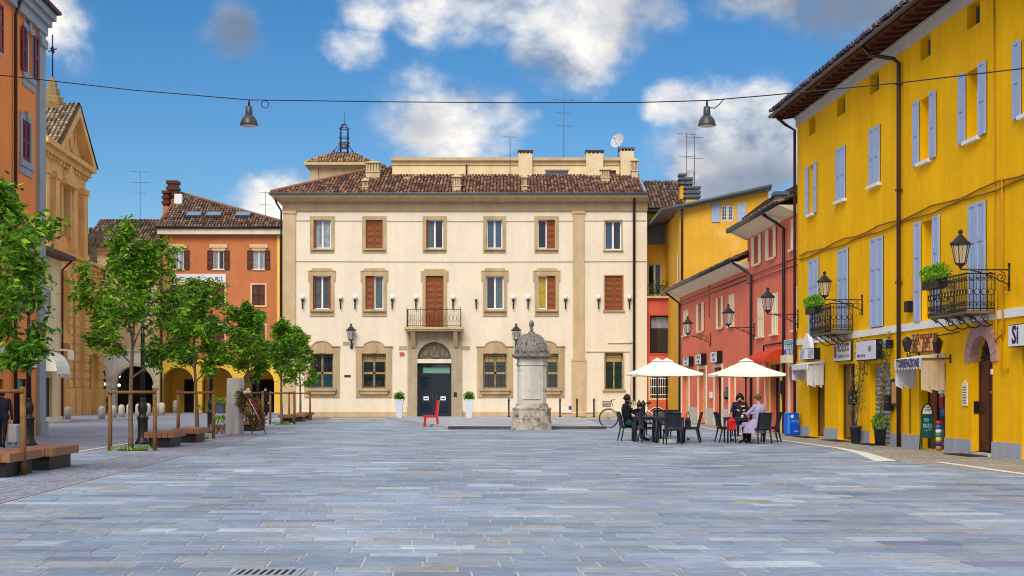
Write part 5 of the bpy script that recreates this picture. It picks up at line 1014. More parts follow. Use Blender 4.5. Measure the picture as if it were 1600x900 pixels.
antenna(W(1073, 290, OY+4), 3.2, 'thin aerial mast left above the ochre house chimneys', 2, 5); antenna(W(1085, 290, OY+4), 3.0, 'thin aerial mast right above the ochre house chimneys', 2, 6)
antenna(W(881, 250, 93), 4.1, 'tall bare antenna mast on the attic behind the hall roof', 3, 7); antenna(W(797, 278, 88), 2.7, 'short mast with camera standing on the hall roof tiles', 1, 8)
# ------------------------------------------------------------------ red row
KR = -.0455; FR = Fac((12.78, 0), (-KR, -1)); q = FR.S; z_ = FR.Z
rh = thing('red_row_house', FR.P(q(1150), 0), 'long red house with cream shutters and two stepped eaves', 'house')
smid = q(1168); sfar = q(1062); snear = q(1246.5)
ZE1, ZE2 = 7.05, 8.35
def RW(u0, u1, z0, z1): return (q(u0), q(u1), z0, z1)
lower = [(RW(1068, 1075.5, 4.65, 6.0), 'closed'), (RW(1092.5, 1098, 4.66, 6.05), 'open'), (RW(1123.5, 1128.5, 4.6, 6.0), 'open'), (RW(1139, 1147.6, 4.56, 5.98), 'closed'), (RW(1165, 1174, 4.5, 5.95), 'closed'), (RW(1184, 1193.5, 3.84, 5.45), 'closed'), (RW(1206, 1215.5, 3.84, 5.45), 'closed'), (RW(1240, 1246, 3.84, 5.45), 'closed')]
upper = [(RW(1180, 1187, 6.85, 8.0), 'open'), (RW(1202.5, 1210, 6.85, 8.0), 'open'), (RW(1236, 1244, 6.85, 8.0), 'closed')]
doors = [RW(1066, 1077, 0, 2.6), RW(1092, 1104, 0, 2.75), RW(1117, 1129, 0, 2.75), RW(1141, 1149, 0, 2.6), RW(1163, 1173, 0, 2.7), RW(1186, 1196, 0, 2.6), RW(1205, 1221, 0, 2.65), RW(1235, 1245, 0, 2.5)]
wall(MB(), FR, smid, snear, -.1, ZE2, [o for o, _ in lower if o[0] > smid]+[o for o, _ in upper]+[d for d in doors if d[0] > smid], .3, 0, 9).build('wall', M_red, rh)
wall(MB(), FR, sfar, smid-.001, -.1, ZE1, [o for o, _ in lower if o[1] < smid]+[d for d in doors if d[1] < smid], .3, 0, 9).build('wall', M_red, rh)
for o, st in lower+upper:
    if not (o[1] < smid or o[0] > smid): continue
    wv = glazing(FR, rh, o, .15, M_wframe, (M_glass, M_yblind), .05); shutters(FR, wv, o, M_cshut, st); sill(FR, wv, o, M_cshut, .1, .07, .12)
M_door2 = mk('sand_door', lin(224, 196, 140), .6, .1)
for i, d in enumerate(doors):
    if not (d[1] < smid or d[0] > smid): continue
    m = MB(); a, b, c, e_ = d; w = .16; col = M_cshut if i != 6 else mk('yellow_door_frame', lin(246, 206, 60), .6, .06)
    m.fbox(FR, a-w, a-.001, 0, e_+w, 0, .06); m.fbox(FR, b+.001, b+w, 0, e_+w, 0, .06); m.fbox(FR, a, b, e_+.001, e_+w, 0, .06); dd = m.build('doorway', col, rh)
    m = MB(); ring(m, FR, (a+.1, b-.1, .3, e_-.1), .097, -.25, -.2, 0, .29); m.fbox(FR, a+.1, b-.1, 1.1, 1.2, -.25, -.2); m.build('door_leaf', M_door2 if i not in (2, 6) else M_black, dd); MB().fbox(FR, a+.1, b-.1, .3, e_-.1, -.24, -.225).build('pane', M_glass if i in (2, 6, 7) else M_door2, dd)
for d0, d1 in zip([(sfar, sfar)]+[(d[0]-.17, d[1]+.17) for d in doors], [(d[0]-.17, d[1]+.17) for d in doors]+[(snear, snear)]):
    if d1[0]-d0[1] > .1: MB().fbox(FR, d0[1], d1[0], -.05, .8, .001, .04).build('stone_base', mk('grey_stone_base', lin(206, 204, 200), .85, .2, 3, .3), rh)
for a, b, ze in ((sfar-.6, smid+.35, ZE1), (smid-.35, snear, ZE2)):
    mb = MB(); P = FR.P; mb.hexa([P(a, ze-.25, .02), P(b, ze-.25, .02), P(b, ze-.25, -1), P(a, ze-.25, -1), P(a, ze+.05, .7), P(b, ze+.05, .7), P(b, ze+.05, -1), P(a, ze+.05, -1)]); mb.build('cornice', M_cshut, rh)
    MB().tube([P(a, ze+.1, .78), P(b, ze+.1, .78)], .09, 8).build('gutter', M_iron, rh)
    mb = MB(); s6 = .42; mb.add([P(a, ze+.08, .75), P(b, ze+.08, .75), P(b, ze+.08+5*s6, -4.25), P(a, ze+.08+5*s6, -4.25), P(b, ze, -9), P(a, ze, -9)], [(0, 1, 2, 3), (3, 2, 4, 5)]); rf = mb.build('roof', M_under, rh)
    tiles(MB(), P(a, ze+.1, .75), P(1, 0, 0)-P(0, 0, 0), P(0, s6, -1)-P(0, 0, 0), b-a, 5.4, pitch=.24, course=.4, pal=TILESD, seed=15).build('roof_tiles', M_tile, rf, 'stuff')
def rpipe(u, ztop, out=.7): pipe(rh, [FR.P(q(u)-.8, ztop, out), FR.P(q(u)-.25, ztop-.35, .35), FR.P(q(u), ztop-.6, .1), FR.P(q(u), 0, .1)], .06, M_iron)
rpipe(1177, ZE1); rpipe(1228.5, ZE2); rpipe(1064.5, ZE1)
for zc_, a, b in ((6.55, sfar, smid), (6.35, sfar, smid), (6.45, smid, snear), (6.2, smid, snear)): pipe(rh, [FR.P(a, zc_, .05), FR.P((a+b)/2, zc_+.02, .06), FR.P(b, zc_, .05)], .022, M_pipe, 'cable')
pipe(rh, [FR.P(q(1109.5), 6.9, .05), FR.P(q(1109.5), 5.2, .05)], .02, M_pipe, 'cable')
def lightbox(parent, F, u0, u1, z0, z1, n1, face, name='shop_sign', n0=.02): 
    a, b = F.S(u0), F.S(u1); o = MB().fbox(F, a, b, z0, z1, n0, n1).build(name, M_black, parent); return o
# shop signs stick out of the red wall, their white faces turned to the square
for u, z0, z1, w in ((1104, 2.95, 3.5, .75), (1129, 2.95, 3.5, .75), (1084, 2.95, 3.45, .6)):
    s_ = q(u); o = MB().fbox(FR, s_-1.6, s_, z0, z1, .03, .05+w*.0+.22).build('shop_sign', M_black, rh); 
    MB().fbox(FR, s_+.001, s_+.012, z0+.03, z1-.03, .04, .26).build('sign_side', M_black, rh); MB().fbox(FR, s_-1.57, s_-.03, z0+.03, z1-.03, .2705, .276).build('sign_face', M_signw, rh)
    scribble(rh, FR, s_-1.2, s_-.3, z0+.38, .278, .14, M_ink, 5); scribble(rh, FR, s_-1.2, s_-.4, z0+.16, .278, .12, M_ink, 6)
for u, z0, z1, m_ in ((1136, 1.25, 1.6, M_black), (1113, 1.3, 1.6, M_signw), (1138, 1.35, 1.8, M_zinc), (1224, 1.5, 2.0, M_black)): s_ = q(u); MB().fbox(FR, s_-.14, s_+.14, z0, z1, .01, .13).build('wall_box', m_, rh)
awning(rh, FR, q(1196), q(1226), 3.2, 2.72, .75, mk('rust_awning', lin(206, 66, 34), .8, .1), .14); pipe(rh, [FR.P(q(1195), 2.8, .05), FR.P(q(1195), 3.45, .05), FR.P(q(1228), 3.45, .05)], .03, M_iron, 'conduit')
# projecting blue and white sign by the yellow corner and the striped kiosk below
bs = plate(rh, FR, 1231.5, 1247, 530.5, 554, .1, .16, M_signw, 'shop_sign'); a, b, c, d = FR.R(1231.5, 1247, 530.5, 554)
MB().fbox(FR, a, b, c+.02, c+(d-c)*.36, .161, .166).build('sign_band', mk('sign_blue', lin(30, 90, 190)), rh); scribble(rh, FR, a+.1, b-.1, c+(d-c)*.8, .163, .17, M_inkt, 7); scribble(rh, FR, a+.15, b-.1, c+(d-c)*.56, .163, .17, M_inkt, 8); scribble(rh, FR, a+.4, b-.2, c+(d-c)*.18, .168, .14, M_signw, 9)
plate(rh, FR, 1236, 1246, 555, 567, .05, .4, M_cshut, 'blind_box')
# roof and chimney beyond
k = 66/FPX; chimney(rh, (1213-800)*k, (1230-800)*k, 66, 66.8, CAMZ+(HOR-330)*k-1, CAMZ+(HOR-299)*k, M_ochre, 'stack', M_zinc)
wh = thing('cream_back_house', W(1236, 400, 68), 'pale house wall and roof edge peeping out beside the yellow corner', 'house'); p0, p1 = W(1226, 330, 68), W(1262, 330, 68); MB().box(p0.x, p1.x+3, 68, 74, 0, W(0, 303, 68).z).build('wall', M_pale, wh)
pa_, pb_ = W(1196, 320, 67), W(1260, 288, 67); m = MB(); m.hexa([pa_, pb_, pb_+Vector((0, 7, 0)), pa_+Vector((0, 7, 0))]+[x+Vector((0, 0, .22)) for x in (pa_, pb_, pb_+Vector((0, 7, 0)), pa_+Vector((0, 7, 0)))]); m.build('roof', M_under, wh)
# ------------------------------------------------------------------ yellow house
FY = Fac((13.46, 0), (-K, -1)); q = FY.S; z_ = FY.Z
yh = thing('yellow_house', FY.P(q(1400), 0), 'long bright yellow house with pale blue shutters, shops and iron balconies', 'house')
s_far, s_near = q(1246), q(1600)+7
att = [(q(a), q(b), 10.5, 11.08) for a, b in ((1264, 1274), (1308, 1320.6), (1359, 1373), (1438, 1454), (1511, 1531))]
sec = [((q(1265), q(1273)), 'open'), ((q(1308), q(1322)), 'closed'), ((q(1360), q(1376)), 'closed'), ((q(1438), q(1455)), 'open'), ((q(1511), q(1531.7)), 'open'), ((q(1598), q(1622)), 'open')]
fir = [((q(1265.5), q(1280)), 'closed'), ((q(1311), q(1326.4)), 'closed'), ((q(1362), q(1381)), 'closed'), ((q(1441), q(1460)), 'open'), ((q(1515.6), q(1541.4)), 'closed'), ((q(1612), q(1640)), 'closed')]
secO = [(a, b, 7.74, 9.45) for (a, b), _ in sec]; firO = [(a, b, 3.47, 6.14) for (a, b), _ in fir]
gnd = [(q(1264.7), q(1288.5), 0.02, 2.42), (q(1309.4), q(1336), 0.02, 2.45), (q(1359.5), q(1391), .02, 2.4), (q(1436), q(1477), .02, 2.3), (q(1597), q(1650), .02, 2.7)]
dr_ = (q(1518), q(1551)); zA = z_(1535, 524); odr = (dr_[0], dr_[1], .08, zA, 'arch')
wall(MB(), FY, s_far, s_near, -.1, 11.3, att+secO+firO+gnd+[odr], .42, 0, 11).build('wall', M_yel, yh)
for o in att:
    wv = glazing(FY, yh, o, .22, mk('grey_green_frame', lin(110, 120, 110), .6), (M_glass,), .05)
M_yin = M_yel
for i, (o, (_, st)) in enumerate(zip(secO, sec)):
    wv = glazing(FY, yh, o, .25, M_wframe, (M_curt, M_glassb), .07); shutters(FY, wv, o, M_blue, st, 'panel', None if st == 'open' else .02); sill(FY, wv, o, M_white, .06, .09, .13)
for i, (o, (_, st)) in enumerate(zip(firO, fir)):
    wv = glazing(FY, yh, o, .25, M_wframe, (M_curt, M_glassb), .07, rows=1); shutters(FY, wv, o, M_blue, st, 'panel', None if st == 'open' else .02)
mb = MB(); mb.fbox(FY, s_far, s_near, 3.24, 3.445, .0, .04); mb.build('string_course', M_white, yh)
ed = [s_far]+[x for g_ in sorted(gnd+[odr[:4]]) for x in g_[:2]]+[s_near]
for a, b in zip(ed[::2], ed[1::2]):
    if b-a > .05: MB().fbox(FY, a, b, -.08, .36, .001, .035).build('plinth', M_grey, yh)
# eaves
P = FY.P; mb = MB(); mb.fbox(FY, s_far-.0, s_near, 11.1, 11.38, .001, .07); mb.fbox(FY, s_far, s_near, 11.38, 11.46, .0, .12); mb.build('cornice', mk('grey_white_cornice', lin(206, 202, 192), .8, .08), yh)
mb = MB(); oh_ = .85; mb.hexa([P(s_far-.3, 11.47, oh_), P(s_near, 11.47, oh_), P(s_near, 11.62, -1), P(s_far-.3, 11.62, -1), P(s_far-.3, 11.53, oh_), P(s_near, 11.53, oh_), P(s_near, 11.75, -1), P(s_far-.3, 11.75, -1)]); sof = mb.build('soffit', M_woodd, yh)
for i in range(46): s_ = s_far-.1+i*.62; (MB().hexa([P(s_, 11.36, oh_-.12), P(s_+.1, 11.36, oh_-.12), P(s_+.1, 11.46, 0.1), P(s_, 11.46, .1), P(s_, 11.468, oh_-.12), P(s_+.1, 11.468, oh_-.12), P(s_+.1, 11.6, .1), P(s_, 11.6, .1)]).build('rafter', M_woodd, sof) if s_ < s_near else None)
mb = MB(); mb.tube([P(s_far-.35, 11.54, oh_+.07), P(s_near, 11.54, oh_+.07)], .065, 8); mb.build('gutter', M_pipe, yh)
mb = MB(); mb.add([P(s_far-.3, 11.64, oh_+.02), P(s_near, 11.64, oh_+.02), P(s_near, 11.64+6*.38, oh_-6), P(s_far-.3, 11.64+6*.38, oh_-6), P(s_near, 11.6, oh_-12), P(s_far-.3, 11.6, oh_-12)], [(0, 1, 2, 3), (3, 2, 4, 5)]); rf = mb.build('roof', M_under, yh)
tiles(MB(), P(s_far-.3, 11.64, oh_+.06), P(1, 0, 0)-P(0, 0, 0), P(0, .38, -1)-P(0, 0, 0), s_near-s_far, 3.2, pitch=.23, course=.4, pal=[lin(92, 84, 100), lin(110, 98, 104), lin(78, 70, 84), lin(126, 104, 96)], seed=20).build('roof_tiles', M_tile, rf, 'stuff')
pipe(yh, [P(s_far+.1, 11.5, oh_), P(s_far+.02, 11.2, .45), P(s_far+.0, 11.0, .1), P(s_far, 0, .1)], .055, M_pipe)
sD = q(1409.5); pipe(yh, [P(sD-.9, 11.5, oh_), P(sD-.75, 11.2, oh_-.15), P(sD-.1, 10.95, .2), P(sD, 10.8, .1), P(sD, .0, .1)], .06, M_pipe)
for zz in (10.2, 7.2, 4.6, 2.0): MB().fbox(FY, sD-.08, sD+.08, zz, zz+.06, .02, .18).build('pipe_clip', M_pipe, yh)
pipe(yh, [P(q(1555), 11.1, .03), P(q(1557), 3.5, .03), P(q(1557), 2.4, .03)], .018, mk('yellow_painted_conduit', lin(190, 140, 10), .6, .1), 'cable'); M_yc2 = MATS['yellow_painted_conduit']
for zz, dz in ((6.42, .05), (6.3, -.04)): pipe(yh, [P(s_far+.4+(s_near-s_far)*i/24, zz+dz*sin(i*1.7), .04) for i in range(24)], .022, mk('ochre_cable', lin(150, 104, 20), .6, .1), 'cable')
pipe(yh, [P(q(1569), 6.5, .04), P(q(1569), 3.9, .05), P(q(1572), 2.9, .06), P(q(1560), 2.75, .06), P(q(1560), 3.9, .05)], .03, M_yc2, 'conduit'); pipe(yh, [P(q(1567), 3.0, .05), P(q(1567), 2.05, .05), P(q(1578), 2.05, .05)], .022, M_yc2, 'conduit')
pipe(yh, [P(q(1412), 2.1, .04), P(q(1422), 2.1, .04)], .02, M_yc2, 'conduit'); pipe(yh, [P(q(1424), .4, .04), P(q(1424), 2.95, .04), P(q(1500), 3.05, .04)], .016, M_pipe, 'conduit')
MB().fbox(FY, q(1421), q(1427), 3.75, 4.05, .02, .16).build('wall_box', M_black, yh)
# ground floor doors
def shopdoor(o, fr, panes, name='shop_door', rows=1, dep=.36): return glazing(FY, yh, o, dep, fr, panes, .08, name, rows)
M_bronze = mk('bronze_frame', lin(96, 66, 24), .5, .15); d1 = shopdoor(gnd[0], M_bronze, (M_glass, M_glass), dep=.3); d2 = shopdoor(gnd[1], M_bronze, (M_glass, M_glass), dep=.18); d4 = shopdoor(gnd[3], M_woodd, (M_wood, M_glass, M_glass), dep=.24); d6 = shopdoor(gnd[4], M_bronze, (M_glass,), dep=.2)
o = gnd[2]; rsn = MB().fbox(FY, o[0]+.004, o[1]-.004, o[2], o[3]-.004, -.24, -.2).build('roller_shutter', mk('shutter_steel', lin(150, 158, 176), .45, .1, 2), yh)
for i in range(17):
    z0 = o[2]+.01+i*.14
    if z0+.14 < o[3]: m = MB(); m.add([P(o[0]+.01, z0, -.199), P(o[1]-.01, z0, -.199), P(o[1]-.01, z0+.05, -.15), P(o[0]+.01, z0+.05, -.15), P(o[1]-.01, z0+.13, -.185), P(o[0]+.01, z0+.13, -.185)], [(0, 1, 2, 3), (3, 2, 4, 5)]); m.build('slat', MATS['shutter_steel'], rsn)
a, b, c, d = gnd[3]
for i, (f0, f1, h0, h1, mm) in enumerate(((.42, .62, 1.5, 1.85, M_signw), (.64, .86, 1.45, 1.9, mk('paper_grey', lin(206, 214, 222), .8)), (.68, .84, .95, 1.4, M_signw), (.7, .85, .55, .9, MATS['paper_grey']), (.45, .6, 1.15, 1.4, mk('poster_red', lin(180, 40, 40), .7)), (.5, .66, .9, 1.1, mk('sign_blue', lin(30, 90, 190))))):
    MB().fbox(FY, a+(b-a)*f0, a+(b-a)*f1, h0, h1, -.235, -.228).build('notice', mm, d4)
for (o, f0, f1, h0, h1) in ((gnd[0], .6, .8, 1.3, 1.6), (gnd[0], .6, .75, .9, 1.2), (gnd[1], .55, .75, 1.2, 1.5)): MB().fbox(FY, o[0]+(o[1]-o[0])*f0, o[0]+(o[1]-o[0])*f1, h0, h1, -.17 if o is gnd[1] else -.29, -.16 if o is gnd[1] else -.28).build('notice', M_signw, yh)
# arched front door
r = (dr_[1]-dr_[0])/2; cx = (dr_[0]+dr_[1])/2; zs_ = zA-r; mb = MB(); ringp = arc(cx, zs_, r+.36, 0, pi, 20)+arc(cx, zs_, r+.002, pi, 0, 20)
for i in range(13):
    a0, a1 = pi*i/13+.008, pi*(i+1)/13-.008; MB().prism(FY, [(cx+(r-.005)*cos(a0), zs_+(r-.005)*sin(a0)), (cx+(r+.36)*cos(a0), zs_+(r+.36)*sin(a0)), (cx+(r+.36)*cos(a1), zs_+(r+.36)*sin(a1)), (cx+(r-.005)*cos(a1), zs_+(r-.005)*sin(a1))], -.17, .05).build('arch_stone', mk('mauve_arch_paint', lin(188, 146, 140), .8, .12, 3, .2), yh)
mb = MB(); ring(mb, FY, (dr_[0]+.09, dr_[1]-.09, .17, zs_-.05), .085, -.24, -.18, 0, .085); mb.fbox(FY, cx-.03, cx+.03, .1, zs_, -.23, -.17)
for z0, z1 in ((.3, .95), (1.05, 1.95)):
    for x0, x1 in ((dr_[0]+.16, cx-.1), (cx+.1, dr_[1]-.16)): mb.fbox(FY, x0, x1, z0, min(z1, zs_-.15), -.202, -.185)
dd = mb.build('front_door', M_woodd, yh); MB().fbox(FY, dr_[0]+.09, dr_[1]-.09, .17, zs_-.05, -.225, -.205).build('door_leaf', M_woodd, dd); MB().fbox(FY, cx+.06, cx+.2, 1.5, 1.56, -.185, -.17).build('letter_slot', mk('brass', lin(180, 140, 60), .35, .1, metal=.8), dd)
MB().prism(FY, [(dr_[0]+.01, zs_)]+[(dr_[1]-.01, zs_)]+arc(cx, zs_, r-.01, .01, pi-.01, 16)[1:-1], -.25, -.23).build('fanlight_pane', M_glass, dd)
m = MB()
for i in range(7): an_ = pi*(i+.5)/7; m.tube([P(cx, zs_+.03, -.2), P(cx+(r-.03)*cos(an_), zs_+(r-.03)*sin(an_), -.2)], .014, 4)
for rr in (.3, .55): m.tube([P(cx+rr*r*cos(t), zs_+rr*r*sin(t), -.2) for t in [pi*i/10 for i in range(11)]], .013, 4)
m.build('fanlight_grille', M_iron, dd); MB().fbox(FY, dr_[0], dr_[1], -.02, .08, -.35, .12).build('door_step', M_stone, yh)
# signs
def board(u0, u1, vt, vb, n1, mat, name='shop_sign', ur=None, frame=None):
    a, b, c, d = FY.R(u0, u1, vt, vb, 0, ur if ur else u0); o = MB().fbox(FY, a, b, c, d, .02, n1-.012).build(name, frame or M_black, yh); MB().fbox(FY, a+.02, b-.02, c+.02, d-.02, n1-.012, n1).build('sign_face', mat, o); return o, (a, b, c, d)
o, (a, b, c, d) = board(1259, 1282, 546, 563, .24, M_signw); m = MB(); xm = (a+b)/2; m.prism(FY, [(xm-.5, d+.001), (xm+.5, d+.001), (xm+.42, d+.2)]+arc(xm, d+.22, .3, .3, pi-.3, 8)+[(xm-.42, d+.2)], .1, .24); m.build('sign_crest', M_signw, o); [scribble(o, FY, x0, x1, c+(d-c)*f, .242, .09, mk('faded_ink', lin(150, 156, 190), .6), int(f*20)) for x0, x1 in ((a+.1, xm-.25), (xm+.25, b-.1)) for f in (.25, .5, .75)]
o, (a, b, c, d) = board(1307, 1333.5, 535.5, 565.5, .1, M_signw); w = b-a; MB().fbox(FY, a+.1, a+.1+w*.12, c+.12, d-.12, .101, .106).build('sign_bar', mk('maroon', lin(110, 40, 34), .5), o); text(o, 'PRO LOCO', FY, a+w*.58, c+(d-c)*.66, .104, .34, mk('maroon', lin(110, 40, 34), .5), w*.7, bold=.01); text(o, 'Castelfranco Emilia', FY, a+w*.58, c+(d-c)*.27, .104, .2, M_ink, w*.72)
o, (a, b, c, d) = board(1350, 1382, 533.5, 564, .26, mk('lilac_white', lin(214, 212, 240), .4, .04)); MB().add([P(a+(b-a)*.7+.16*cos(t), c+.33+.16*sin(t)*.6, .262) for t in [2*pi*i/10 for i in range(10)]], [tuple(range(10))]).build('sign_logo', mk('logo_green', lin(90, 150, 60), .5), o); scribble(o, FY, a+.15, a+.9, c+.14, .262, .08, M_ink, 3)
o, (a, b, c, d) = board(1391, 1396.5, 531.5, 544, .22, mk('sign_blue', lin(30, 90, 190))); text(o, 'T', FY, (a+b)/2, (c+d)/2, .223, .34, M_signw)
M_bar = mk('varnished_board', lin(240, 176, 100), .5, .2, 4, fine=.15); o, (a, b, c, d) = board(1429.5, 1466, 524.5, 551.5, .14, M_bar, frame=M_wood); w = b-a
text(o, 'BAR', FY, a+w*.28, c+(d-c)*.70, .144, .42, M_woodd, w*.32, bold=.012); text(o, 'WINE', FY, a+w*.22, c+(d-c)*.36, .144, .17, M_woodd, w*.2, bold=.006); text(o, 'COLAZIONI', FY, a+w*.22, c+(d-c)*.14, .144, .16, M_woodd, w*.28, bold=.006); [scribble(o, FY, a+w*x0, a+w*x1, c+(d-c)*f, .144, h_, m_, int(f*9)) for x0, x1, f, h_, m_ in ((.45, .95, .86, .12, M_woodd), (.6, .85, .62, .15, M_woodd), (.54, .9, .38, .15, MATS['plum_shutter_paint']), (.55, .85, .15, .11, M_woodd))]
o, (a, b, c, d) = board(1588.5, 1660, 508, 543, .2, M_signw); text(o, 'Si', FY, a+.2, (c+d)/2, .204, .55, M_ink, align='LEFT', bold=.02)
# awnings with hanging side curtains
def curtain(F, s0, s1, zt, zb, n0, n1, mat, seed, dep=.05):
    mb = MB(); k = 16; r_ = random.Random(seed); row = []
    for i in range(k+1): t = i/k; row.append((s0+(s1-s0)*t, n0+(n1-n0)*t+dep*sin(t*5*pi)+r_.uniform(-.012, .012)))
    lv = [(zt, 1), (zt-(zt-zb)*.4, .92), (zt-(zt-zb)*.75, .8), (zb, .86)]; vs = [F.P(s0+(s_-s0)*w_, z+(.05*sin(i*.9) if j == 3 else 0), n_) for j, (z, w_) in enumerate(lv) for i, (s_, n_) in enumerate(row)]
    mb.add(vs, [(j*(k+1)+i, j*(k+1)+i+1, (j+1)*(k+1)+i+1, (j+1)*(k+1)+i) for j in range(3) for i in range(k)], smooth=True); return mb
M_awg = mk('grey_white_awning', lin(222, 224, 232), .85, .1, 3); M_awt = mk('beige_awning_back', lin(206, 184, 150), .85, .1, 3)
a, b = q(1262), q(1290); awning(yh, FY, a, b, 2.62, 2.5, .55, M_awg, .2, curve=False)
curtain(FY, a+.02, a+.03, 2.48, 1.95, .55, .1, M_awg, 1).build('awning_curtain', M_awg, yh); curtain(FY, b-.1, b+.0, 2.48, 1.75, .56, .05, M_awg, 2, .1).build('awning_curtain', M_awg, yh)
a, b = q(1434), q(1478); aw2 = awning(yh, FY, a, b, z_(1434, 554)-.02, z_(1434, 562), .62, M_awg, .30, curve=False); text(yh, 'TORREFAZIONE', FY, (a+b)/2, z_(1434, 562)-.13, .66, .30, M_ink, (b-a)*.86, bold=.012)
curtain(FY, a+.0, a+.04, 2.35, 1.65, .62, .06, M_awg, 3).build('awning_curtain', M_awg, yh); curtain(FY, b-.04, b+.04, 2.35, 1.55, .62, .04, M_awt, 4, .09).build('awning_curtain', M_awt, yh)
# framed menu, letter boxes, plaques
o = MB().fbox(FY, q(1396.5), q(1408), 1.12, 1.92, .02, .1).build('menu_case', M_iron, yh); MB().fbox(FY, q(1396.5)+.12, q(1408)-.12, 1.22, 1.82, .1, .106).build('menu_sheet', mk('menu_tan', lin(206, 150, 90), .6, .2, 6), o)
for u0, u1, z0, z1 in ((1334, 1340.5, 1.15, 1.6), (1391.5, 1397, 1.0, 1.45)): MB().fbox(FY, q(u0), q(u1), z0, z1, .02, .2).build('letter_box', M_black, yh)
s0, s1 = q(1505), q(1513.5); z0, z1 = z_(1509, 634), z_(1509, 598); o = MB().prism(FY, [(s0, z0), (s1, z0), (s1, z1-.05), ((s0+s1)/2+.04, z1+.06), ((s0+s1)/2-.04, z1+.06), (s0, z1-.05)], .01, .04).build('name_plaque', M_cshut, yh)
for i in range(7): MB().fbox(FY, s0+.06, s1-.06, z0+.06+i*.065, z0+.085+i*.065, .0402, .0425).build('plaque_line', mk('plaque_green', lin(60, 110, 80), .6), o)
FJ = Fac((FY.P(dr_[0], 0, 0).x, FY.P(dr_[0], 0, 0).y), (1, -K)); MB().fbox(FJ, -.0+.05, .17, z_(1526, 646), z_(1526, 627), .005, .03).build('intercom', M_black, yh)
MB().fbox(FY, q(1549.5), q(1552.5), 1.95, 2.08, .01, .03).build('house_number_tile', M_signw, yh)
def balcony(y_near, y_far, lab):
    a = (FY.O.y-y_far)/abs(FY.t.y)*1.0; s0 = -y_far/abs(FY.t.y); s1 = -y_near/abs(FY.t.y); D = .74; zf = 3.44; zt = zf+.9
    mb = MB(); mb.fbox(FY, s0, s1, zf-.06, zf+.02, .041, D); bal = mb.build('balcony', mk('balcony_stone', lin(120, 104, 84), .8, .2, 3), yh)
    m = MB(); m.tube([P(s0, zf+.02, D), P(s1, zf+.02, D)], .022, 5); 
    def panel(p, q_, n):
        p = Vector(p); q_ = Vector(q_); e = (q_-p); Lp = e.length; e = e/Lp; Z = Vector((0, 0, 1)); k = n
        m.tube([p+Z*.88, q_+Z*.88], .018, 5); m.tube([p+Z*.06, q_+Z*.06], .016, 5)
        for i in range(k+1): b0 = p+e*(Lp*i/k); m.tube([b0, b0+Z*.88], .012, 4)
        for i in range(k):
            c0 = p+e*(Lp*(i+.5)/k); w = Lp/k
            m.tube([c0+e*(.07*cos(t))+Z*(.45+.075*sin(t)) for t in [2*pi*j/8 for j in range(9)]], .011, 4); m.tube([c0+Z*.06, c0+Z*.37], .009, 4); m.tube([c0+Z*.53, c0+Z*.88], .009, 4)
            for sg in (1, -1): m.tube(scroll(c0+e*(sg*w*.22)+Z*.76, e*sg, Z, .055, 1.2, 8, -pi/2), .009, 4); m.tube(scroll(c0+e*(sg*w*.22)+Z*.17, e*sg, -Z, .06, 1.2, 8, -pi/2), .010, 4)
    panel(P(s1, zf, .05), P(s1, zf, D), 4); panel(P(s0, zf, .05), P(s0, zf, D), 4); panel(P(s0, zf, D), P(s1, zf, D), 13); m.build('railing', M_iron, bal)
    for i in range(4):
        m = MB(); s_ = s0+.15+(s1-s0-.3)*i/3; m.tube([P(s_, zf-.07, .7), P(s_, zf-.16, .5), P(s_, zf-.34, .3), P(s_, zf-.36, .16), P(s_, zf-.3, .04)], .016, 5); m.tube(scroll(P(s_, zf-.17, .22), P(0, 0, 1)-P(0, 0, 0), (0, 0, 1), .1), .014, 4); m.tube(scroll(P(s_, zf-.13, .58), P(0, 0, 1)-P(0, 0, 0), (0, 0, 1), .06), .012, 4); m.build('bracket', M_iron, bal)
    c = P(s0+.35, zt, D+.02); fb = thing('flower_box', c, lab, 'flower box', 'flower boxes on the yellow house'); MB().fbox(FY, s0-.05, s0+1.05, zt-.24, zt-.02, D-.1, D+.14).build('trough', M_black, fb)
    m = MB(); [leafball(m, P(s0+.12+.22*i, zt+.13, D+.02), .2, .19, 260, .085, 60+i, PALB) for i in range(5)]; m.build('foliage', M_leaf, fb, 'stuff')
    return bal
balcony(33.1, 35.6, 'flower box on the balcony above the arched door'); balcony(44.1, 46.5, 'flower box on the balcony above the sign with crest')
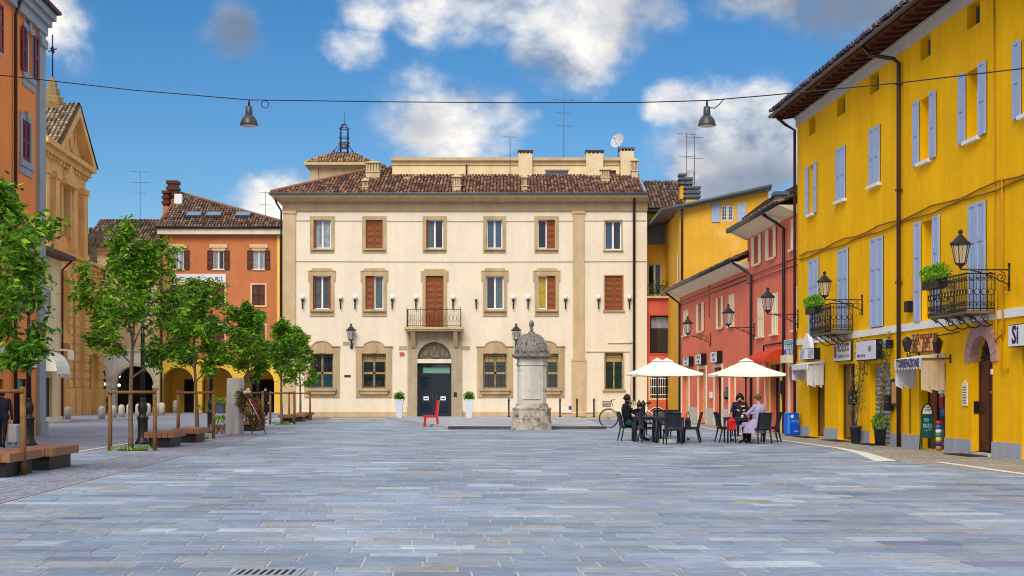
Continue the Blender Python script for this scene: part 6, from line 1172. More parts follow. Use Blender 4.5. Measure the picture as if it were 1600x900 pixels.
# ------------------------------------------------------------------ trees with timber guards
def tree(u, Y, h, r, seed, nleaf, label, low=.37, lsz=.185):
    X = (u-800)/FPX*Y; b = Vector((X, Y, 0)); R = random.Random(seed); t = thing('cherry_tree', b, label, 'tree', 'young trees in a row with benches')
    tr = MB(); pts = []; n = 12; wob = R.uniform(0, 6)
    for i in range(n+1):
        f = i/n; pts.append(b+Vector((.05*sin(f*4+wob), .05*cos(f*3+wob), h*.86*f)))
    tr.tube(pts, [.075*(1-.82*(i/n)**.9)+.004 for i in range(n+1)], 8); tr.build('trunk', M_bark, t)
    br = MB(); cr = MB(); tips = []
    def limb(p0, d, L, rad, depth):
        k = 6; p = p0; ps = [p]; dd = d.copy()
        for i in range(k):
            dd = (dd+Vector((R.uniform(-.16, .16), R.uniform(-.16, .16), R.uniform(-.05, .16) if depth == 0 else R.uniform(-.2, .08)))).normalized(); p = p+dd*(L/k); ps.append(p)
        br.tube(ps, [rad*(1-.8*i/k)+.003 for i in range(k+1)], 5, caps=False)
        if depth < 2:
            m = 8 if depth == 0 else 3
            for i in range(m):
                f = .22+.78*(i+R.random()*.6)/m; j = min(k-1, int(f*k)); q0 = ps[j].lerp(ps[j+1], f*k-j if f*k-j <= 1 else 1)
                ax = dd.orthogonal().normalized(); ax.rotate(Matrix.Rotation(R.uniform(0, 2*pi), 3, dd)); d2 = (dd*.65+ax*.8+Vector((0, 0, .05))).normalized()
                limb(q0, d2, (L*R.uniform(.2, .36) if depth == 0 else L*R.uniform(.5, .8)), rad*.5, depth+1)
        if depth >= 1: tips.append((ps, depth))
        else: tips.append((ps[3:], depth))
    nl = 10
    for i in range(nl):
        f = low+(.9-low)*(i/(nl-1))**.9; j = min(n-1, int(f/.86*n)); p0 = pts[min(j, n)]; az = i*2.4+R.uniform(-.4, .4); el = radians(R.uniform(30, 46)+30*(f-low)/(1-low))
        prof = max(.35, 1-abs((f-low)/(1-low)-.22)*1.25); L = r*prof*R.uniform(.85, 1.2)/max(.55, cos(el))*.92
        limb(p0, Vector((cos(az)*cos(el), sin(az)*cos(el), sin(el))), L, .03*(1-.5*f), 0)
    limb(pts[-1], Vector((R.uniform(-.1, .1), 0, 1)), h*.13, .018, 0)
    tot = sum(len(p) for p, _ in tips); per = nleaf/tot
    for ps, dpt in tips:
        for p in ps:
            kk = int(per)+(R.random() < per-int(per))
            shade = R.random()
            for _ in range(kk):
                o = Vector((R.gauss(0, .06), R.gauss(0, .06), R.gauss(-.03, .055))); d = Vector((R.gauss(0, .8)+o.x*4, R.gauss(0, .8)+o.y*4, R.uniform(-1.0, .35))); d.normalize()
                leaf(cr, p+o, d, lsz*R.uniform(.65, 1.2), R, PAL if shade > .4 else PALD, .38)
    br.build('branches', M_bark, t); cr.build('crown', M_leaf, t, 'stuff'); return t
TN = [(-14, 25.8, 5.4, 1.45, 2, 9500, 'leafy young tree cut off at the left edge'), (207, 37, 5.3, 1.9, 5, 12000, 'largest whole tree before the church arcade, staked both sides'), (306, 47, 5.3, 1.55, 13, 10500, 'tree in front of the burnt orange house, left of the concrete slab'), (388, 58, 5.2, 1.4, 21, 9000, 'tree just behind the concrete slab and wreath'), (441, 69, 5.1, 1.4, 34, 8200, 'second tree from the town hall pilaster'), (468, 79.5, 5.3, 1.4, 55, 8200, 'farthest tree, next to the town hall barred window')]
GN = ['by the left frame edge', 'round the largest whole tree', 'round the tree before the orange house', 'round the tree behind the concrete slab', 'round the second tree from the hall', 'round the farthest tree']
for i, (u, Y, h, r, sd_, nl, lb) in enumerate(TN):
    tree(u, Y, h, r, sd_, nl, lb)
    b = Vector(((u-800)/FPX*Y, Y, 0)); t = thing('tree_guard', b, 'round timber stakes with a crossbar '+GN[i], 'tree guard', 'timber guards round the trees'); hs2 = 1.62
    for s_ in (-1, 1): MB().tube([b+Vector((s_*.59, -.02, -.05)), b+Vector((s_*.59+.01, -.02, hs2*.5)), b+Vector((s_*.585, -.02, hs2))], [.06, .057, .055], 8).build('stake', M_stake, t)
    MB().tube([b+Vector((-.62, -.07, hs2-.09)), b+Vector((.62, -.07, hs2-.08))], .04, 7).build('crossbar', M_stake, t)
    MB().lathe(b+Vector((0, 0, .001)), [(.42, 0), (.4, .03), (.1, .05)], 12).build('soil', mk('tree_pit_soil', lin(84, 70, 56), .95, .3, 8, .5), t)
    m = MB(); rg = random.Random(i)
    for k in range(60): a = rg.uniform(0, 6.28); rr = rg.uniform(.15, .62); leaf(m, b+Vector((rr*cos(a), rr*sin(a), .01)), Vector((rg.uniform(-.7, .7), rg.uniform(-.7, .7), 1)).normalized(), rg.uniform(.06, .18), rg, PAL)
    m.build('weeds', M_leaf, t, 'stuff')
# ------------------------------------------------------------------ benches
def bench(near, label):
    """near = near right corner of the seat on the ground; runs 2.05 m back along the row"""
    t = thing('timber_bench', (0, 0, 0), label, 'bench', 'timber benches along the trees'); w, L_, h, th = .82, 2.05, .43, .16; sk = lambda x, y, z: (x+K*y, y, z); n = 5
    for i in range(n):
        x0, x1 = -w+w*i/n+.004, -w+w*(i+1)/n-.004; m = MB(); m.hexa([sk(x0, 0, h-th), sk(x1, 0, h-th), sk(x1, L_, h-th), sk(x0, L_, h-th), sk(x0, 0, h), sk(x1, 0, h), sk(x1, L_, h), sk(x0, L_, h)]); o = m.build('seat_plank', M_bench, t)
        bv = o.modifiers.new('b', 'BEVEL'); bv.width = .006; bv.segments = 1
    m = MB(); m.hexa([sk(-w+.12, .1, 0), sk(-.1, .1, 0), sk(-.1, L_-.3, 0), sk(-w+.12, L_-.3, 0), sk(-w+.12, .1, h-th-.004), sk(-.1, .1, h-th-.004), sk(-.1, L_-.3, h-th-.004), sk(-w+.12, L_-.3, h-th-.004)]); m.build('base', M_black, t)
    t.location = near; return t
for u, v, lb in ((16, 747, 'timber bench cut off by the left edge, nearest of all'), (83, 735.5, 'nearest whole timber bench on a black base'), (271, 699.5, 'timber bench between the staked tree and the lamp post'), (311, 692, 'timber bench under the tree left of the concrete slab'), (403, 674, 'timber bench behind the wreath'), (459.5, 661.5, 'first timber bench beyond the wreath'), (475, 659, 'middle bench of the three by the hall'), (486.5, 656.5, 'farthest timber bench, nearest the town hall')):
    p = G(u, v); bench(p, lb)
# ------------------------------------------------------------------ lamp posts
def lamppost(base, label):
    b = Vector(base); t = thing('lamp_post', b, label, 'lamp post', 'black iron lamp posts'); 
    MB().lathe(b, [(.24, 0), (.24, .05), (.2, .1), (.17, .16), (.15, .2), (.15, .72), (.17, .76), (.18, .8), (.12, .84), (.1, .9), (.14, 1.0), (.15, 1.1), (.12, 1.2), (.08, 1.3), (.1, 1.34), (.08, 1.38)], 14).build('base', M_iron, t)
    MB().lathe(b, [(.075, 1.36), (.06, 3.2), (.08, 3.25), (.05, 3.3), (.045, 3.7)], 12).build('pole', M_iron, t); lantern_body(t, b+Vector((0, 0, 3.85)), 1.1); return t
lamppost(G(45, 696), 'black lamp post right behind the nearest whole bench'); lamppost(G(223, 694), 'black lamp post beside the largest whole tree'); lamppost(G(330, 676), 'black lamp post between two trees left of the concrete slab'); lamppost(G(403, 660), 'black lamp post just right of the concrete slab')
# ------------------------------------------------------------------ stone bollards
def bollard(p, w, h, label, mat=M_stone_b):
    o = MB().lathe(p, [(w/2, 0), (w/2*.97, h*.72), (w/2*.9, h*.86), (w/2*.62, h*.96), (w/2*.2, h)], 12).build('stone_bollard', mat); tag(o, label, 'bollard', 'stone bollards at the end of the street'); return o
BL = [(106, 655, 'stone bollard alone before the church front'), (159, 654.5, 'stone bollard by the white arcade column, left of a stake'), (177, 653, 'stone bollard between the left stake and the white column'), (190, 652, 'stone bollard right of the first stake of the largest tree'), (202.5, 651, 'stone bollard just left of the largest tree trunk'), (216.5, 650.5, 'stone bollard just right of the largest tree trunk'), (231, 650, 'stone bollard behind the right stake of the largest tree'), (243.5, 649.5, 'stone bollard at the seam of the two arcades'), (253, 649, 'stone bollard below the first yellow arch'), (275, 645, 'stone bollard before the hedge under the first yellow arch')]
for u, v, lb in BL: p = G(u, v); k = p.y/FPX; bollard(p, 10.5*k, 20*k, lb)
p = G(450, 646); bollard(p, .4, .8, 'white rounded bollard between the two farthest trees', M_white)
for u, lb in ((466, 'left one of three dark bollards by the farthest tree'), (477, 'middle one of three dark bollards by the farthest tree'), (489, 'right one of three dark bollards by the farthest tree')):
    p = G(u, 648); o = MB().lathe(p, [(.2, 0), (.2, .5), (.24, .55), (.24, .62), (.16, .7), (.1, .76), (.12, .82), (.04, .9)], 10).build('iron_bollard', M_iron); tag(o, lb, 'bollard', 'dark bollards near the hall corner')
for u, lb in ((998.5, 'black bollard left of two behind the seated woman'), (1005, 'black bollard right of two behind the seated woman')):
    p = G(u, 672); o = MB().lathe(p, [(.11, 0), (.11, .05), (.085, .08), (.085, 1.0), (.11, 1.03), (.1, 1.1), (.02, 1.24)], 10).build('iron_bollard', M_iron); tag(o, lb, 'bollard', 'bollards behind the cafe tables')
# ------------------------------------------------------------------ concrete slab, wreath, flowers
p = G(365, 679); st = MB(); x0, x1 = G(352, 679).x, G(379, 679).x; hS = 88*p.y/FPX
st.hexa([(x0, p.y, 0), (x1-.1, p.y-.06, 0), (x1, p.y+.25, 0), (x0+.1, p.y+.3, 0), (x0+.06, p.y, hS), (x1-.11, p.y-.06, hS+.02), (x1+.02, p.y+.25, hS), (x0+.14, p.y+.3, hS)])
o = st.build('concrete_stele', M_conc); tag(o, 'upright pale concrete slab streaked with grey beside the wreath', 'monument'); bv = o.modifiers.new('b', 'BEVEL'); bv.width = .012
wc = W(391, 638, 51.2); wr = thing('laurel_wreath', G(396, 678), 'tall dried laurel wreath with ribbons leaning on the concrete slab', 'wreath'); m = MB(); R = random.Random(3); PALW = [lin(120, 92, 50), lin(92, 70, 38), lin(150, 120, 70), lin(104, 96, 44), lin(70, 56, 30)]
ax1 = Vector((.42, -.1, -.62)); ax2 = Vector((.26, .12, .2))
for i in range(900):
    a = R.uniform(0, 2*pi); rq = R.uniform(.15, 1)**.5; c = wc+(ax1*cos(a)+ax2*sin(a))*rq+Vector((R.gauss(0, .05), R.gauss(0, .05), R.gauss(0, .05))); d = (ax1*-sin(a)+ax2*cos(a)).normalized()+Vector((R.gauss(0, .5), R.gauss(0, .5), R.gauss(0, .5))); leaf(m, c, d.normalized(), R.uniform(.1, .18), R, PALW, .4)
m.build('leaves', M_leaf, wr, 'stuff')
m = MB()
for k, mt in enumerate((M_white, M_inkr)): mm = MB(); mm.tube([wc+Vector((-.02+.08*k, -.16, .35)), wc+Vector((.22+.08*k, -.22, -.1)), wc+Vector((.4+.07*k, -.22, -.45))], .014, 4); mm.build('ribbon', mt, wr)
for q_ in ((-.15, -.1), (.1, .15)): MB().tube([wc+Vector((.15+q_[0]*.3, 0, .2)), G(400+q_[0]*80, 678)+Vector((.15, q_[1], 0))], .02, 5).build('easel_leg', M_stake, wr)
mm = MB(); [mm.ball(wc+Vector((-.1+R.uniform(-.1, .1), -.15, .62+R.uniform(-.07, .07))), .06, col=None) for _ in range(6)]; mm.build('flowers', mk('pink_white_petals', lin(236, 206, 210), .7, .2, 8), wr)
fp = G(343, 678); fl = thing('wrapped_flowers', fp, 'potted green plant in pink wrapping at the slab foot', 'flowers'); m = MB(); leafball(m, fp+Vector((.05, 0, .42)), .26, .2, 300, .12, 5, PALB); m.build('foliage', M_leaf, fl, 'stuff')
for dx in (-.16, .14): MB().lathe(fp+Vector((dx, 0, 0)), [(.1, 0), (.2, .28), (.24, .34), (.14, .3)], 9, smooth=False).build('wrapping', mk('pink_wrapping', lin(222, 150, 150), .6, .2, 8), fl)
# arcade planters and hedge
p = G(341, 646); t = thing('planter_box', p, 'long dark planter box under the second yellow arch', 'planter'); k = p.y/FPX; MB().box(p.x-8*k, p.x+8*k, p.y, p.y+.6, 0, 17*k).build('box', mk('slate_planter', lin(70, 80, 96), .6, .1), t); m = MB(); [leafball(m, p+Vector((x*k, .3, 18*k)), .35, .3, 120, .18, int(x+9), PAL) for x in (-6, 0, 6)]; m.build('foliage', M_leaf, t, 'stuff')
for i, (u, v, w, h, lb) in enumerate(((276, 638, 9, 20, 'clipped green bush under the first yellow arch'), (312, 640, 6, 15, 'small bush at the pier between the first arches'), (165, 640, 5, 22, 'dark plant beside the white arcade column'))):
    p = G(u, v+5); k = p.y/FPX; t = thing('arcade_bush', p, lb, 'bush'); m = MB(); leafball(m, p+Vector((0, 0, h*k*.62)), w*k*.8, h*k*.42, 420, .2, 70+i, PALD if i == 2 else PAL); m.build('foliage', M_leaf, t, 'stuff'); MB().lathe(p, [(w*k*.4, 0), (w*k*.5, h*k*.3)], 8).build('pot', M_black, t)
# ------------------------------------------------------------------ pedestal
pc = G(831, 672); kk = pc.y/FPX; pd = thing('stone_pedestal', pc, 'old stone pedestal with dark domed top and pine cone finial', 'monument'); pc = pc+Vector((0, 1.0, 0)); kk = pc.y/FPX
def octa(mb, w, z0, z1, ch=.2, w2=None, mi=0):
    w2 = w2 or w; vs = []
    for ww, z in ((w, z0), (w2, z1)):
        c = ww*ch*2; vs += [(pc.x+x, pc.y+y, z) for x, y in ((-ww+c, -ww), (ww-c, -ww), (ww, -ww+c), (ww, ww-c), (ww-c, ww), (-ww+c, ww), (-ww, ww-c), (-ww, -ww+c))]
    mb.add(vs, [tuple(range(7, -1, -1)), tuple(range(8, 16))]+[(i, (i+1) % 8, 8+(i+1) % 8, 8+i) for i in range(8)], mi)
zz = lambda v: (671.5-v)*kk
m = MB(); octa(m, 31.5*kk, -.02, zz(659), .02); m.build('plinth', M_stone2, pd)
m = MB(); octa(m, 29.5*kk, zz(659)+.001, zz(640), .10); octa(m, 30.5*kk, zz(640)+.001, zz(637.5), .10); m.build('base', M_stone2, pd)
m = MB(); octa(m, 26.5*kk, zz(637.5)+.001, zz(631), .12, 24.5*kk); m.build('torus', M_stone2, pd)
m = MB(); octa(m, 22.8*kk, zz(631)+.001, zz(561), .13); m.build('shaft', M_stone, pd)
w = 22.8*kk; FP_ = Fac((pc.x, pc.y-w), (1, 0)); m = MB(); pw = w*.58; zb0, zb1 = zz(624), zz(575); c_ = .12
m.prism(FP_, [(-pw, zb0), (pw, zb0), (pw, zb1-c_), (pw-c_, zb1), (-pw+c_, zb1), (-pw, zb1-c_)], 0, .045); m.build('panel', M_stone, pd)
m = MB(); octa(m, 24.5*kk, zz(571)+0, zz(569), .13); m.build('necking', M_stone, pd)
m = MB(); octa(m, 25*kk, zz(561)+.001, zz(558), .1, 29*kk); octa(m, 31*kk, zz(558)+.001, zz(554.5), .08); octa(m, 27*kk, zz(554.5)+.001, zz(552), .1); m.build('cornice', M_stoned, pd)
m = MB(); dm_ = [(26.5, 552), (25.5, 548), (24.5, 543), (22.5, 537), (19, 531), (14, 526), (8, 523), (6, 521.5)]
m.lathe((pc.x, pc.y, 0), [(a*kk*1.04, zz(v)) for a, v in dm_], 16, smooth=True); [m.tube([(pc.x+a*kk*1.02*cos(t), pc.y+a*kk*1.02*sin(t), zz(v)) for a, v in dm_[:-1]], .05, 5) for t in [pi/8+pi*k/4 for k in range(8)]]
m.build('dome', M_stoned, pd); m = MB(); m.lathe((pc.x, pc.y, zz(522)), [(r_*kk, z*kk) for r_, z in ((6.2, 0), (5.5, 2), (3, 4), (2, 6), (3.4, 8), (2, 9.5), (3.6, 12), (4.2, 15), (3.6, 18), (2, 20.5), (.4, 21.5))], 10); m.build('finial', M_stoned, pd)
# ------------------------------------------------------------------ overhead cable and lamps
def cab(u): return 46-(u+30)/1670*15.6
CP = [(-14, 116), (60, 124), (200, 140), (389, 156), (600, 159), (800, 160.5), (1000, 160), (1105, 157), (1200, 149), (1400, 130), (1590, 108), (1638, 101)]
pts = [W(u, v, cab(u)) for u, v in CP]; cb = thing('overhead_cable', pts[0], 'thin black cable slung across the square with two lamps', 'cable'); MB().tube(pts, .014, 6).build('cable', M_iron, cb)
c = W(414, 163, cab(414)); MB().tube([c+Vector((.11*cos(t), 0, .11*sin(t))) for t in [2*pi*i/14 for i in range(15)]], .012, 5).build('cable_loop', M_iron, cb); MB().tube([W(1105, 168, cab(1105)), W(1117, 169, cab(1117)), W(1124, 163, cab(1124)), W(1131, 155, cab(1131))], .014, 5).build('cable_loop', M_iron, cb)
for u, v, lb in ((389, 156.5, 'pendant bell lamp over the left half of the square'), (1104.5, 157, 'pendant bell lamp against the big white cloud')):
    c = W(u, v, cab(u)); k = cab(u)/FPX; t = thing('pendant_lamp', c, lb, 'lamp', 'bell lamps on the overhead cable'); MB().lathe(c, [(1.6*k, -9*k), (1.6*k, 1*k)], 8).build('hanger', M_iron, t)
    MB().lathe(c, [(5.2*k, -24*k), (5.6*k, -22*k), (5.2*k, -10.5*k), (3*k, -8.8*k)], 14).build('socket', mk('lamp_grey', lin(60, 62, 72), .4, .1, spec=.5), t)
    m = MB(); pr = [(5.2, -23), (8, -25), (11, -29), (13, -34), (14, -38), (14, -39.5)]; m.lathe(c, [(r_*k, z*k) for r_, z in pr[::-1]], 18); m.build('shade', MATS['lamp_grey'], t); MB().lathe(c, [(12.2*k, -40.2*k), (12.2*k, -39.6*k)], 18).build('diffuser', mk('lamp_glass', lin(214, 216, 214), .3, 0, fine=0), t)
# ------------------------------------------------------------------ bracket lanterns
d = (-1, K, 0)
def wl_(F, u, v, L_, lb, s=1.0): bracket_lantern(F.P(F.S(u), F.Z(u, v), .02), (F.nn.x, F.nn.y, 0), L_, lb, s)
wl_(FY, 1578, 421.5, 1.14, 'bracket lantern beside the balcony above the arched door', 1.0); wl_(FY, 1348, 468.5, 1.17, 'bracket lantern beside the balcony above the crested sign', .95); wl_(FY, 1247.5, 491, 1.1, 'bracket lantern at the yellow corner against the red wall', 1.05); wl_(FR, 1179, 511.5, 1.08, 'bracket lantern in the middle of the red house wall', 1.05); wl_(FR, 1111, 525, 1.12, 'bracket lantern at the far end of the red house', 1.05)
for u, v, lb in ((1421, 545, 'dark lantern left of the bar sign'), (1470, 548, 'dark lantern right of the bar sign')):
    wp = FY.P(FY.S(u+16), FY.Z(u+16, v+12), .02); t = thing('wall_lantern', wp, lb, 'lantern', 'lanterns flanking the bar sign'); e_ = wp+Vector((-.32, 0, 0)); MB().tube([wp, e_], .016, 5).tube([wp+Vector((0, 0, .1)), wp-Vector((0, 0, .12))], .025, 5).tube([e_, e_+Vector((0, 0, .1))], .02, 5).build('bracket', M_iron, t)
    c = e_+Vector((0, 0, .12)); MB().lathe(c, [(.07, 0), (.14, .28), (.16, .3), (.08, .38), (.04, .42)], 6, smooth=False).build('body', mk('smoked_glass_iron', lin(34, 27, 27), .25, .2, 5, spec=.6), t)
# ------------------------------------------------------------------ cafe furniture
CS = 1.05
def chair_proto():
    t = thing('cafe_chair', (0, 0, 0), 'x', 'chair', 'charcoal resin cafe chairs'); s = CS
    def sh(mb, x0, x1, y0, y1, z0, z1): mb.box(x0*s, x1*s, y0*s, y1*s, z0*s, z1*s)
    m = MB(); vs = []; nx, ny = 6, 5
    for j in range(ny+1):
        for i in range(nx+1):
            x = -.23+.46*i/nx; y = -.22+.44*j/ny; vs.append((x*s, y*s, (.45-.018*(1-(x/.23)**2))*s))
    top = [(j*(nx+1)+i, j*(nx+1)+i+1, (j+1)*(nx+1)+i+1, (j+1)*(nx+1)+i) for j in range(ny) for i in range(nx)]; m.add(vs, top, smooth=True); sh(m, -.23, .23, -.22, .22, .385, .428); m.build('seat', M_chair, t)
    m = MB(); vs = []; nz = 7
    for sd_ in (0, 1):
        for j in range(nz+1):
            z = .43+.46*j/nz; lean = -.20-.11*(j/nz)**1.3
            for i in range(nx+1):
                x = -.22+.44*i/nx; w = 1-.05*(j/nz); vs.append((x*w*s, (lean-.035*(1-(x/.22)**2)-.028*sd_)*s, z*s))
    k = (nx+1)*(nz+1); f = [(j*(nx+1)+i, j*(nx+1)+i+1, (j+1)*(nx+1)+i+1, (j+1)*(nx+1)+i) for j in range(nz) for i in range(nx)]; b = [tuple(k+x for x in q_[::-1]) for q_ in f]
    e = [(i, i+1, k+i+1, k+i) for i in range(nx)]+[(nz*(nx+1)+i, k+nz*(nx+1)+i, k+nz*(nx+1)+i+1, nz*(nx+1)+i+1) for i in range(nx)]+[(j*(nx+1), k+j*(nx+1), k+(j+1)*(nx+1), (j+1)*(nx+1)) for j in range(nz)]+[(j*(nx+1)+nx, (j+1)*(nx+1)+nx, k+(j+1)*(nx+1)+nx, k+j*(nx+1)+nx) for j in range(nz)]
    m.add(vs, f+b+e, smooth=True); m.build('backrest', M_chair, t)
    for sx in (-1, 1):
        for (ya, yb) in ((.19, .21), (-.19, -.29)): MB().tube([(sx*.2*s, ya*s, .42*s), (sx*.205*s, (ya+yb)/2*s, .2*s), (sx*.215*s, yb*s, 0)], [.03*s, .025*s, .018*s], 6).build('leg', M_chair, t)
    return t
proto = chair_proto(); first = [True]
def chair(p, rz, label):
    if first[0]: first[0] = False; proto.location = p; proto.rotation_euler = (0, 0, rz); proto['label'] = label; return proto
    return dup(proto, p, rz, label=label)
tp_ = None
def table(p, label, w=.9, h=.78):
    global tp_
    if tp_ is None:
        t = thing('cafe_table', (0, 0, 0), label, 'table', 'square charcoal cafe tables'); o = MB().box(-w/2, w/2, -w/2, w/2, h-.035, h).build('tabletop', M_chair, t); MB().box(-w/2+.02, w/2-.02, -w/2+.02, w/2-.02, h-.1, h-.036).build('apron', M_chair, t)
        for sx in (-1, 1):
            for sy in (-1, 1): MB().tube([(sx*(w/2-.06), sy*(w/2-.06), h-.04), (sx*(w/2-.05), sy*(w/2-.05), 0)], [.045, .032], 6).build('leg', M_chair, t)
        tp_ = t; t.location = p; return t
    return dup(tp_, p, 0, label=label)
def parasol(p, w, h0, h1, label, base=True):
    p = Vector(p); t = thing('parasol', p, label, 'parasol', 'square cream parasols over the cafe tables'); Z = Vector((0, 0, 1)); cs_n = [Vector((x*w/2, y*w/2, h0)) for x, y in ((-1, -1), (1, -1), (1, 1), (-1, 1))]; a = Vector((0, 0, h1))
    m = MB(); n = 6
    for i in range(4):
        c0, c1 = cs_n[i], cs_n[(i+1) % 4]; rows = []
        for j in range(n+1):
            f = j/n; row = []
            for k in range(7):
                g_ = k/6; e = c0.lerp(c1, g_); q_ = a.lerp(e, f); sag = .07*sin(pi*f)+.05*f*sin(pi*g_)*f; row.append(p+q_-Z*sag*.6); 
            rows.append(row)
        vs = [x for r_ in rows for x in r_]; m.add(vs, [(j*7+k, (j+1)*7+k, (j+1)*7+k+1, j*7+k+1) for j in range(n) for k in range(6)], smooth=True)
        bt = rows[-1]; m.add([x for x in bt]+[x-Z*.07 for x in bt], [(k, 7+k, 8+k, k+1) for k in range(6)])
    m.build('canopy', M_canvas, t); m = MB(); q_ = w*.1; m.add([p+Vector((x*q_, y*q_, h1-.075)) for x, y in ((-1, -1), (1, -1), (1, 1), (-1, 1))]+[p+Vector((0, 0, h1+.035))], [(0, 1, 4), (1, 2, 4), (2, 3, 4), (3, 0, 4)]); m.build('vent_cap', M_canvas, t)
    MB().tube([p, p+Z*(h1-.03)], .024, 8).build('pole', M_iron, t)
    for c0 in cs_n+[cs_n[i].lerp(cs_n[(i+1) % 4], .5) for i in range(4)]: MB().tube([p+Z*(h1-.1), p+c0-Z*.05], .011, 4).build('rib', M_iron, t)
    for c0 in cs_n: MB().tube([p+Z*(h0-.15), p+(a.lerp(c0, .5))-Z*.06], .009, 4).build('strut', M_iron, t)
    MB().box(p.x-.25, p.x+.25, p.y-.25, p.y+.25, 0, .11).build('base', M_conc, t); return t
YT = 42.3; gx = lambda u, y=YT: (u-800)/FPX*y
T1 = Vector((gx(1047), YT+.55, 0)); T1b = Vector((gx(1012, YT+1.3), YT+1.7, 0)); T2 = Vector((gx(1154), YT+.5, 0))
table(T1, 'cafe table with the most chairs, under two parasols'); table(T1b, 'cafe table beside the seated masked woman'); table(T2, 'cafe table shared by two people').scale = (.75, .85, 1)
parasol(T1+Vector((0, .35, 0)), 1.98, 2.12, 2.56, 'front one of the two overlapping parasols'); parasol(Vector((gx(1027, YT+3), YT+3.0, 0)), 1.85, 2.16, 2.62, 'rear one of the two overlapping parasols'); parasol(Vector((gx(1172), YT+.75, 0)), 2.04, 2.1, 2.56, 'single parasol over the two people')
def ch(u, v, rz, lb): p = G(u, v); return chair(Vector((p.x, p.y, 0)), radians(rz), lb)
c_w = ch(982, 689, -80, 'chair the masked woman sits on'); ch(1014, 691.5, -78, 'empty chair just left of the busy table'); ch(1050, 694, 4, 'empty chair with its back to us at the busy table'); cb_ = ch(1079, 691.5, 76, 'chair with a dark bag hung on it'); ch(1030, 682.5, 172, 'chair behind the busy table facing us, left one'); ch(1056, 682.5, 184, 'chair behind the busy table facing us, right one')
ch(1135, 691.5, -80, 'chair holding a red bag'); c_m = ch(1188, 693.5, 18, 'chair of the person in the lilac coat'); ch(1203, 690.5, 66, 'empty chair farthest right, by the blue box'); c_n = ch(1156, 681.5, 180, 'chair of the person in navy')
ch(1008, 680.5, -60, 'chair half hidden behind the masked woman table')
# small things on tables and chairs
p = T1b+Vector((.05, -.2, .78)); o = MB().lathe(p, [(.05, 0), (.07, .13), (.068, .13), (.045, .01)], 10).build('drinking_glass', M_lglass); tag(o, 'clear glass on the table beside the masked woman', 'glass')
p = T2+Vector((.18, -.1, .78)); t = thing('coffee_cup', p, 'white coffee cup on the shared table', 'cup'); MB().lathe(p, [(.07, 0), (.075, .008), (.03, .012)], 12).build('saucer', M_white, t); MB().lathe(p+Vector((0, 0, .013)), [(.025, 0), (.042, .055), (.04, .058), (.02, .01)], 12).build('cup', M_white, t)
def bag(c, w, h, d_, mat, label, name='shoulder_bag'):
    c = Vector(c); t = thing(name, c, label, 'bag'); m = MB(); m.lathe(c, [(w*.42, 0), (w*.5, h*.06), (w*.5, h*.5), (w*.46, h*.78), (w*.3, h*.95), (w*.1, h)], 4, sy=d_/w, rot=pi/4+.2, smooth=False); o = m.build('body', mat, t); bv = o.modifiers.new('b', 'BEVEL'); bv.width = .04; bv.segments = 3; bv.limit_method = 'NONE'; MB().tube([c+Vector((-w*.33, -d_*.3, h*.7)), c+Vector((0, -d_*.36, h*.62)), c+Vector((w*.33, -d_*.3, h*.7))], .012, 4).build('zip', M_black, t); MB().tube([c+Vector((-w*.25, 0, h*.9)), c+Vector((-w*.1, 0, h*1.5)), c+Vector((w*.1, 0, h*1.5)), c+Vector((w*.25, 0, h*.9))], .012, 5).build('strap', M_black, t); MB().fbox(Fac((c.x, c.y-d_*.5), (1, 0)), -w*.2, w*.2, h*.25, h*.45, .0, .015).build('pocket', M_black, t)
bag(G(1074, 693)+Vector((.02, .05, .42)), .22, .36, .12, mk('navy_bag', lin(24, 26, 44), .7, .2, 6), 'dark shoulder bag hanging on a chair back'); bag(G(1143, 694)+Vector((.0, .02, .42)), .3, .36, .24, mk('red_bag', lin(200, 24, 34), .6, .2, 6), 'bright red bag on the chair by the shared table', 'red_backpack')
# red chair before the hall
pr = G(673, 667); rc = thing('red_chair', pr, 'oversized glossy red chair standing alone before the entrance', 'chair'); M_redc = mk('red_lacquer', lin(206, 20, 30), .3, .08, 3, spec=.5); k = pr.y/FPX; sc_r = 27*k/2; Hc = 41.5*k; hs3 = 18*k
Fr = Fac((pr.x, pr.y), (1, 0)); m = MB(); m.box(pr.x-11*k, pr.x+11*k, pr.y-.3, pr.y+.3, hs3-.1, hs3); m.build('seat', M_redc, rc)
for x0, lean in ((-10, -1.2), (8.5, 1.5)):
    for y0 in (-.29, .21): MB().hexa([(pr.x+(x0+lean)*k, pr.y+y0, 0), (pr.x+(x0+lean+2.4)*k, pr.y+y0, 0), (pr.x+(x0+lean+2.4)*k, pr.y+y0+.08, 0), (pr.x+(x0+lean)*k, pr.y+y0+.08, 0), (pr.x+x0*k, pr.y+y0, hs3-.101), (pr.x+(x0+3)*k, pr.y+y0, hs3-.101), (pr.x+(x0+3)*k, pr.y+y0+.08, hs3-.101), (pr.x+x0*k, pr.y+y0+.08, hs3-.101)]).build('leg', M_redc, rc)
m = MB(); m.prism(Fr, [(7*k, hs3+.001), (11*k, hs3+.001), (13.5*k, Hc), (9.8*k, Hc), (8.5*k, hs3+12*k)], -.3, .3); m.build('backrest', M_redc, rc)
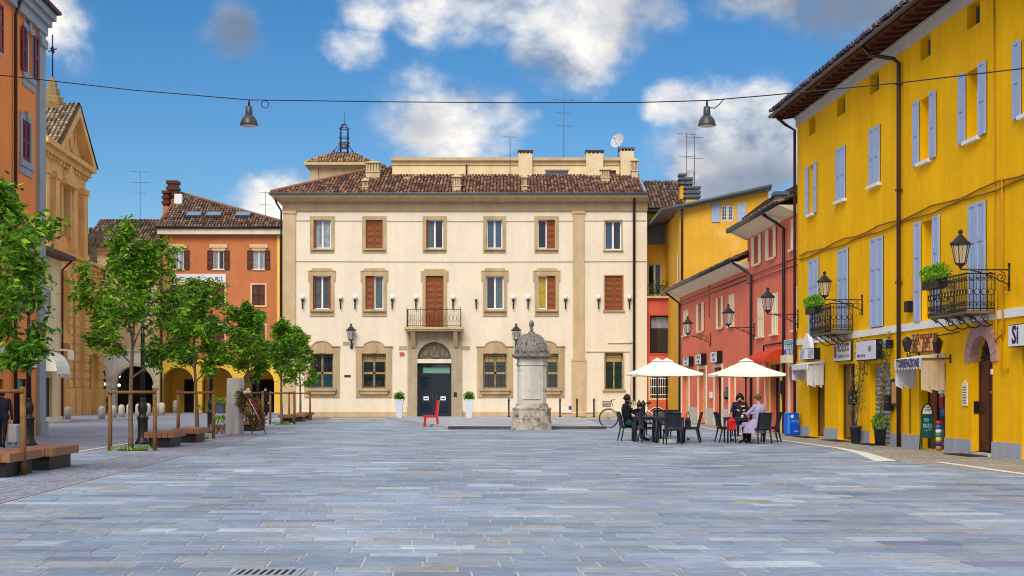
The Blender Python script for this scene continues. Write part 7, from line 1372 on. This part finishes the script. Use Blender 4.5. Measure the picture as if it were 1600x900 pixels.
# blue recycling box
pb = FY.P(FY.S(1253), 0, .33); t = thing('blue_box_sign', pb, 'bright blue display box standing against the yellow corner', 'box'); k = pb.y/FPX; FBx = Fac((pb.x, pb.y), (1, .12)); w_ = 10.2*k; hB = 36*k
M_bb = mk('bright_blue_plastic', lin(10, 84, 214), .35, .08, 3); m = MB(); m.fbox(FBx, -w_, w_, .02, hB, -.35, 0); o = m.build('body', M_bb, t); bv = o.modifiers.new('b', 'BEVEL'); bv.width = .03; bv.segments = 2
MB().fbox(FBx, -w_+.02, -w_+.12, .06, hB-.05, 0.001, .012).build('edge_strip', mk('light_blue_strip', lin(50, 140, 250), .35), t); text(t, 'CARTA', FBx, .05, hB*.62, .006, .12, mk('pale_blue_print', lin(120, 190, 250), .5), .34); MB().add([FBx.P(-.02+.07*cos(a)*(1 if i % 2 else .6), hB*.84+.07*sin(a), .005) for i, a in enumerate([2*pi*j/9 for j in range(9)])], [tuple(range(9))]).build('logo', M_signw, t); scribble(t, FBx, .05, .22, hB*.2, .005, .04, M_signw, 2)
# chalkboard by the bar door
pc2 = FY.P(FY.S(1456), 0, .12); t = thing('chalkboard', pc2, 'green framed menu chalkboard with arched cream top by the bar door', 'chalkboard'); k = pc2.y/FPX; FQ = Fac((pc2.x, pc2.y), (1, -.1)); w_ = 8.6*k; z0, z1, z2 = .02, 22*k, 55*k
M_grn = mk('green_frame_paint', lin(16, 84, 48), .5, .1); m = MB()
for s_ in (-1, 1): m.fbox(FQ, s_*w_-.025, s_*w_+.025, z0, z2, -.05, 0)
m.fbox(FQ, -w_+.026, w_-.026, z1-.05, z1, -.05, -.001); m.fbox(FQ, -w_+.026, w_-.026, z2-.02, z2+.02, -.05, -.001); m.tube([FQ.P(w_*cos(a), z2+17*k*sin(a), -.025) for a in [pi*i/14 for i in range(15)]], .028, 6); m.build('frame', M_grn, t)
MB().fbox(FQ, -w_+.027, w_-.027, z1+.001, z2-.021, -.04, -.012).build('board', mk('chalkboard_teal', lin(16, 84, 92), .6, .25, 6), t); MB().prism(FQ, [(-w_+.02, z2+.021), (w_-.02, z2+.021)]+arc(0, z2+.021, w_-.02, .02, pi-.02, 12, 16*k-.02)[1:-1], -.04, -.012).build('top_panel', M_canvas, t)
text(t, 'NEW', FQ, -.02, z2-.14, -.008, .13, M_chalk, w_*.9); text(t, 'PINTO', FQ, .0, z2-.3, -.008, .17, M_chalk, w_*1.5); MB().tube([FQ.P(-.08, z2-.43, -.008), FQ.P(.12, z2-.38, -.008)], .006, 4).build('chalk_line', M_chalk, t); scribble(t, FQ, -.08, .09, z2+.13, -.008, .05, M_inkr, 4); scribble(t, FQ, -.07, .06, z2+.2, -.008, .04, M_grn, 5)
for s_ in (-1, 1): MB().tube([FQ.P(s_*w_*.9, z2, -.05), FQ.P(s_*w_*.9, .0, -.4)], .018, 5).build('rear_leg', M_grn, t)
pg = FY.P(FY.S(1470), 0, .06); t = thing('sweets_stand', pg, 'small stack of colourful sweet tubs beside the chalkboard', 'display'); z = .02
for i, (cl, h) in enumerate(((lin(190, 120, 80), .12), (lin(40, 60, 170), .1), (lin(230, 210, 40), .12), (lin(60, 150, 120), .1), (lin(230, 230, 240), .1), (lin(40, 110, 210), .12), (lin(210, 40, 60), .1))):
    MB().lathe(pg+Vector((0, 0, z)), [(.07, 0), (.08, h*.5), (.07, h-.01), (.05, h)], 10).build('tub', mk('tub_%d' % i, cl, .4, .1), t); z += h+.002
# potted climbers
def climber(u, v, htop, label, seed, lush):
    R = random.Random(seed); p = FY.P(FY.S(u), 0, .28); t = thing('potted_climber', p, label, 'potted plant', 'climbers in pots on the yellow wall'); MB().lathe(p, [(.14, 0), (.18, .46), (.2, .46), (.2, .52), (.17, .52), (.16, .45)], 14).build('pot', mk('slate_pot', lin(66, 74, 88), .6, .1), t)
    st = MB(); m = MB(); PALC = [lin(120, 130, 40), lin(150, 90, 40), lin(90, 110, 40), lin(120, 70, 50), lin(80, 120, 30)]
    for k in range(3):
        ps = [p+Vector((R.uniform(-.04, .04), R.uniform(-.04, .04), .5))]; q_ = FY.P(FY.S(u), .5, .1)
        for j in range(1, 13): f = j/12; ps.append(Vector((p.x, p.y, 0)).lerp(Vector((q_.x, q_.y, 0)), min(1, f*1.5))+Vector((0, .0, .5+(htop-.5)*f))+Vector((FY.t.x, FY.t.y, 0))*(.16*sin(f*5+k*2)+(.2*(k-1))*f))
        st.tube(ps, [.018*(1-.6*j/12)+.003 for j in range(13)], 5)
        for j, c in enumerate(ps[3:]):
            for _ in range(lush): o = Vector((R.gauss(0, .09), R.gauss(0, .12), R.gauss(0, .1))); leaf(m, c+o, Vector((R.gauss(-.4, .6), R.gauss(0, .6), R.gauss(-.2, .5))).normalized(), R.uniform(.06, .11), R, PALC if R.random() < .7 else PALB, .55)
    if lush > 9: leafball(m, p+Vector((0, 0, .68)), .17, .2, 260, .12, seed, PALB)
    st.build('stems', M_bark, t); m.build('foliage', M_leaf, t, 'stuff')
climber(1351, 692, 3.0, 'thin reddish climber in a pot between sign and white board', 3, 9); climber(1390, 697, 3.15, 'leafier climber in a pot before the roller shutter', 4, 14)
for i, (u0, u1, lb) in enumerate(((1266, 1288, 'dark doormat at the first door of the yellow house'), (1312, 1338, 'dark doormat below the maroon lettered sign'), (1362, 1394, 'dark doormat before the roller shutter'), (1512, 1552, 'dark doormat before the arched door'))):
    o = MB().fbox(FY, FY.S(u0), FY.S(u1), .002, .022, .14, .62).build('doormat', mk('doormat_black', (.02, .02, .022), .95, .2, 20)); tag(o, lb, 'doormat', 'doormats along the yellow house')
# ------------------------------------------------------------------ bicycle
def bicycle(c, s, label, flip=1):
    c = Vector(c); t = thing('bicycle', c, label, 'bicycle'); V = lambda x, z, y=0: c+Vector((x*s*flip, y*s, z*s)); R_ = .34
    for x in (0, 1.05):
        w = MB().tube([V(x+R_*cos(a), R_+R_*sin(a)) for a in [2*pi*i/28 for i in range(29)]], .018*s, 6, caps=False).build('wheel', M_black, t); MB().tube([V(x+.31*cos(a), R_+.31*sin(a)) for a in [2*pi*i/28 for i in range(29)]], .008*s, 5, caps=False).build('rim', M_zinc, w); m = MB()
        for i in range(16): a = 2*pi*i/16; m.tube([V(x, R_, .02*(-1)**i), V(x+.31*cos(a), R_+.31*sin(a))], .0025*s, 3)
        m.build('spokes', M_zinc, w); MB().tube([V(x+.375*cos(a), R_+.375*sin(a)) for a in [.3+2.4*i/12 for i in range(13)]], .014*s, 5).build('mudguard', M_wframe, w)
    m = MB(); bb = (.47, .28)
    for a, b in (((.16, .78), (0, R_)), ((.16, .76), (.62, .42)), ((.16, .68), bb), (bb, (.68, .72)), (bb, (1.05, R_)), ((.66, .62), (1.05, R_))): m.tube([V(*a), V(*b)], .017*s, 6)
    m.build('frame', M_wframe, t); MB().tube([V(.14, .8), V(.1, .98)], .014*s, 5).tube([V(.22, 1.02, -.28), V(.12, 1.0, -.2), V(.08, .98, 0), V(.12, 1.0, .2), V(.22, 1.02, .28)], .012*s, 5).build('handlebar', M_zinc, t)
    MB().tube([V(.68, .72), V(.7, .84)], .014*s, 5).build('seat_post', M_zinc, t); MB().lathe(V(.72, .84), [(.02*s, 0), (.12*s, .03*s), (.1*s, .07*s), (.03*s, .08*s)], 10, sy=.7).build('saddle', M_black, t)
    m = MB(); 
    for z in (.76, .85, .96): m.tube([V(-.22+.3*a, z, b) for a, b in ((0, -.16), (1, -.16), (1, .16), (0, .16), (0, -.16))], .008*s, 4)
    for i in range(9): a = i/8; m.tube([V(-.2+.26*a, .76, -.15), V(-.22+.3*a, .96, -.16)], .006*s, 3); m.tube([V(-.2+.26*a, .76, .15), V(-.22+.3*a, .96, .16)], .006*s, 3)
    m.tube([V(-.2, .76), V(.08, .76)], .01*s, 4); m.build('basket', M_iron, t); MB().lathe(V(*bb), [(.09*s, -.005), (.09*s, .005)], 14).build('chainring', M_iron, t); MB().tube([V(.47, .28, .08), V(.42, .14, .1), V(.36, .13, .16)], .01*s, 4).tube([V(.47, .28, -.08), V(.52, .42, -.1), V(.58, .43, -.16)], .01*s, 4).build('pedals', M_black, t); return t
bicycle(G(951, 668.5), 1.22, 'white city bicycle with front basket behind the seated woman'); bicycle(G(985, 664.5), 1.2, 'second bicycle mostly hidden behind the seated woman and chairs', 1)
# ------------------------------------------------------------------ people
def person(base, rz, label, J, caps, cols, hair, extra=None, scale=1.0):
    """one continuous body surface grown from tapered limbs; cols maps a limb to its cloth or skin"""
    t = thing('person', base, label, 'person'); mb = MB(); segs = []
    for (a, b, r0, r1, ci) in caps:
        A, B = Vector(J[a] if isinstance(a, str) else a), Vector(J[b] if isinstance(b, str) else b); n = 5; L_ = max((B-A).length, .001); pts = [A+(B-A)*(i/n) for i in range(n+1)]; d_ = (B-A)/L_
        ps = [A-d_*r0*.9, A-d_*r0*.6]+pts+[B+d_*r1*.6, B+d_*r1*.9]; rr = [r0*.42, r0*.8]+[r0+(r1-r0)*i/n for i in range(n+1)]+[r1*.8, r1*.42]
        mb.tube(ps, rr, 10); segs.append((A, B, (r0+r1)/2, ci))
    h = Vector(J['head']); f = Vector(J['face']).normalized(); sd_ = f.cross(Vector((0, 0, 1))).normalized()
    mb.ball(h, .078, .088, .115, 14, 10); segs.append((h-Vector((0, 0, .04)), h+Vector((0, 0, .05)), .08, 0)); mb.ball(h+f*.03-Vector((0, 0, .06)), .058, .062, .06, 10, 8); mb.tube([h+f*.075+Vector((0, 0, .02)), h+f*.108-Vector((0, 0, .02))], [.01, .017], 6)
    for s_ in (-1, 1): mb.ball(h+sd_*s_*.08, .014, .02, .03, 6, 5)
    # hands with separate fingers
    for wr_, dr in (('hl', 'dl'), ('hr', 'dr')):
        if wr_ not in J: continue
        A = Vector(J[wr_]); d_ = Vector(J[dr]).normalized(); sx = d_.cross(Vector((0, 0, 1))); sx = sx.normalized() if sx.length > .1 else Vector((1, 0, 0)); dn = sx.cross(d_)*-1
        mb.tube([A-d_*.02, A+d_*.04, A+d_*.085], [.028, .036, .034], 8); segs.append((A, A+d_*.17, .03, 0))
        for i, L_ in enumerate((.065, .078, .074, .058)): o = sx*(-.03+.02*i); mb.tube([A+d_*.08+o, A+d_*(.08+L_*.55)+o+dn*.006, A+d_*(.08+L_*.9)+o+dn*.028], [.011, .0105, .009], 6)
        mb.tube([A+d_*.02-sx*.03, A+d_*.05-sx*.055, A+d_*.085-sx*.05+dn*.01], [.014, .012, .01], 6)
    me = bpy.data.meshes.new('tmp'); me.from_pydata(mb.v, [], mb.f); o = bpy.data.objects.new('tmp', me); COL.objects.link(o)
    rm = o.modifiers.new('r', 'REMESH'); rm.mode = 'VOXEL'; rm.voxel_size = .0135; sm = o.modifiers.new('s', 'SMOOTH'); sm.iterations = 3; sm.factor = .5
    dg = bpy.context.evaluated_depsgraph_get(); dg.update(); m2 = bpy.data.meshes.new_from_object(o.evaluated_get(dg)); bpy.data.objects.remove(o); bpy.data.meshes.remove(me)
    m2.materials.clear(); [m2.materials.append(c) for c in cols]
    idx = []
    for p in m2.polygons:
        c = p.center; best, bi = 9, 0
        for A, B, r_, ci in segs:
            ab = B-A; q_ = max(0, min(1, (c-A).dot(ab)/max(ab.length_squared, 1e-9))); dd = (c-A-ab*q_).length-r_
            if dd < best: best, bi = dd, ci
        idx.append(bi)
    m2.polygons.foreach_set('material_index', idx); m2.polygons.foreach_set('use_smooth', [True]*len(idx)); m2.name = 'body'
    bo = bpy.data.objects.new('body', m2); COL.objects.link(bo); bo.parent = t
    def kid(name, m, mt):
        q_ = ORG[t.name]; ORG[t.name] = Vector(); ob = m.build(name, mt, t); ORG[t.name] = q_; return ob
    m = MB()
    for s_ in (-1, 1): m.ball(h+f*.078+sd_*s_*.032+Vector((0, 0, .012)), .011, .011, .009, 6, 5)
    kid('eyes', m, M_black); m = MB(); m.tube([h+f*.088-sd_*.022-Vector((0, 0, .055)), h+f*.094-Vector((0, 0, .057)), h+f*.088+sd_*.022-Vector((0, 0, .055))], .006, 5); kid('lips', m, mk('lips', lin(170, 90, 80), .5))
    hm, L_, vol = hair; m = MB(); R = random.Random(len(label))
    m.ball(h-f*.014+Vector((0, 0, .022)), .086*vol, .094*vol, .108*vol, 14, 10)
    if L_ > 0:
        for i in range(60): a = R.uniform(-1.9, 1.9); d0 = (-f*cos(a)+sd_*sin(a)); p0 = h+d0*.075*vol+Vector((0, 0, .06)); m.tube([p0, p0+d0*.03*vol-Vector((0, 0, L_*.5)), p0+d0*(.02+.03*R.random())-Vector((0, 0, L_*R.uniform(.8, 1.1)))], [.02, .022, .01], 5)
    kid('hair', m, hm)
    if extra: extra(kid, J, h, f, sd_)
    t.rotation_euler = (0, 0, rz); t.scale = (scale,)*3; return t
def seated(arm='lap', lean=0.0, spread=.1, legs=.46):
    J = dict(pel=(0, .0, .54), chest=(0, -.06+lean*.5, .95), neck=(0, -.04+lean*.8, 1.12), head=(0, .0+lean, 1.27), face=(0, 1, -.15), sl=(-.18, -.06+lean*.7, 1.05), sr=(.18, -.06+lean*.7, 1.05), hipl=(-.09, 0, .53), hipr=(.09, 0, .53), kl=(-spread, legs, .54), kr=(spread, legs, .54), al=(-spread, legs-.03, .09), ar=(spread, legs-.03, .09), tl=(-spread-.02, legs+.13, .04), tr=(spread+.02, legs+.13, .04))
    if arm == 'lap': J.update(el=(-.25, .06, .80), er=(.25, .06, .80), hl=(-.08, .27, .74), hr=(.1, .28, .76), dl=(.35, .8, .1), dr=(-.35, .8, .2))
    elif arm == 'table': J.update(el=(-.28, .12+lean, .84), er=(.28, .12+lean, .84), hl=(-.12, .36+lean, .85), hr=(.12, .36+lean, .85), dl=(.4, 1, 0), dr=(-.4, 1, 0))
    elif arm == 'phone': J.update(el=(-.22, .1, .84), er=(.22, .1, .84), hl=(-.06, .3, .94), hr=(.06, .3, .94), dl=(.2, .7, .6), dr=(-.2, .7, .6))
    return J
def limbs(top, low, shoe, skin_arm=False, coat=None):
    c = [('pel', 'chest', .135, .15, top), ('chest', 'neck', .13, .06, top), ('sl', 'sr', .075, .075, top), ('hipl', 'hipr', .13, .13, low), ('neck', 'head', .05, .048, 0), ('sl', 'el', .062, .048, top), ('sr', 'er', .062, .048, top), ('el', 'hl', .046, .034, top), ('er', 'hr', .046, .034, top),
         ('hipl', 'kl', .092, .066, low if coat is None else coat), ('hipr', 'kr', .092, .066, low if coat is None else coat), ('kl', 'al', .06, .042, low), ('kr', 'ar', .06, .042, low), ('al', 'tl', .045, .038, shoe), ('ar', 'tr', .045, .038, shoe)]
    c.insert(2, ((-.07, -.05, .72), (-.09, -.06, .98), .11, .12, top)); c.insert(3, ((.07, -.05, .72), (.09, -.06, .98), .11, .12, top)); return c
M_navy = mk('navy_jacket', lin(26, 28, 56), .8, .2, 8, .2, 60); M_blk = mk('black_clothes', lin(20, 19, 24), .85, .2, 8, .2, 60); M_teal = mk('teal_trousers', lin(18, 62, 76), .8, .2, 8); M_lil = mk('lilac_coat', lin(172, 164, 196), .85, .12, 6, .2, 60); M_hair1 = mk('dark_brown_hair', lin(48, 26, 18), .6, .3, 20); M_hair2 = mk('grey_brown_hair', lin(110, 88, 60), .6, .3, 20); M_hairb = mk('black_hair', lin(22, 16, 16), .55, .3, 20); M_shoe = mk('dark_shoe', lin(24, 22, 26), .5, .1)
def ex_mask(kid, J, h, f, s_): m = MB(); m.ball(h+f*.052-Vector((0, 0, .052)), .062, .066, .052, 10, 8); kid('face_mask', m, mk('pale_blue_mask', lin(150, 196, 220), .8)); m = MB(); m.box(-.035, .035, .36, .372, .92, 1.06); kid('phone', m, M_black)
person(c_w.location+Vector((0, 0, 0)), radians(-80), 'seated person in black with pale face mask looking at a phone', seated('phone', -.03), limbs(1, 2, 3), (M_skin, M_blk, M_teal, M_shoe), (M_hair1, .1, 1.06), ex_mask, 1.06)
def ex_logo(kid, J, h, f, s_): m = MB(); m.box(-.15, -.03, .098, .11, .955, 1.0); kid('jacket_logo', m, mk('yellow_print', lin(236, 200, 30), .6))
Jn = seated('table', .02); Jn['face'] = (0, 1, -.45); person(c_n.location, radians(176), 'person in navy jacket with yellow logo sitting behind the table', Jn, limbs(1, 1, 2), (M_skin, M_navy, M_shoe), (M_hairb, .16, 1.16), ex_logo, 1.08)
def ex_coat(kid, J, h, f, s_):
    m = MB(); vs = []; n = 18
    for k, (z, rx, ry, cy) in enumerate(((.70, .2, .17, -.03), (.55, .26, .3, .1), (.42, .27, .32, .16), (.30, .28, .33, .18))):
        for i in range(n): a = 2*pi*i/n; w = 1+.05*sin(5*a)*(k/3); vs.append((rx*cos(a)*w, cy+ry*sin(a)*w, z))
    m.add(vs, [(k*n+i, k*n+(i+1) % n, (k+1)*n+(i+1) % n, (k+1)*n+i) for k in range(3) for i in range(n)], smooth=True); kid('coat_skirt', m, M_lil)
person(c_m.location+Vector((-.06, .02, 0)), radians(38), 'person in a long lilac coat sitting with back turned', seated('table', .03), limbs(1, 2, 3, coat=1), (M_skin, M_lil, M_blk, M_shoe), (M_hair2, .03, 1.0), ex_coat, 1.06)
# walkers
def standing(step=.16): return dict(pel=(0, 0, .93), chest=(0, .02, 1.3), neck=(0, .03, 1.45), head=(0, .05, 1.6), face=(0, 1, -.1), sl=(-.19, .02, 1.4), sr=(.19, .02, 1.4), el=(-.26, -.02, 1.12), er=(.26, .02, 1.12), hl=(-.27, .1, .88), hr=(.28, .04, .86), dl=(0, .25, -1), dr=(0, .1, -1), hipl=(-.09, 0, .92), hipr=(.09, 0, .92), kl=(-.1, step, .5), kr=(.1, -step*.3, .49), al=(-.1, step*1.3, .09), ar=(.1, -step*1.4, .11), tl=(-.1, step*1.3+.15, .04), tr=(.1, -step*1.4+.13, .04))
def limbs_st(top, low, shoe):
    c = limbs(top, low, shoe); c[2] = ((-.07, .0, 1.02), (-.09, .02, 1.32), .11, .12, top); c[3] = ((.07, .0, 1.02), (.09, .02, 1.32), .11, .12, top); return c
def ex_cap(kid, J, h, f, s_): m = MB(); m.lathe(h+Vector((0, 0, .03)), [(.098, 0), (.1, .04), (.085, .09), (.04, .115)], 14); kid('cap', m, mk('striped_cap', lin(120, 96, 140), .8, .4, 18))
pw_ = G(3, 700); person(pw_, radians(8), 'person in dark hooded jacket walking away with a case, cut by the left edge', standing(.2), limbs_st(1, 1, 2), (M_skin, mk('dark_navy_tracksuit', lin(26, 32, 54), .8, .2, 8), mk('black_white_shoes', lin(60, 58, 62), .5, .4, 20)), (M_hairb, .02, 1.0), ex_cap, .93)
pcs = pw_+Vector((.30, -.02, .10)); t = thing('silver_case', pcs, 'silver hard case held by the walker at the left edge', 'case'); o = MB().box(pcs.x-.07, pcs.x+.18, pcs.y-.2, pcs.y+.2, pcs.z+.04, pcs.z+.56).build('shell', mk('silver_shell', lin(168, 172, 180), .35, .08, 3), t); bv = o.modifiers.new('b', 'BEVEL'); bv.width = .05; bv.segments = 3
MB().tube([pcs+Vector((.05, -.1, .56)), pcs+Vector((.05, -.08, .68)), pcs+Vector((.05, .08, .68)), pcs+Vector((.05, .1, .56))], .014, 5).build('handle', M_black, t)
for dx in (-.03, .14): MB().lathe(pcs+Vector((dx, -.14, -.0)), [(.03, 0), (.03, .04)], 8).build('wheel', M_black, t)
person(G(416, 650.5), radians(150), 'distant person in black standing before the third yellow arch', standing(.05), limbs_st(1, 1, 1), (M_skin, M_blk), (M_hairb, .02, 1.0), None, 1.12)
